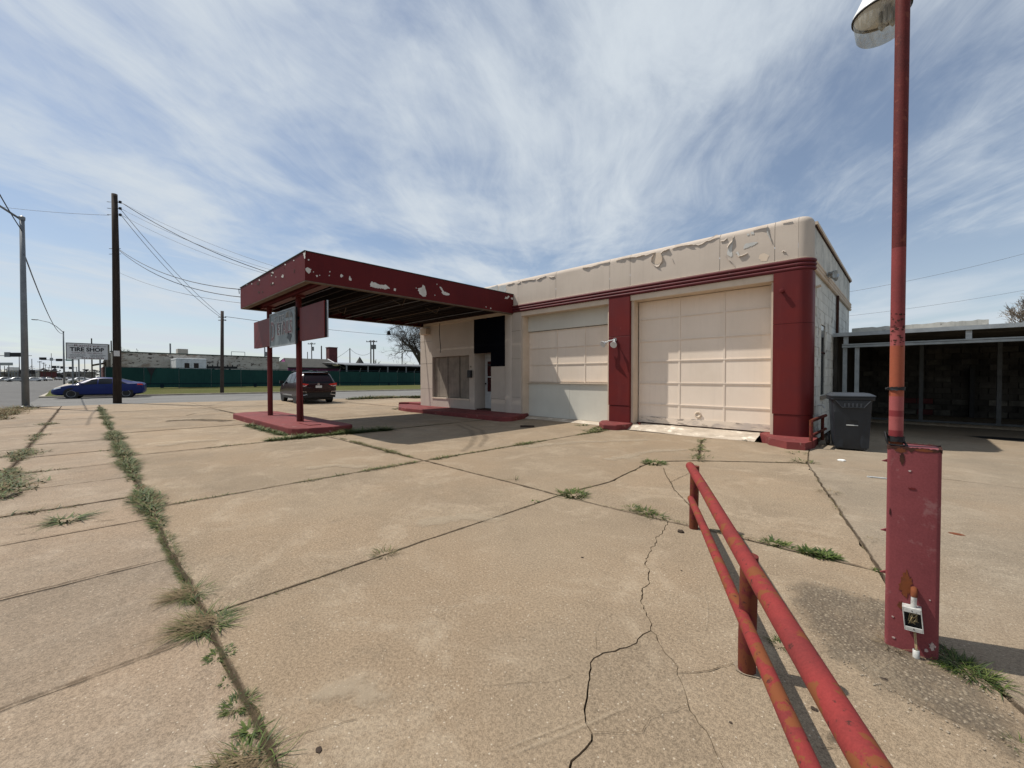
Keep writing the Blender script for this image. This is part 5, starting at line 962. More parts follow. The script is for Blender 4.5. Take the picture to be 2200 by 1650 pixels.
weed('dry tuft on the diagonal joint between railing and pedestal', 1782, 1058, 90, .09, .10, .9, 19, .6, None, .005)
weed('weed at the joint corner before the right pillar foot', 1725, 992, 120, .16, .16, .3, 20, .5, None, .007, ell=[(-12, -18, 60), (12, 2, 40)])
weed('weed against the apron before the big garage door', 1608, 947, 120, .13, .15, .25, 21, .35, None, .007)
weed('weed at the base of the right pillar foot by the short railing', 1715, 962, 110, .14, .16, .1, 22, .4, None, .007)
weed('weed bunch against the middle pillar foot', 1290, 922, 220, .20, .20, .1, 23, .4, None, .009, ell=[(-20, 4, 120), (18, -2, 90), (-40, -8, 60)])
weed('dry weed on the joint beside the lamp pedestal, higher one', 1868, 1160, 70, .05, .06, .85, 24, .5, None, .003)
weed('weed by the far tip of the office kerb', 851, 879, 90, .20, .22, .2, 25, .4, None, .015)
weed('thin tall weed stem on the joint right of mid-forecourt crossing', 1105, 1030, 24, .04, .24, .5, 26, .0, None, .004)
weed('small round leafy weed on the front slab joint', 1147, 1079, 60, .035, .06, .0, 27, .4, None, .008, .5)
weed('wispy weed in the lower right corner of the worn patch', 2190, 1600, 60, .03, .05, .2, 28, .4, None, .003)
def joint_weeds(label, path, per_m, wid, L, dry, seed, thr=.0, w=.004, fr=1.1, group=None, flat=.55):
    rg = random.Random(seed); mb = MB()
    for (x0, y0), (x1, y1) in zip(path, path[1:]):
        D = math.hypot(x1 - x0, y1 - y0); n = int(D * per_m)
        for k in range(n):
            t = rg.random(); x, y = x0 + (x1 - x0) * t, y0 + (y1 - y0) * t; f = mnoise.noise((x * fr + seed * 7.1, y * fr, seed)) + .5 * mnoise.noise((x * fr * 3 + seed, y * fr * 3, 9))
            if f < thr: continue
            nx, ny = -(y1 - y0) / D, (x1 - x0) / D; o = rg.gauss(0, wid * (.4 + max(0, f) * 1.5)); isd = rg.random() < dry; a = rg.uniform(0, 6.283)
            sz = (.55 + max(0, f - thr) * 1.3); lf_ = 0 if isd or rg.random() > .35 else 1
            blade(mb, (x + nx * o, y + ny * o, -.01), a, L * sz * rg.uniform(.5, 1.2) * (.45 if lf_ else 1), w * rg.uniform(.6, 1.4) * (1.8 if lf_ else .8 if not isd else .5), rg.uniform(.15, 1.2) * (1 - flat) + rg.uniform(.05, .5) * flat, rg.uniform(.05, .4), rg, 2 if isd else (0 if rg.random() < .55 else 1))
    return tag(part('joint_grass', mb, WM), label, 'grass', kind='stuff')
joint_weeds('grass growing along the long left forecourt joint', [(-3.3, YB), (-5.0, YB + .01)], 3600, .022, .055, .3, 1, -.5, .0030, 1.6)
joint_weeds('short dry thatch in the near end of the left forecourt joint', [(-1.5, YB + .005), (-3.4, YB + .005)], 3000, .012, .028, .75, 21, -.6, .0016, 2.)
joint_weeds('grass growing along the far part of the left forecourt joint', [(-5.0, YB), (-12, YB), (-20, YB), (-28, YB)], 1500, .048, .080, .30, 2, -.70, .007, .9)
joint_weeds('grass patches on the outer sidewalk joint', [(-7.6, -.83), (-12, -.83), (-20, -.83)], 800, .12, .12, .4, 3, -.18, .008, .6)
joint_weeds('dry tufts on cross joints of the sidewalk', [(-6.75, -.8), (-6.75, .45), (-8.1, .45), (-8.1, -.8), (-9.6, -.8), (-9.6, .45), (-11.4, .45), (-11.4, -.8)], 160, .03, .10, .6, 4, .12, .008, 1.5)
joint_weeds('weeds in the cross joint left of mid-forecourt', [(-6.0, .7), (-6.0, 3.9)], 1300, .034, .075, .4, 5, -.08, .006, 1.0)
joint_weeds('weeds in the joint from the island to mid-forecourt', [(-10.2, 4.2), (-6.1, 4.05), (-3.2, 4.0)], 1200, .030, .075, .5, 6, -.16, .006, .9)
joint_weeds('weeds in the joint running up to the middle pillar foot', [(-6.0, 4.2), (-5.95, 7.0), (-5.9, 10.0)], 1200, .048, .09, .4, 7, -.25, .008, .8)
joint_weeds('weeds in the joint crossing before the island', [(-10.3, .6), (-10.3, 4.0), (-10.3, 8.0), (-10.3, 10.2)], 420, .03, .08, .5, 8, .04, .008, .9)
joint_weeds('weeds on the crack running to the big garage apron', [(K1.x, K1.y), (J2.x, J2.y)], 420, .07, .10, .35, 31, -.3, .007, 1.)
joint_weeds('sparse weeds on the front slab joint and crack', [(-3.05, .6), (-3.05, 4.0), (-2.98, 5.0), (J1.x, J1.y), (J2.x, J2.y), (J3.x, J3.y)], 600, .016, .045, .5, 9, .06, .005, 1.4)
joint_weeds('weeds along the joint under the railing to the pedestal', [(-3.0, 4.0), (-1.4, 4.12), (-.13, 4.1)], 900, .020, .05, .45, 10, -.15, .004, 1.3)
joint_weeds('dry weeds on the diagonal joint to the pedestal', [(J3.x, J3.y), (-.13, 4.1)], 200, .015, .05, .7, 11, .1, .005, 1.2)
joint_weeds('thick weeds fringing the near end of the island', [(-10.75, 5.1), (-10.55, 4.3), (-10.7, 3.75), (-11.2, 3.42), (-12.5, 3.38), (-14.2, 3.38)], 900, .07, .19, .12, 12, -.4, .010, .6)
joint_weeds('weeds trailing from the island into the canopy shade', [(-10.45, 2.85), (-10.40, 4.2), (-10.25, 5.8)], 1500, .085, .19, .10, 13, -.6, .010, .6)
joint_weeds('rough grass strip on the lot edge by the street', [(-25.9, 11.8), (-26.0, 14), (-25.3, 17.5)], 1100, .50, .30, .35, 14, -.6, .022, .3)
joint_weeds('dry grass at the street corner kerb by the light pole', [(-22, -2.25), (-27, -2.2), (-30, -2.1)], 420, .35, .28, .8, 15, -.3, .018, .3)
joint_weeds('weeds along the office kerb and house corner', [(-17.7, 10.2), (-16.5, 9.75), (-14.5, 9.6)], 90, .05, .10, .3, 16, .15, .012, .9)

# ================================================================== OPEN SHED AT THE RIGHT
sh = thing('open_shed', 'open-fronted shed with grey steel frame and dark interior right of the station', 'shed', (3, 15, 0))
H = lambda name, *a, m='grey_steel', **k: part(name, box(*a), m, sh, **k)
H('roof_fascia', -1.46, 9, 13.98, 14.05, 2.53, 2.625, m='galv'); H('roof_sheet', -1.40, 9, 14.06, 18.85, 2.60, 2.625, m='tin')
H('header_beam', -1.28, 9, 14.10, 14.18, 2.235, 2.29); H('header_beam', -1.28, 9, 14.085, 14.16, 2.298, 2.33)
for x in (-1.25, .95, 3.2, 5.5): H('stud', x, x + .10, 14.10, 14.17, 2.332, 2.53, m='galv')
for x in (-1.27, -1.02): H('post', x, x + .09, 14.19, 14.27, 0, 2.235)
for x, y in ((.25, 17.5), (1.78, 17.5), (3.4, 17.5), (5.0, 17.5)): H('inner_post', x, x + .09, y, y + .09, .16, 2.55, m='dull_steel')
H('floor_rail', -1.0, 8, 17.45, 17.56, .10, .16, m='dull_steel'); H('step', -1.2, 9, 17.57, 21, -.02, .13, m='drive_concrete')
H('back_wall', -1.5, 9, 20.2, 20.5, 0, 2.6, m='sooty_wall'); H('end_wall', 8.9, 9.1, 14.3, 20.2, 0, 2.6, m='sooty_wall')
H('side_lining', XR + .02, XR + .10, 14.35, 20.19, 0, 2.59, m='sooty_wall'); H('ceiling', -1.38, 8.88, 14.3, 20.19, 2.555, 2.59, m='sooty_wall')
# crumbling painted masonry of the back wall: courses of bricks
bk = MB().box(-.19, .19, -.045, .03, -.085, .085).mesh('brick', 'sooty_wall'); bk2 = MB().box(-.19, .19, -.045, .03, -.085, .085).mesh('brick', 'brick_red'); bk3 = MB().box(-.19, .19, -.045, .03, -.085, .085).mesh('brick', 'shaded_pale')
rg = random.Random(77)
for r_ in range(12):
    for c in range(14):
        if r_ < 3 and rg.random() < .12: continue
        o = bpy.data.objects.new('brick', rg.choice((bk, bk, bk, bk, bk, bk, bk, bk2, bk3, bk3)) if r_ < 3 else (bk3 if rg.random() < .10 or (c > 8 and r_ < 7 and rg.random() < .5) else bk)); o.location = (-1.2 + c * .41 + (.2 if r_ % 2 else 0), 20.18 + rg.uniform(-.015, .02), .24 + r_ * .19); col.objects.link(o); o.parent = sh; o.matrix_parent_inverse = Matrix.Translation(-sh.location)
H('inner_door', 1.45, 1.56, 19.9, 20.12, .13, 1.75, m='black_rubber')
cw = MB(); xs_ = [-1.45 + .11 * k for k in range(30)]; rg = random.Random(5)
tops = [3.16 + .035 * k / 30 + rg.uniform(-.012, .02) for k in range(30)]
cw.grid([[(x, 18.9, 2.6) for x in xs_], [(x, 18.9, z) for x, z in zip(xs_, tops)], [(x, 19.1, z) for x, z in zip(xs_, tops)], [(x, 19.1, 2.6) for x in xs_]])
cw.f.append((29, 59, 89, 119)); cw.mi.append(0)
part('masonry_parapet', cw, 'side_stucco', sh, label='ragged grey masonry wall showing above the shed roof')

# ================================================================== TREES
def tree(name, label, base, h, spread, seed, lev=5, trunk=.3, mat_='twig', ratio=.72, nb=(2, 4), up=.35, group=None, t0=.28, tw=.012, upb=.25, n1=None, l1=None):
    t = thing(name, label, 'tree', base, group); rg = random.Random(seed); tk = MB(); cr = MB(); cr.cur = 0
    base = Vector(base)
    def grow(p, d, L, r_, l):
        pts = [p]; q = p; dd = d.copy(); k = 3 if l < 3 else 2
        for i in range(k):
            dd = (dd + Vector((rg.gauss(0, .10), rg.gauss(0, .10), rg.gauss(upb * .12, .05)))).normalized(); q = q + dd * (L / k); pts.append(q)
        rs = [max(tw * .5, r_ * (1 - .4 * i / k)) for i in range(k + 1)]
        (tk if l == 0 else cr).tube(pts, rs, 8 if l == 0 else (5 if l < 3 else 3), False)
        if l >= lev: return
        for b in range((n1 or rg.randint(*nb) + 2) if l == 0 else rg.randint(*nb)):
            t_ = rg.uniform(.45, 1) if l else rg.uniform(.75, 1); s = pts[0].lerp(pts[-1], t_) if l else pts[-1]
            i = min(k - 1, int(t_ * k)); s = pts[i].lerp(pts[i + 1], t_ * k - i) if l else pts[-1]
            a = rg.uniform(0, 6.283); side = dd.orthogonal().normalized(); side.rotate(__import__('mathutils').Quaternion(dd, a))
            nd = (dd * rg.uniform(.65, 1.) + side * rg.uniform(.35, .85) * spread + Vector((0, 0, upb))).normalized(); grow(s, nd, (l1 if l1 and l == 0 else L * ratio) * rg.uniform(.75, 1.15), max(tw, r_ * .55), l + 1)
    grow(base, Vector((0, 0, 1)), h * t0, trunk, 0)
    part('trunk', tk, 'bark', t, True); part('crown', cr, mat_, t); return t
tree('bare_tree', 'large spreading bare tree behind the station office', tuple(AT(901, 806, 92)), 20, 1.35, 4, 7, .55, 'twig', .76, (2, 4), t0=.13, tw=.016, upb=.16, n1=13, l1=4.6)
tree('bare_tree', 'small bare tree beside the red chimney', (-112, 58, .3), 9, .9, 12, 6, .2, 'twig', .72, (2, 3), t0=.25, tw=.02)
tree('bare_tree', 'pale thin bare tree behind the twin utility poles', (-118, 72, .3), 9, .9, 14, 6, .2, 'twig', .72, (2, 3), t0=.25, tw=.02)
tree('bare_tree', 'small wispy bare tree at the corner of the old brick building', (-62, 3.5, .4), 5.6, .8, 18, 6, .10, 'twig', .70, (2, 3), t0=.28, tw=.012)
tree('bare_tree', 'faint bare tree left of the pink house', (-120, 40, .3), 8, .9, 25, 6, .18, 'twig', .72, (2, 3), t0=.25, tw=.02)
p = AT(2206, 690, 42); tree('budding_tree', 'brownish budding tree above the shed roof at the right edge', (p.x, p.y, 0), 13.5, 1.1, 31, 6, .28, 'bud_twig', .72, (3, 4), t0=.28, tw=.016)
rg = random.Random(8); tl = MB()
for k in range(5200):      # far woods along the horizon
    a = YAW + rg.uniform(-.15, 1.05); d = rg.uniform(420, 700); x, y = -math.sin(a) * d, math.cos(a) * d; hh = 7 + 5 * mnoise.noise((a * 9, 0, 0)) + 3 * mnoise.noise((a * 40, 3, 0)); z = rg.random() ** .7 * max(2, hh); s_ = rg.uniform(.6, 1.6)
    v = [Vector((x + rg.gauss(0, s_), y + rg.gauss(0, s_), max(0, z + rg.gauss(0, s_ * .7)))) for _ in range(3)]; tl.add(v, [(0, 1, 2)])
tag(part('far_woods', tl, 'far_wood'), 'low grey woods along the far horizon', 'woods', kind='stuff')

# ================================================================== VEHICLES
def crom(xs, ys, x):
    if x <= xs[0]: return ys[0]
    if x >= xs[-1]: return ys[-1]
    i = max(k for k in range(len(xs) - 1) if xs[k] <= x); t = (x - xs[i]) / (xs[i + 1] - xs[i]); p1, p2 = ys[i], ys[i + 1]
    m1 = (ys[i + 1] - ys[max(0, i - 1)]) / (xs[i + 1] - xs[max(0, i - 1)]) * (xs[i + 1] - xs[i]); m2 = (ys[min(len(xs) - 1, i + 2)] - ys[i]) / (xs[min(len(xs) - 1, i + 2)] - xs[i]) * (xs[i + 1] - xs[i])
    return (2 * t**3 - 3 * t**2 + 1) * p1 + (t**3 - 2 * t**2 + t) * m1 + (-2 * t**3 + 3 * t**2) * p2 + (t**3 - t**2) * m2
class Car:
    """stations: x, z_bottom, z_belt, z_roof, half-width at sill, belt, roof"""
    def __init__(s, st_): s.st = sorted(st_); s.xs = [a[0] for a in s.st]
    def par(s, x): return [crom(s.xs, [a[k] for a in s.st], x) for k in range(1, 7)]
    def sec(s, x, f):
        zb, zl, zr, wb, wl, wr = s.par(x)
        P = [(0, zb), (wb * .85, zb), (wb, zb + .10), (max(wb, wl) * 1.0 + .015, zb + (zl - zb) * .55), (wl, zl), (wl - (wl - wr) * .35, zl + (zr - zl) * .40), (wr, zl + (zr - zl) * .86), (wr * .78, zr - .004), (0, zr + .015)]
        i = min(int(f), 7); t = f - i; return (P[i][0] + (P[i + 1][0] - P[i][0]) * t, P[i][1] + (P[i + 1][1] - P[i][1]) * t)
    def body(s, n=44):
        mb = MB(); x0, x1 = s.xs[0], s.xs[-1]; rows = []; fr = [0, 1, 1.5, 2, 2.5, 3, 3.5, 4, 4.5, 5, 5.5, 6, 6.5, 7, 7.5, 8]
        for k in range(n + 1):
            x = x0 + (x1 - x0) * k / n; h = [s.sec(x, f) for f in fr]; rows.append([(x, y, z) for y, z in h] + [(x, -y, z) for y, z in h[::-1][1:-1]])
        mb.grid(rows, True); m = len(rows[0]); mb.f += [tuple(range(m - 1, -1, -1)), tuple(range(n * m, (n + 1) * m))]; mb.mi += [0, 0]; return mb
    def patch(s, xa, xb, fa, fb, side, off=.012, nx=8, nf=4, xa2=None, xb2=None):
        rows = []
        for j in range(nf + 1):
            f = fa + (fb - fa) * j / nf; a = xa + ((xa2 if xa2 is not None else xa) - xa) * j / nf; b = xb + ((xb2 if xb2 is not None else xb) - xb) * j / nf
            rows.append([(x, side * (s.sec(x, f)[0] + off), s.sec(x, f)[1] + (off if f > 6 else 0)) for x in [a + (b - a) * k / nx for k in range(nx + 1)]])
        return MB().grid(rows)
def place(mb, o, hd): 
    c_, s_ = hd; mb.v = [(x * c_ - y * s_ + o[0], x * s_ + y * c_ + o[1], z + o[2]) for x, y, z in mb.v]; return mb
def wheel_set(t, W, wb_, track, r_, o, hd, rim='alloy', detail=True):
    for x in (wb_ / 2, -wb_ / 2):
        for s_ in (-1, 1):
            cy = s_ * track / 2; ow = s_
            part('wheel_arch', place(MB().lathe([(0, ow * .006), (r_ + .055, ow * .006), (r_ + .06, -ow * .16), (0, -ow * .16)], (x, W * s_ + .0, r_ + .02), 24, 'Y'), o, hd), 'black_rubber', t, 40)
            w = part('wheel', place(MB().lathe([(r_ * .66, ow * .10), (r_ * .93, ow * .10), (r_, ow * .075), (r_, -ow * .10), (r_ * .9, -ow * .12), (0, -ow * .12)], (x, cy, r_), 24, 'Y'), o, hd), 'black_rubber', t, 40)
            rm = MB().lathe([(0, ow * .055), (r_ * .14, ow * .06), (r_ * .15, ow * .03), (r_ * .66, ow * .03), (r_ * .68, ow * .104), (r_ * .62, ow * .10), (r_ * .60, ow * .04)], (x, cy, r_), 24, 'Y')
            if detail:
                for k in range(5):
                    a = k * 1.2566 + .3; d = Vector((math.cos(a), 0, math.sin(a))); n = Vector((-d.z, 0, d.x)); c = Vector((x, cy + ow * .07, r_)); q = [c + d * r_ * .1 + n * .045, c + d * r_ * .66 + n * .03, c + d * r_ * .66 - n * .03, c + d * r_ * .1 - n * .045]
                    rm.slabpoly(q, (0, ow, 0), .025)
            part('rim', place(rm, o, hd), rim, w)
# --- blue sedan on the far side of the side street
SED = Car([(-2.33, .42, .86, .93, .70, .74, .60), (-2.22, .30, .98, 1.05, .82, .84, .66), (-1.75, .22, .99, 1.13, .88, .90, .62), (-1.1, .20, .97, 1.31, .90, .91, .56), (-.4, .20, .95, 1.42, .90, .91, .58), (.25, .20, .93, 1.41, .90, .91, .58), (.75, .20, .92, 1.25, .90, .91, .60), (1.25, .20, .91, .99, .90, .90, .66), (1.75, .22, .82, .86, .88, .86, .66), (2.15, .25, .68, .72, .82, .78, .62), (2.33, .34, .56, .60, .66, .62, .50)])
def mk_sedan(o, hd, paint, label, detail=True, group=None, cat='car', name='parked_car'):
    t = thing(name, label, cat, o, group); P_ = lambda n, mb, m, sm=False: part(n, place(mb, o, hd), m, t, sm)
    P_('body', SED.body(), paint, 35)
    for s_ in (-1, 1):
        P_('window', SED.patch(-.62, .05, 4.15, 5.95, s_, .012, 8, 4, -.62, .05), 'car_window'); P_('window', SED.patch(.12, .98, 4.15, 5.9, s_, .012, 8, 4, .12, .42), 'car_window'); P_('window', SED.patch(-1.42, -.68, 4.2, 5.9, s_, .012, 8, 4, -.98, -.68), 'car_window')
        if detail:
            P_('mirror', MB().obox((.86, s_ * .98, 1.0), (1, 0, 0), .10, .07, .055), paint); P_('tail_light', SED.patch(-2.25, -1.95, 3.7, 4.1, s_, .015, 4, 2), 'tail_red'); P_('headlight', SED.patch(1.85, 2.2, 3.7, 4.6, s_, .014, 4, 2), 'chrome')
            P_('door_handle', MB().box(-.42, -.22, s_ * .915, s_ * .94, .80, .83), paint); P_('side_skirt', MB().box(-1.0, 1.0, s_ * .86, s_ * .92, .19, .26), 'black_rubber')
    P_('windscreen', SED.patch(.55, 1.18, 6.9, 8, 1, .012, 8, 3), 'car_window'); P_('windscreen', SED.patch(.55, 1.18, 6.9, 8, -1, .012, 8, 3), 'car_window'); P_('rear_window', SED.patch(-1.65, -.85, 6.9, 8, 1, .012, 8, 3), 'car_window'); P_('rear_window', SED.patch(-1.65, -.85, 6.9, 8, -1, .012, 8, 3), 'car_window')
    P_('bumper', MB().box(2.2, 2.3, -.5, .5, .28, .44), 'black_rubber')
    wheel_set(t, .905, 2.72, 1.62, .325, o, hd, 'alloy' if detail else 'alloy', detail); return t
hx, hy = -.158, -.987; mk_sedan((-41.25, .82, -.012), (hx, hy), 'sedan_blue', 'blue sedan parked along the far kerb of the side street')
# --- dark maroon SUV on the lot
SUV = Car([(-2.44, .52, .95, 1.00, .74, .80, .66), (-2.36, .36, 1.05, 1.22, .90, .92, .70), (-2.2, .30, 1.10, 1.50, .94, .94, .72), (-1.95, .27, 1.10, 1.68, .955, .955, .74), (-1.2, .26, 1.08, 1.72, .96, .96, .76), (-.2, .26, 1.06, 1.73, .96, .96, .76), (.5, .26, 1.05, 1.67, .96, .96, .74), (1.0, .26, 1.04, 1.40, .96, .95, .74), (1.4, .26, 1.03, 1.12, .96, .94, .74), (1.9, .28, .97, 1.02, .94, .90, .72), (2.3, .32, .82, .86, .88, .82, .66), (2.44, .42, .66, .70, .74, .68, .5)])
so = (-25.6, 9.05, 0.); shd = (-.9965, .083)
sv = thing('parked_suv', 'dark maroon SUV parked at the street edge of the lot, seen from behind', 'car', so); P_ = lambda n, mb, m, sm=False, pr=None: part(n, place(mb, so, shd), m, pr or sv, sm)
P_('body', SUV.body(), 'suv_maroon', 35)
for s_ in (-1, 1):
    P_('window', SUV.patch(-.35, .35, 4.15, 5.95, s_), 'car_window'); P_('window', SUV.patch(.42, 1.22, 4.15, 5.9, s_, .012, 8, 4, .42, .78), 'car_window'); P_('window', SUV.patch(-1.2, -.42, 4.15, 5.95, s_), 'car_window'); P_('window', SUV.patch(-2.05, -1.28, 4.3, 5.9, s_, .012, 8, 4, -1.85, -1.28), 'car_window')
    P_('roof_rail', MB().tube([(-1.7, s_ * .70, 1.74), (-1.5, s_ * .70, 1.775), (.2, s_ * .70, 1.775), (.4, s_ * .70, 1.73)], .018, 6), 'black_rubber')
    P_('mirror', MB().obox((1.05, s_ * 1.06, 1.16), (1, 0, 0), .08, .11, .08), 'black_rubber')
    P_('tail_light', MB().slabpoly([(-2.40, s_ * .50, 1.06), (-2.36, s_ * .96, 1.13), (-2.33, s_ * .965, .97), (-2.42, s_ * .74, .93)], (-1, 0, 0), .05), 'tail_red'); P_('light_strip', MB().tube([(-2.475, s_ * .62, .985), (-2.475, s_ * .74, .955), (-2.42, s_ * .93, 1.0)], .014, 5), 'chrome')
    P_('reflector_bezel', MB().tube([(-2.47, s_ * .90, .66), (-2.47, s_ * .66, .66), (-2.47, s_ * .60, .50), (-2.46, s_ * .86, .47)], .022, 6), 'chrome')
    P_('door_trim', MB().box(-.9, 1.0, s_ * .965, s_ * .985, .42, .47), 'chrome'); P_('running_board', MB().box(-1.0, 1.0, s_ * .90, s_ * .975, .26, .33), 'black_rubber')
P_('rear_window', MB().slabpoly([(-2.385, -.76, 1.12), (-2.385, .76, 1.12), (-2.12, .64, 1.58), (-2.12, -.64, 1.58)], (-1, 0, .45), .02), 'dark_glass'); P_('roof_spoiler', MB().box(-2.22, -1.9, -.66, .66, 1.645, 1.70), 'suv_maroon')
P_('number_plate', MB().box(-2.462, -2.44, -.16, .16, .86, .99), 'plate_white'); P_('badge', MB().lathe([(.03, -.01), (.055, -.012), (.06, 0)], (-2.43, 0, 1.06), 12, 'X'), 'chrome'); P_('bumper', MB().box(-2.475, -2.30, -.86, .86, .33, .60), 'black_rubber'); P_('bumper_step', MB().box(-2.50, -2.36, -.84, .84, .68, .72), 'suv_maroon')
P_('underbody_shadow', MB().box(-2.3, 2.1, -.70, .70, .20, .30), 'black_rubber')  # black slab standing in for the shadow beneath the SUV
wheel_set(sv, .955, 2.79, 1.68, .375, so, shd, 'chrome')
# --- traffic far along the main street
far = [(8, 130, 'car_silver', 'pale car cut by the left picture edge far along the main street'), (34, 128, 'car_silver', 'silver car far along the main street left of the light pole'), (70, 140, 'car_white', 'white car just right of the near light pole far down the street'), (91, 150, 'car_dark', 'dark car in the middle of the far row of traffic'), (103, 165, 'car_silver', 'small silver car next to the dark one far down the street'), (125, 190, 'car_dark', 'dark car behind the second light pole'), (147, 170, 'car_dark', 'dark car right of the second light pole'), (170, 120, 'car_white', 'white car partly hidden behind the shrub left of the blue sedan')]
for u, dep, paint, lab in far:
    p = AT(u, 812, dep); mk_sedan((p.x, p.y, -.016), (.97, .24) if u % 2 else (.3, -.95), paint, lab, False, 'traffic far along the main street', name='far_car')

# ================================================================== STREET FURNITURE, POLES, WIRES
def wire(label, a, b, sag, r_=.012, m='wire', n=14, extra=None):
    a, b = Vector(a), Vector(b); pts = [a.lerp(b, k / n) - Vector((0, 0, sag * 4 * (k / n) * (1 - k / n))) for k in range(n + 1)]
    o = part('overhead_wire', MB().tube(pts, r_, 5), m, None, True); return tag(o, label, 'wire', 'overhead wires')
wp = Vector((-31.66, 1.23, 0)); 
up_ = thing('utility_pole', 'tall dark wooden utility pole at the street edge behind the blue sedan view', 'utility pole', wp)
up_['label'] = 'tall dark wooden utility pole in front of the blue sedan'
part('shaft', MB().tube([wp + Vector((0, 0, -.1)), wp + Vector((-.02, .02, 4)), wp + Vector((.03, .03, 8)), wp + Vector((-.02, .02, 11.55))], [.19, .175, .155, .13], 14), 'pole_wood', up_, True)
for z in (11.1, 10.75, 10.4):
    part('insulator', MB().tube([wp + Vector((-.10, -.10, z)), wp + Vector((.26, .25, z))], .022, 6).lathe([(.03, -.07), (.075, -.05), (.05, 0), (.075, .05), (.03, .07)], wp + Vector((.24, .23, z)), 10), 'black_rubber', up_)
    part('bolt', MB().tube([wp + Vector((-.13, -.13, z)), wp + Vector((-.28, -.27, z + .02))], .015, 6), 'wire', up_)
part('notice', box(wp.x + .16, wp.x + .19, wp.y - .12, wp.y + .12, 2.6, 2.9), 'plate_white', up_)
part('ground_wire', MB().tube([wp + Vector((.16, .12, 8.6)), wp + Vector((.20, .16, 7)), wp + Vector((.17, .14, 3))], .012, 5), 'wire', up_)
for z in (8.55, 8.25): part('bolt', MB().tube([wp + Vector((-.25, -.22, z)), wp + Vector((.25, .22, z))], .014, 6), 'wire', up_)
q = AT(477, 843, 34); q.z = .14
u2 = thing('utility_pole', 'small wooden utility pole on the grass verge before the green fence', 'utility pole', q)
part('shaft', MB().tube([q, q + Vector((.06, .07, 6.75))], [.14, .11], 10), 'far_pole_wood', u2, True)
for z in (6.25, 6.0): part('insulator', MB().tube([q + Vector((-.18, -.16, z)), q + Vector((.22, .26, z))], .03, 6).lathe([(.03, -.05), (.06, 0), (.03, .05)], q + Vector((.22, .26, z)), 8), 'black_rubber', u2)
def street_light(label, b, h, arm, ah, r_=.13, grp='street lights along the main street'):
    t = thing('street_light', label, 'street light', b, grp); b = Vector(b)
    part('pole', MB().tube([b, b + Vector((0, 0, h * .5)), b + Vector((0, 0, h))], [r_, r_ * .85, r_ * .65], 14), 'grey_pole', t, True)
    part('base_plate', MB().lathe([(0, .0), (r_ * 1.8, 0), (r_ * 1.8, .06), (r_, .1)], b, 14), 'grey_pole', t); part('cap', MB().lathe([(r_ * .8, -.15), (r_ * .85, 0), (0, .08)], b + Vector((0, 0, h)), 12), 'grey_pole', t)
    e = b + Vector(arm) + Vector((0, 0, h + ah)); m1 = b + Vector(arm) * .55 + Vector((0, 0, h + ah * .80))
    part('arm', MB().tube([b + Vector((0, 0, h - .15)), b.lerp(m1, 0) + Vector(arm) * .28 + Vector((0, 0, h - .15 + (ah + .15) * .5)), m1, e], .045, 8), 'grey_pole', t, True)
    d = Vector(arm).normalized(); part('lamp_head', MB().obox(e + d * .3, d, .38, .14, .055), 'grey_pole', t, bevel=.04); part('lens', MB().obox(e + d * .35 - Vector((0, 0, .065)), d, .25, .10, .015), 'pale_wire', t)
lb = Vector((-30.0, -1.96, 0)); street_light('tall grey street light pole at the left picture edge', lb, 8.95, (-1.2, -3.6, 0), 1.45)
l2 = Vector((-100.7, -2.4, .1)); street_light('second, smaller street light pole further along the main street', l2, 8.9, (-.7, -2.8, 0), 1.7)
wire('cable running from the near street light up to the left edge', lb + Vector((-.1, 0, 8.3)), AT(-40, 345, 14), .1, .02)
wire('cable from the near street light down to the second one', lb + Vector((.1, .05, 7.2)), l2 + Vector((0, 0, 8.6)), 1.2, .028, 'pale_wire')
T = wp + Vector((.26, .25, 0)); z_ = Vector((0, 0, 1))
RE = Vector((-15.9, 10.9, 4.95))       # service head at the far end of the parapet
for lab, a_, sg_, r2, m2 in (('thick top wire from the tall utility pole to the station roof', 11.1, 1.15, .017, 'wire'), ('upper thin wire from the tall utility pole to the station roof', 11.1, .75, .008, 'pale_wire'), ('second thin wire from the tall utility pole to the station roof', 10.75, .82, .008, 'pale_wire'), ('third thin wire from the tall utility pole to the station roof', 10.4, .92, .008, 'pale_wire')):
    wire(lab, T + z_ * a_, RE, sg_, r2, m2, 22)
cc = Vector((CXL - .05, CYF, 4.38)); wire('upper service drop from the tall pole to the canopy corner', wp + Vector((.2, .1, 8.55)), cc, .42, .014)
wire('lower service drop from the tall pole to the canopy corner', wp + Vector((.2, .1, 8.50)), cc + Vector((0, .1, -.25)), .50, .014)
wire('lowest pale wire from the tall pole to the canopy edge', wp + Vector((.18, .1, 7.25)), cc + Vector((0, .2, -.45)), .25, .008, 'pale_wire')
wire('left strand between the tall and the small utility pole', T + z_ * 10.7, q + Vector((.1, .1, 6.25)), .35, .014, 'pale_wire'); wire('right strand between the tall and the small utility pole', T + z_ * 10.4, q + Vector((.2, .24, 6.0)), .55, .014, 'pale_wire')
wire('wire from the tall utility pole to the left picture edge', wp + Vector((-.2, -.2, 10.38)), AT(-60, 436, 26), .12, .010, 'pale_wire')
wire('faint wire across the right sky, upper', AT(1700, 645, 50), AT(2300, 518, 40), .6, .016, 'pale_wire'); wire('faint wire across the right sky, lower', AT(1700, 690, 55), AT(2300, 605, 45), .5, .016, 'pale_wire')
wire('wire crossing under the canopy view toward the bare tree', q + Vector((.2, .25, 6.3)), AT(900, 722, 80), .35, .020, 'wire')
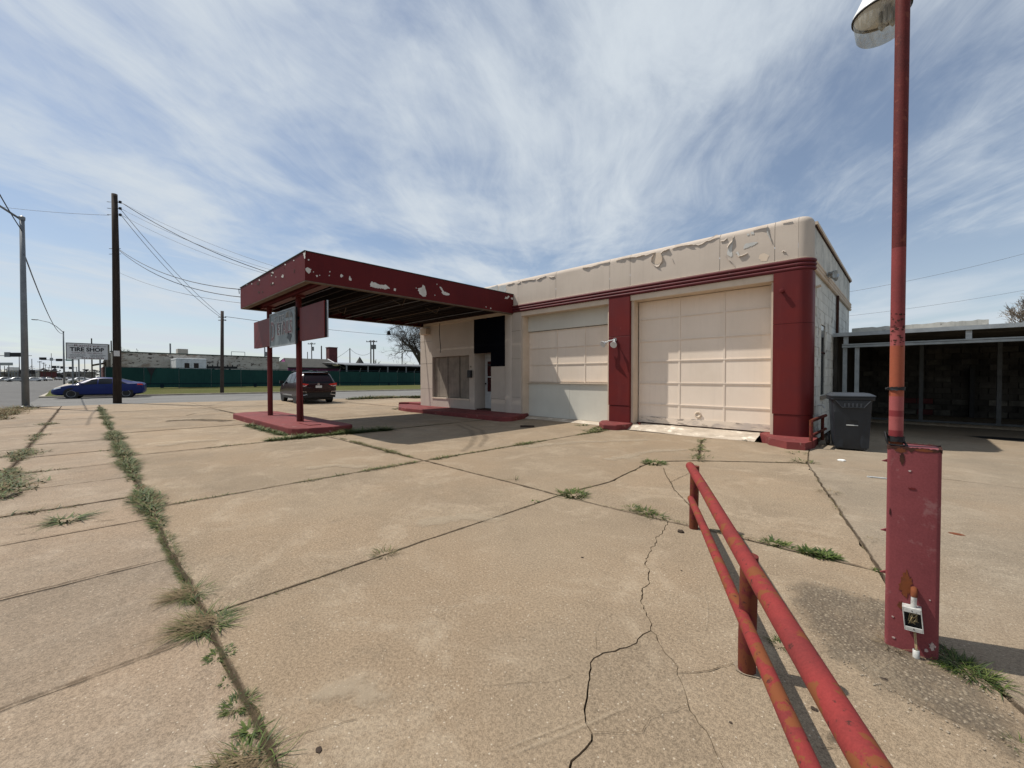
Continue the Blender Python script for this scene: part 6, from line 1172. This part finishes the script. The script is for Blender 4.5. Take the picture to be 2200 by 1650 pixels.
wire('wire sagging to the left of the bare pole above the pink house', AT(725, 768, 90), AT(752, 749, 90), .1, .03); wire('wire sagging to the right of the bare pole above the long shed', AT(752, 749, 90), AT(797, 757, 92), 1.0, .03)

# traffic signals
def mast(label, px0, v0, u_arm, heads, dep, signs=()):
    b = AT(px0, 815, dep); b.z = 0; top = AT(px0, v0, dep); t = thing('traffic_signal', label, 'traffic signal', b, 'mast arm traffic signals')
    part('pole', MB().tube([b, Vector((b.x, b.y, top.z + .4))], .14, 8), 'grey_pole', t); e = AT(u_arm, v0, dep); part('mast_arm', MB().tube([Vector((b.x, b.y, top.z)), e], [.10, .06], 8), 'grey_pole', t)
    ax = (e - top).normalized()
    for u, dv2, w in heads: c = AT(u, v0 + dv2, dep); part('signal_head', MB().obox(c - FWD * .2, ax, w, .18, .27 * dep / 90), 'signal_black', t)
    for u, dv2, w, h_, m in signs: c = AT(u, v0 + dv2, dep); part('sign_plate', MB().obox(c - FWD * .25, ax, w, .03, h_), m, t)
mast('left mast arm with grey sign plate and dark signals, nearest of three', -60, 764, 68, [(40, 0, 1.4), (40, -3.5, 1.4)], 85, [(19, -2, .62, .50, 'grey_pole')])
mast('middle mast arm with signals crossing the second light pole', 170, 773, 88, [(94, -2.5, .70), (129, .5, .62)], 100, [(113, -1, .38, .36, 'grey_steel'), (152, .8, .95, .17, 'street_green')])
mast('farthest mast arm with tiny signals over the traffic', 165, 790, 100, [(117, -1.5, 1.0), (134, -.5, .7), (152, .6, .6)], 210, [(126, -1.5, .7, .6, 'grey_steel')])
# street name sign post in front of the billboard
b = AT(183, 838, 44); b.z = .1; t = thing('street_sign', 'green street name sign on a slim post before the tire shop billboard', 'sign', b); c = AT(182, 752, 44)
part('post', MB().tube([b, Vector((b.x, b.y, c.z))], .035, 6), 'grey_pole', t); part('name_plate', MB().obox(c, RGT, .52, .015, .11), 'street_green', t); part('name_plate', MB().obox(c + Vector((0, 0, .12)), (RGT + FWD * .6), .38, .015, .09), 'street_green', t)
# tire shop billboard
bb = thing('billboard', 'white tire shop billboard with black lettering beside the old brick building', 'billboard', (-52, .2, .4)); bo0, bo1 = PX(142.5, 737, -52), PX(232, 773, -52)
BYa, BYb, BZa, BZb = bo0.y, bo1.y, bo1.z, bo0.z
part('board', box(-52.12, -52.0, BYa, BYb, BZa, BZb), 'sign_white', bb); part('frame', box(-52.14, -51.985, BYa - .04, BYa, BZa - .04, BZb + .04), 'sign_black', bb); part('frame', box(-52.14, -51.985, BYa, BYb, BZb, BZb + .05), 'sign_letter_dark', bb); part('frame', box(-52.35, -51.985, BYb, BYb + .12, BZa - .04, BZb + .04), 'old_wall', bb)
for y in (BYa + .35, BYb - .5): part('leg', MB().tube([(-52.1, y, .2), (-52.1, y, BZa)], .06, 8), 'grey_pole', bb)
bt = lambda body, s, yf, zf, m, sx=1., bold=0.: part('lettering', text_mesh(body, s, m, (-51.99, BYa + (BYb - BYa) * yf, BZa + (BZb - BZa) * zf), (0, 1, 0), (0, 0, 1), sx=sx, bold=bold), m, bb)
bt('Ramirez', .25, .48, .87, 'sign_letter_red', 1.9); bt('TIRE SHOP', .47, .49, .62, 'sign_black', .93, .014); bt('COMPLETE TIRE SERVICE', .145, .49, .40, 'sign_letter_red', 1.18); bt('NEW & USED TIRES', .10, .26, .275, 'sign_letter_dark', 1.1); bt('WHEEL BALANCING', .10, .74, .275, 'sign_letter_dark', 1.1); bt('FLATS REPAIRED', .10, .24, .185, 'sign_letter_dark', 1.1); bt('TIRE ROTATION', .10, .72, .185, 'sign_letter_dark', 1.1); bt('254-644-5034', .20, .62, .075, 'sign_letter_red', 1.25); bt('CALL', .17, .14, .075, 'sign_letter_red', 1.2)
for yf in (.14, .86): part('rule', box(-51.995, -51.985, BYa + (BYb - BYa) * (yf - .10), BYa + (BYb - BYa) * (yf + .10), BZb - .19, BZb - .175), 'sign_letter_dark', bb)

# ================================================================== FAR SIDE OF THE STREET
# green windscreen fence
fn = thing('screen_fence', 'long chain-link fence covered with dark green windscreen along the verge', 'fence', (-50, 20, .3))
F0, F1 = Vector((-50.9, 1.25, .38)), Vector((-48.0, 44, .2)); NF = 17
for k in range(NF):
    a, b = F0.lerp(F1, k / NF), F0.lerp(F1, (k + 1) / NF); d = (b - a).normalized(); nn = Vector((d.y, -d.x, 0)); h_ = 1.93 - .012 * k
    rows = [[a.lerp(b, .01 + .98 * j / 6) + nn * (.03 * math.sin(j * 2 + k)) + Vector((0, 0, z)) for j in range(7)] for z in (.10, .7, 1.3, h_ - .01 * math.sin(k * 5))]
    if k == 1: pts = a.lerp(b, .5)
    part('screen_panel', MB().grid(rows), 'green_screen', fn)
    rows = [[a.lerp(b, .0 + 1.0 * j / 6) + nn * (.045 + .03 * math.sin(j * 2 + k)) + Vector((0, 0, z)) for j in range(7)] for z in (.42, .50)]; part('screen_seam', MB().grid(rows), 'green_band', fn)
    part('post', MB().tube([a - nn * .10 + Vector((0, 0, -.2)), a - nn * .10 + Vector((0, 0, 2.0))], .035, 6), 'grey_pole', fn)
    if k > 7: part('barb_arm', MB().tube([a + Vector((0, 0, 1.95)), a + nn * .25 + Vector((0, 0, 2.25))], .02, 5), 'galv', fn)
    part('top_rail', MB().tube([a + Vector((0, 0, 1.96)), b + Vector((0, 0, 1.96))], .025, 5), 'green_band', fn)
    if k % 3 == 1: part('patch', MB().grid([[a.lerp(b, .45) + nn * .09 + Vector((0, 0, z)), a.lerp(b, .55) + nn * .09 + Vector((0, 0, z))] for z in (.05, .40)]), 'green_band', fn)
a = F0.lerp(F1, 1 / NF * 1.93) ; d = (F1 - F0).normalized(); nn = Vector((d.y, -d.x, 0)); tv = PX(325, 795, a.x).y - a.y
a = a + d * tv; part('torn_gap', MB().add([a - d * .30 + nn * .10 + Vector((0, 0, 1.93)), a + d * .30 + nn * .10 + Vector((0, 0, 1.93)), a + d * .04 + nn * .1 + Vector((0, 0, 1.2)), a - d * .10 + nn * .1 + Vector((0, 0, .15)), a - d * .04 + nn * .1 + Vector((0, 0, 1.2))], [(0, 1, 2, 4), (4, 2, 3)]), 'signal_black', fn)
# old painted brick building
ob = thing('old_brick_building', 'long low building of peeling white painted brick behind the green fence', 'building', (-60, 10, .4)); BXP = -57.0
y0_, y1_ = PX(238, 760, BXP).y, PX(600, 768, BXP).y; zt0, zt1 = PX(238, 756, BXP).z, PX(600, 769, BXP).z
part('front_wall', MB().add([(BXP, y0_, .3), (BXP, y1_, .3), (BXP, y1_, zt1), (BXP, y0_, zt0), (BXP - .3, y0_, .3), (BXP - .3, y1_, .3), (BXP - .3, y1_, zt1), (BXP - .3, y0_, zt0)], [(0, 1, 2, 3), (3, 2, 6, 7), (4, 7, 6, 5), (0, 3, 7, 4), (1, 5, 6, 2)]), 'brick_painted', ob)
part('coping', MB().add([(BXP + .05, y0_ - .05, zt0), (BXP + .05, y1_ + .05, zt1), (BXP + .05, y1_ + .05, zt1 + .10), (BXP + .05, y0_ - .05, zt0 + .10), (BXP - .4, y0_ - .05, zt0), (BXP - .4, y1_ + .05, zt1), (BXP - .4, y1_ + .05, zt1 + .10), (BXP - .4, y0_ - .05, zt0 + .10)], [(0, 1, 2, 3), (3, 2, 6, 7), (4, 7, 6, 5), (0, 3, 7, 4), (1, 5, 6, 2)]), 'cap_dark', ob)
part('street_wall', box(-84, BXP - .302, y0_, y0_ + .3, .3, zt0 - .2), 'old_wall', ob); part('roof', box(-84, BXP - .41, y0_ + .31, y1_, zt1 - .4, zt1 - .3), 'tin', ob)
for x in (BXP - .5, -60.5, -64, -68.5): part('pier', box(x - .3, x, y0_ - .22, y0_ - .002, .3, zt0 - .05), 'old_wall', ob)
for x0 in (-59.9, -63.4, -67.8): part('doorway', box(x0 - 1.2, x0 - .2, y0_ - .05, y0_ - .003, .4, 2.6), 'signal_black', ob)
part('awning', MB().add([(-62.5, y0_ - .1, 3.1), (-75, y0_ - .1, 3.1), (-75, y0_ - 1.2, 2.8), (-62.5, y0_ - 1.2, 2.8)], [(0, 1, 2, 3)]), 'signal_black', ob)
part('red_shopfront', box(-80, -70, y0_ - .25, y0_ - .003, .4, 2.7), 'brick_red', ob)
part('end_return', box(BXP - 6, BXP - .31, y1_ - .3, y1_ - .002, .3, zt1 - .1), 'brick_painted', ob)
for i, (u, v0, v1) in enumerate(((366, 738, 759), (569, 748, 768))):
    y = PX(u, v1, BXP - 1.5).y; part('vent_pipe', MB().tube([(BXP - 1.5, y, 3.4), (BXP - 1.5, y, PX(u, v0, BXP - 1.5).z)], .07, 8), 'grey_pole', ob)
yy0, yy1 = PX(382, 750, BXP - 2).y, PX(404, 750, BXP - 2).y; part('roof_unit', box(BXP - 3.4, BXP - 2, yy0, yy1, 3.5, PX(390, 749.5, BXP - 2).z), 'siding', ob); part('roof_unit_grille', box(BXP - 2, BXP - 1.98, yy0 + .1, yy1 - .1, 3.9, 4.05), 'brick_red', ob)
ya, yb = PX(497, 756, BXP - 1).y, PX(526, 756, BXP - 1).y; zz = PX(510, 756, BXP - 1).z
for y in (ya, yb): part('frame_leg', MB().tube([(BXP - 1, y, 3.5), (BXP - 1, y, zz)], .03, 5), 'grey_pole', ob)
part('frame_bar', MB().tube([(BXP - 1, ya, zz), (BXP - 1, yb, zz)], .03, 5), 'grey_pole', ob)
ya, yb = PX(590, 775, -58).y, PX(618, 775, -58).y
sd = thing('siding_annex', 'small cream annex with horizontal siding at the end of the brick building', 'building', (-58, (ya + yb) / 2, .3)); zt = PX(604, 776.5, -58).z
for k in range(9): part('siding_board', box(-58.2, -58 - .012 * (k % 2), ya, yb, .3 + k * (zt - .3) / 9, .3 + (k + 1) * (zt - .3) / 9 - .012), 'siding', sd)
part('side_wall', box(-63, -58.21, yb - .15, yb, .3, zt), 'siding', sd)
# white box truck behind the fence
tp0, tp1 = PX(378, 772, -53), PX(443.5, 772, -53); zt = PX(410, 770, -53).z
bt_ = thing('box_truck', 'white box truck with two dark rear windows standing behind the green fence', 'truck', (-54.5, (tp0.y + tp1.y) / 2, .4))
part('box_body', box(-58.5, -53, tp0.y, tp1.y, 1.1, zt), 'white_paint', bt_, bevel=.06); part('roof_rim', box(-58.4, -52.98, tp0.y - .02, tp1.y + .02, zt - .14, zt - .06), 'white_paint', bt_)
ym = (tp0.y + tp1.y) / 2
for s_ in (-1, 1):
    part('rear_door', box(-52.995, -52.97, ym + s_ * .02, ym + s_ * .82, 1.15, zt - .25), 'white_paint', bt_, bevel=.01); part('rear_window', box(-52.965, -52.955, ym + s_ * .18, ym + s_ * .58, zt - 1.0, zt - .48), 'dark_glass', bt_, bevel=.02)
part('chassis', box(-60, -53.2, tp0.y + .2, tp1.y - .2, .75, 1.09), 'black_rubber', bt_)
for x in (-54.5, -59.5):
    for y in (tp0.y + .2, tp1.y - .2): part('wheel', MB().lathe([(0, -.14), (.42, -.14), (.45, 0), (.42, .14), (0, .14)], (x, y, .85), 16, 'Y'), 'black_rubber', bt_)
part('cab', box(-60.6, -58.6, tp0.y + .15, tp1.y - .15, 1.0, 2.6), 'white_paint', bt_, bevel=.1)
tr = thing('flat_trailer', 'dark rack trailer standing right of the white truck', 'trailer', (-54, 11, .5)); ya, yb = PX(446, 790, -53.5).y, PX(510, 790, -53.5).y; zz = PX(480, 787, -53.5).z
part('bed', box(-55.5, -53.5, ya, yb, zz - .22, zz), 'signal_black', tr)
for k in range(7): part('stake', box(-53.56, -53.5, ya + (yb - ya) * k / 6 - .05, ya + (yb - ya) * k / 6 + .05, zz, zz + .16), 'signal_black', tr)
for y in (ya + .6, yb - .6): part('support', box(-54.6, -54.3, y, y + .15, .3, zz - .23), 'signal_black', tr)
# pink house with grey roof and the red chimney
PXH = -62; hy0, hy1 = PX(611, 792, PXH).y, PX(736, 792, PXH).y; ze = PX(700, 789, PXH).z; zr = PX(680, 771, PXH - 3).z
ph = thing('pink_house', 'low magenta house with a grey shingle roof behind the fence', 'house', (PXH - 3, (hy0 + hy1) / 2, .4))
part('wall', box(PXH - 6, PXH, hy0 + .5, hy1 - .3, .35, ze), 'pink_wall', ph)
part('roof', MB().add([(PXH + .5, hy0 + .2, ze - .05), (PXH + .5, hy1, ze - .05), (PXH - 3, hy1 - 1.0, zr), (PXH - 3, hy0 + .9, zr), (PXH - 6.5, hy1, ze - .05), (PXH - 6.5, hy0 + .2, ze - .05), (PXH + .5, hy0 + .2, ze - .2), (PXH + .5, hy1, ze - .2)], [(0, 1, 2, 3), (3, 2, 4, 5), (1, 4, 2), (0, 6, 7, 1)]), 'shingle', ph)
part('gable', MB().add([(PXH - .2, hy0 + .5, ze - .1), (PXH - 5.8, hy0 + .5, ze - .1), (PXH - 3, hy0 + .85, zr - .1)], [(0, 1, 2)]), 'pink_wall', ph); part('rake_board', MB().tube([(PXH + .52, hy1, ze - .1), (PXH - 3, hy1 - 1.0, zr + .02)], .07, 4), 'sign_white', ph)
part('porch_roof', MB().add([(PXH + .3, hy0 - 1.6, ze - .9), (PXH + .3, hy0 + 3.4, ze - .35), (PXH + 1.8, hy0 + 3.4, ze - .75), (PXH + 1.8, hy0 - 1.6, ze - 1.15)], [(0, 1, 2, 3)]), 'signal_black', ph)
for k in range(4): part('window', box(PXH + .003, PXH + .02, hy0 + 2.2 + k * 2.2, hy0 + 3.2 + k * 2.2, ze - 1.25, ze - .55), 'dark_glass', ph)
c0, c1 = PX(707, 747, -66), PX(725, 773, -66); part('chimney', box(-67.2, -66, c0.y, c1.y, c1.z - 1.5, c0.z), 'brick_red', ph); part('chimney_cap', box(-67.26, -65.94, c0.y - .06, c1.y + .06, c0.z + .002, c0.z + .12), 'brick_red', ph)
# long open shed
l0, l1 = PX(737, 780, -56), PX(915, 780, -56)
ls = thing('long_shed', 'long low open shed with rusty tin roof and dark interior behind the fence', 'shed', (-58, (l0.y + l1.y) / 2, .3)); zt = l0.z + .05
part('roof', MB().add([(-55.5, l0.y, zt - .25), (-55.5, l1.y + 6, zt - .25), (-63, l1.y + 6, zt + .25), (-63, l0.y, zt + .25), (-55.5, l0.y, zt - .38), (-55.5, l1.y + 6, zt - .38)], [(0, 1, 2, 3), (0, 4, 5, 1)]), 'tin', ls); part('back_wall', box(-63.2, -63, l0.y, l1.y + 6, .3, zt + .1), 'dark_shed', ls)
for k in range(6): y = l0.y + .3 + k * 3.1; part('post', box(-55.8, -55.65, y, y + .15, .3, zt - .38), 'grey_pole', ls)
for k in range(5): y = l0.y + 1.2 + k * 3.1; part('stored_load', box(-60, -59, y, y + 1.6, .35, 2.0 + .3 * (k % 2)), 'dark_shed' if k % 2 else 'old_wall', ls)
part('dish', MB().lathe([(0, .0), (.35, .06), (.55, .2), (.57, .22), (.35, .10), (0, .04)], (-58, l0.y - .1, zt - .45), 14), 'sign_white', ls)
# turret roof behind, far poles
b = AT(773, 790, 120); tu = thing('turret_house', 'far house with a small pointed grey turret roof', 'house', (b.x, b.y, 0)); a_ = AT(773, 766, 120)
part('turret_roof', MB().lathe([(2.2, b.z - .2), (1.3, b.z + 1.2), (0, a_.z)], (b.x, b.y, 0), 8), 'shingle', tu); part('wall', MB().lathe([(2.0, 0), (2.0, b.z - .2)], (b.x, b.y, 0), 8), 'siding', tu); p2 = AT(784, 786, 121); part('roof', MB().add([(p2.x - 3, p2.y - 3, p2.z - 1.2), (p2.x + 3, p2.y + 3, p2.z - 1.2), (p2.x + 1, p2.y + 2, p2.z + .4), (p2.x - 2, p2.y - 1, p2.z + .4)], [(0, 1, 2, 3)]), 'shingle', tu); part('wall', MB().obox((p2.x - .5, p2.y, 1.3), RGT, 4, 1.5, 1.3), 'siding', tu)
def far_pole(label, u, v0, dep, r_=.15, cross=0., tr_=0):
    b = AT(u, 806, dep); b.z = 0; z = AT(u, v0, dep).z; t = thing('far_utility_pole', label, 'utility pole', b, 'far utility poles'); part('shaft', MB().tube([b, Vector((b.x, b.y, z))], [r_, r_ * .75], 6), 'far_pole_wood', t)
    if cross: part('crossarm', MB().obox((b.x, b.y, z - .35), RGT, cross, .07, .07), 'far_pole_wood', t)
    if cross:
        for s_ in (-.9, -.3, .3, .9): part('insulator', MB().obox((b.x + RGT.x * cross * s_, b.y + RGT.y * cross * s_, z - .2), RGT, .05, .05, .12), 'far_pole_wood', t)
    if tr_: part('transformer', MB().lathe([(0, -.5), (.26, -.5), (.26, .45), (0, .5)], (b.x + RGT.x * .3, b.y + RGT.y * .3, z - 1.5), 10), 'grey_pole', t)
far_pole('far pole with crossarm and transformer right of the canopy post', 670, 736, 100, .13, .9, 1); far_pole('short bare pole behind the pink house roof', 661, 756, 110, .12); far_pole('bare pole right of the far transformer pole', 691, 743, 80, .14); far_pole('bare pole between chimney and twin poles', 752, 748, 88, .13)
far_pole('left one of the twin far poles with transformers', 797, 731, 92, .16, 1.0, 1); far_pole('right one of the twin far poles with crossarm', 803, 731, 93, .16, .8, 1); far_pole('thin far pole inside the bare tree', 864, 710, 95, .10, .5); far_pole('far pole with transformer behind the brick building', 569, 746, 90, .12, 0, 1); far_pole('far pole hidden beside the right canopy post', 638, 736, 105, .13, .5)
for i, (u, v, d_, cr_) in enumerate([(10, 786, 160, 0), (69, 771, 150, 0), (86, 776, 170, .9), (94, 779, 185, .8), (98, 783, 205, .6), (111, 759, 190, 0), (42, 765, 140, 0), (105, 789, 240, .8), (157, 778, 120, 0), (198, 727, 75, 0), (240, 732, 72, 0), (14, 792, 220, .5)]):
    far_pole(['far pole left of the mast arm sign', 'far pole right of the near street light', 'first far crossarm pole beyond the traffic', 'second far crossarm pole beyond the traffic', 'leaning far pole behind the second crossarm pole', 'thin tall mast left of the second street light', 'dark sign pylon pole behind the near street light', 'tiny farthest pole above the traffic', 'post under the left end of the billboard', 'dark pipe rising behind the billboard', 'dark pipe rising at the billboard right end', 'tiny pole at the far left edge'][i], u, v, d_, .13, cr_)
# far left businesses
def far_box(name, label, u0, u1, v0, v1, dep, m, cat='building', depth=8., roof=None):
    a, b = AT(u0, v1, dep), AT(u1, v0, dep); c = (a + b) / 2; w = (Vector((b.x, b.y, 0)) - Vector((a.x, a.y, 0))).length / 2; zb = max(-.05, a.z) if cat != 'sign' else a.z
    t = thing(name, label, cat, (c.x, c.y, 0)); part('wall' if cat != 'sign' else 'board', MB().obox((c.x + FWD.x * depth / 2, c.y + FWD.y * depth / 2, (zb + b.z) / 2), RGT, w, depth / 2, (b.z - zb) / 2), m, t)
    if roof: part('roof', MB().obox((c.x + FWD.x * depth / 2, c.y + FWD.y * depth / 2, b.z + .25), RGT, w + .4, depth / 2 + .4, .24), roof, t)
    if cat == 'sign':
        for s_ in (-.6, .6): part('leg', MB().tube([(c.x + RGT.x * w * s_, c.y + RGT.y * w * s_, 0), (c.x + RGT.x * w * s_, c.y + RGT.y * w * s_, zb)], .12, 6), 'grey_pole', t)
    else:
        for k in range(3): part('window', MB().obox((c.x - FWD.x * .02 + RGT.x * w * (-.6 + .6 * k), c.y - FWD.y * .02 + RGT.y * w * (-.6 + .6 * k), zb + (b.z - zb) * .5), RGT, w * .2, .02, (b.z - zb) * .22), 'dark_glass', t)
    return t
far_box('shop_building', 'low dark shop building far left behind the parked cars', -40, 30, 801, 812, 175, 'old_wall', roof='tin'); far_box('shop_building', 'pale low shop front far left with red and blue banners', 14, 42, 796, 812, 190, 'siding', roof='sign_white'); far_box('sign_board', 'black roadside sign board behind the near street light pole', 40, 72, 795, 803, 150, 'signal_black', 'sign', .5)
far_box('sign_board', 'grey oblong sign board at the far left', -6, 25, 779, 785, 150, 'grey_steel', 'sign', .4); far_box('sign_board', 'white banner sign far left', 15, 28, 788.5, 795.5, 160, 'sign_white', 'sign', .3); far_box('sign_board', 'pale banner sign with red print far left', 29, 40, 789, 796, 160, 'plate_white', 'sign', .3)
far_box('shop_building', 'orange brown roofed building beyond the street light pole', 72, 88, 799, 812, 230, 'brick_red', roof='tan_trim'); far_box('shop_building', 'dark low building strip beyond the traffic', 92, 140, 801, 812, 300, 'dark_shed'); far_box('shop_building', 'grey far building right of the second street light', 140, 178, 800, 813, 260, 'old_wall', roof='tin')
# round shrub near the sedan
b = AT(161, 829, 62); b.z = .15; sb = thing('round_shrub', 'round dark green shrub left of the blue sedan', 'shrub', b); mb = MB(); rg = random.Random(6)
for k in range(900):
    d = Vector((rg.gauss(0, 1), rg.gauss(0, 1), abs(rg.gauss(0, .8)))).normalized() * rg.uniform(.55, 1.0); c = b + Vector((d.x * .85, d.y * .85, d.z * .85)); v = [c + Vector((rg.gauss(0, .06), rg.gauss(0, .06), rg.gauss(0, .06))) for _ in range(3)]; mb.add(v, [(0, 1, 2)])
part('foliage', mb, 'shrub_leaf', sb); part('stem', MB().tube([b, b + Vector((0, 0, .5))], .05, 6), 'bark', sb)
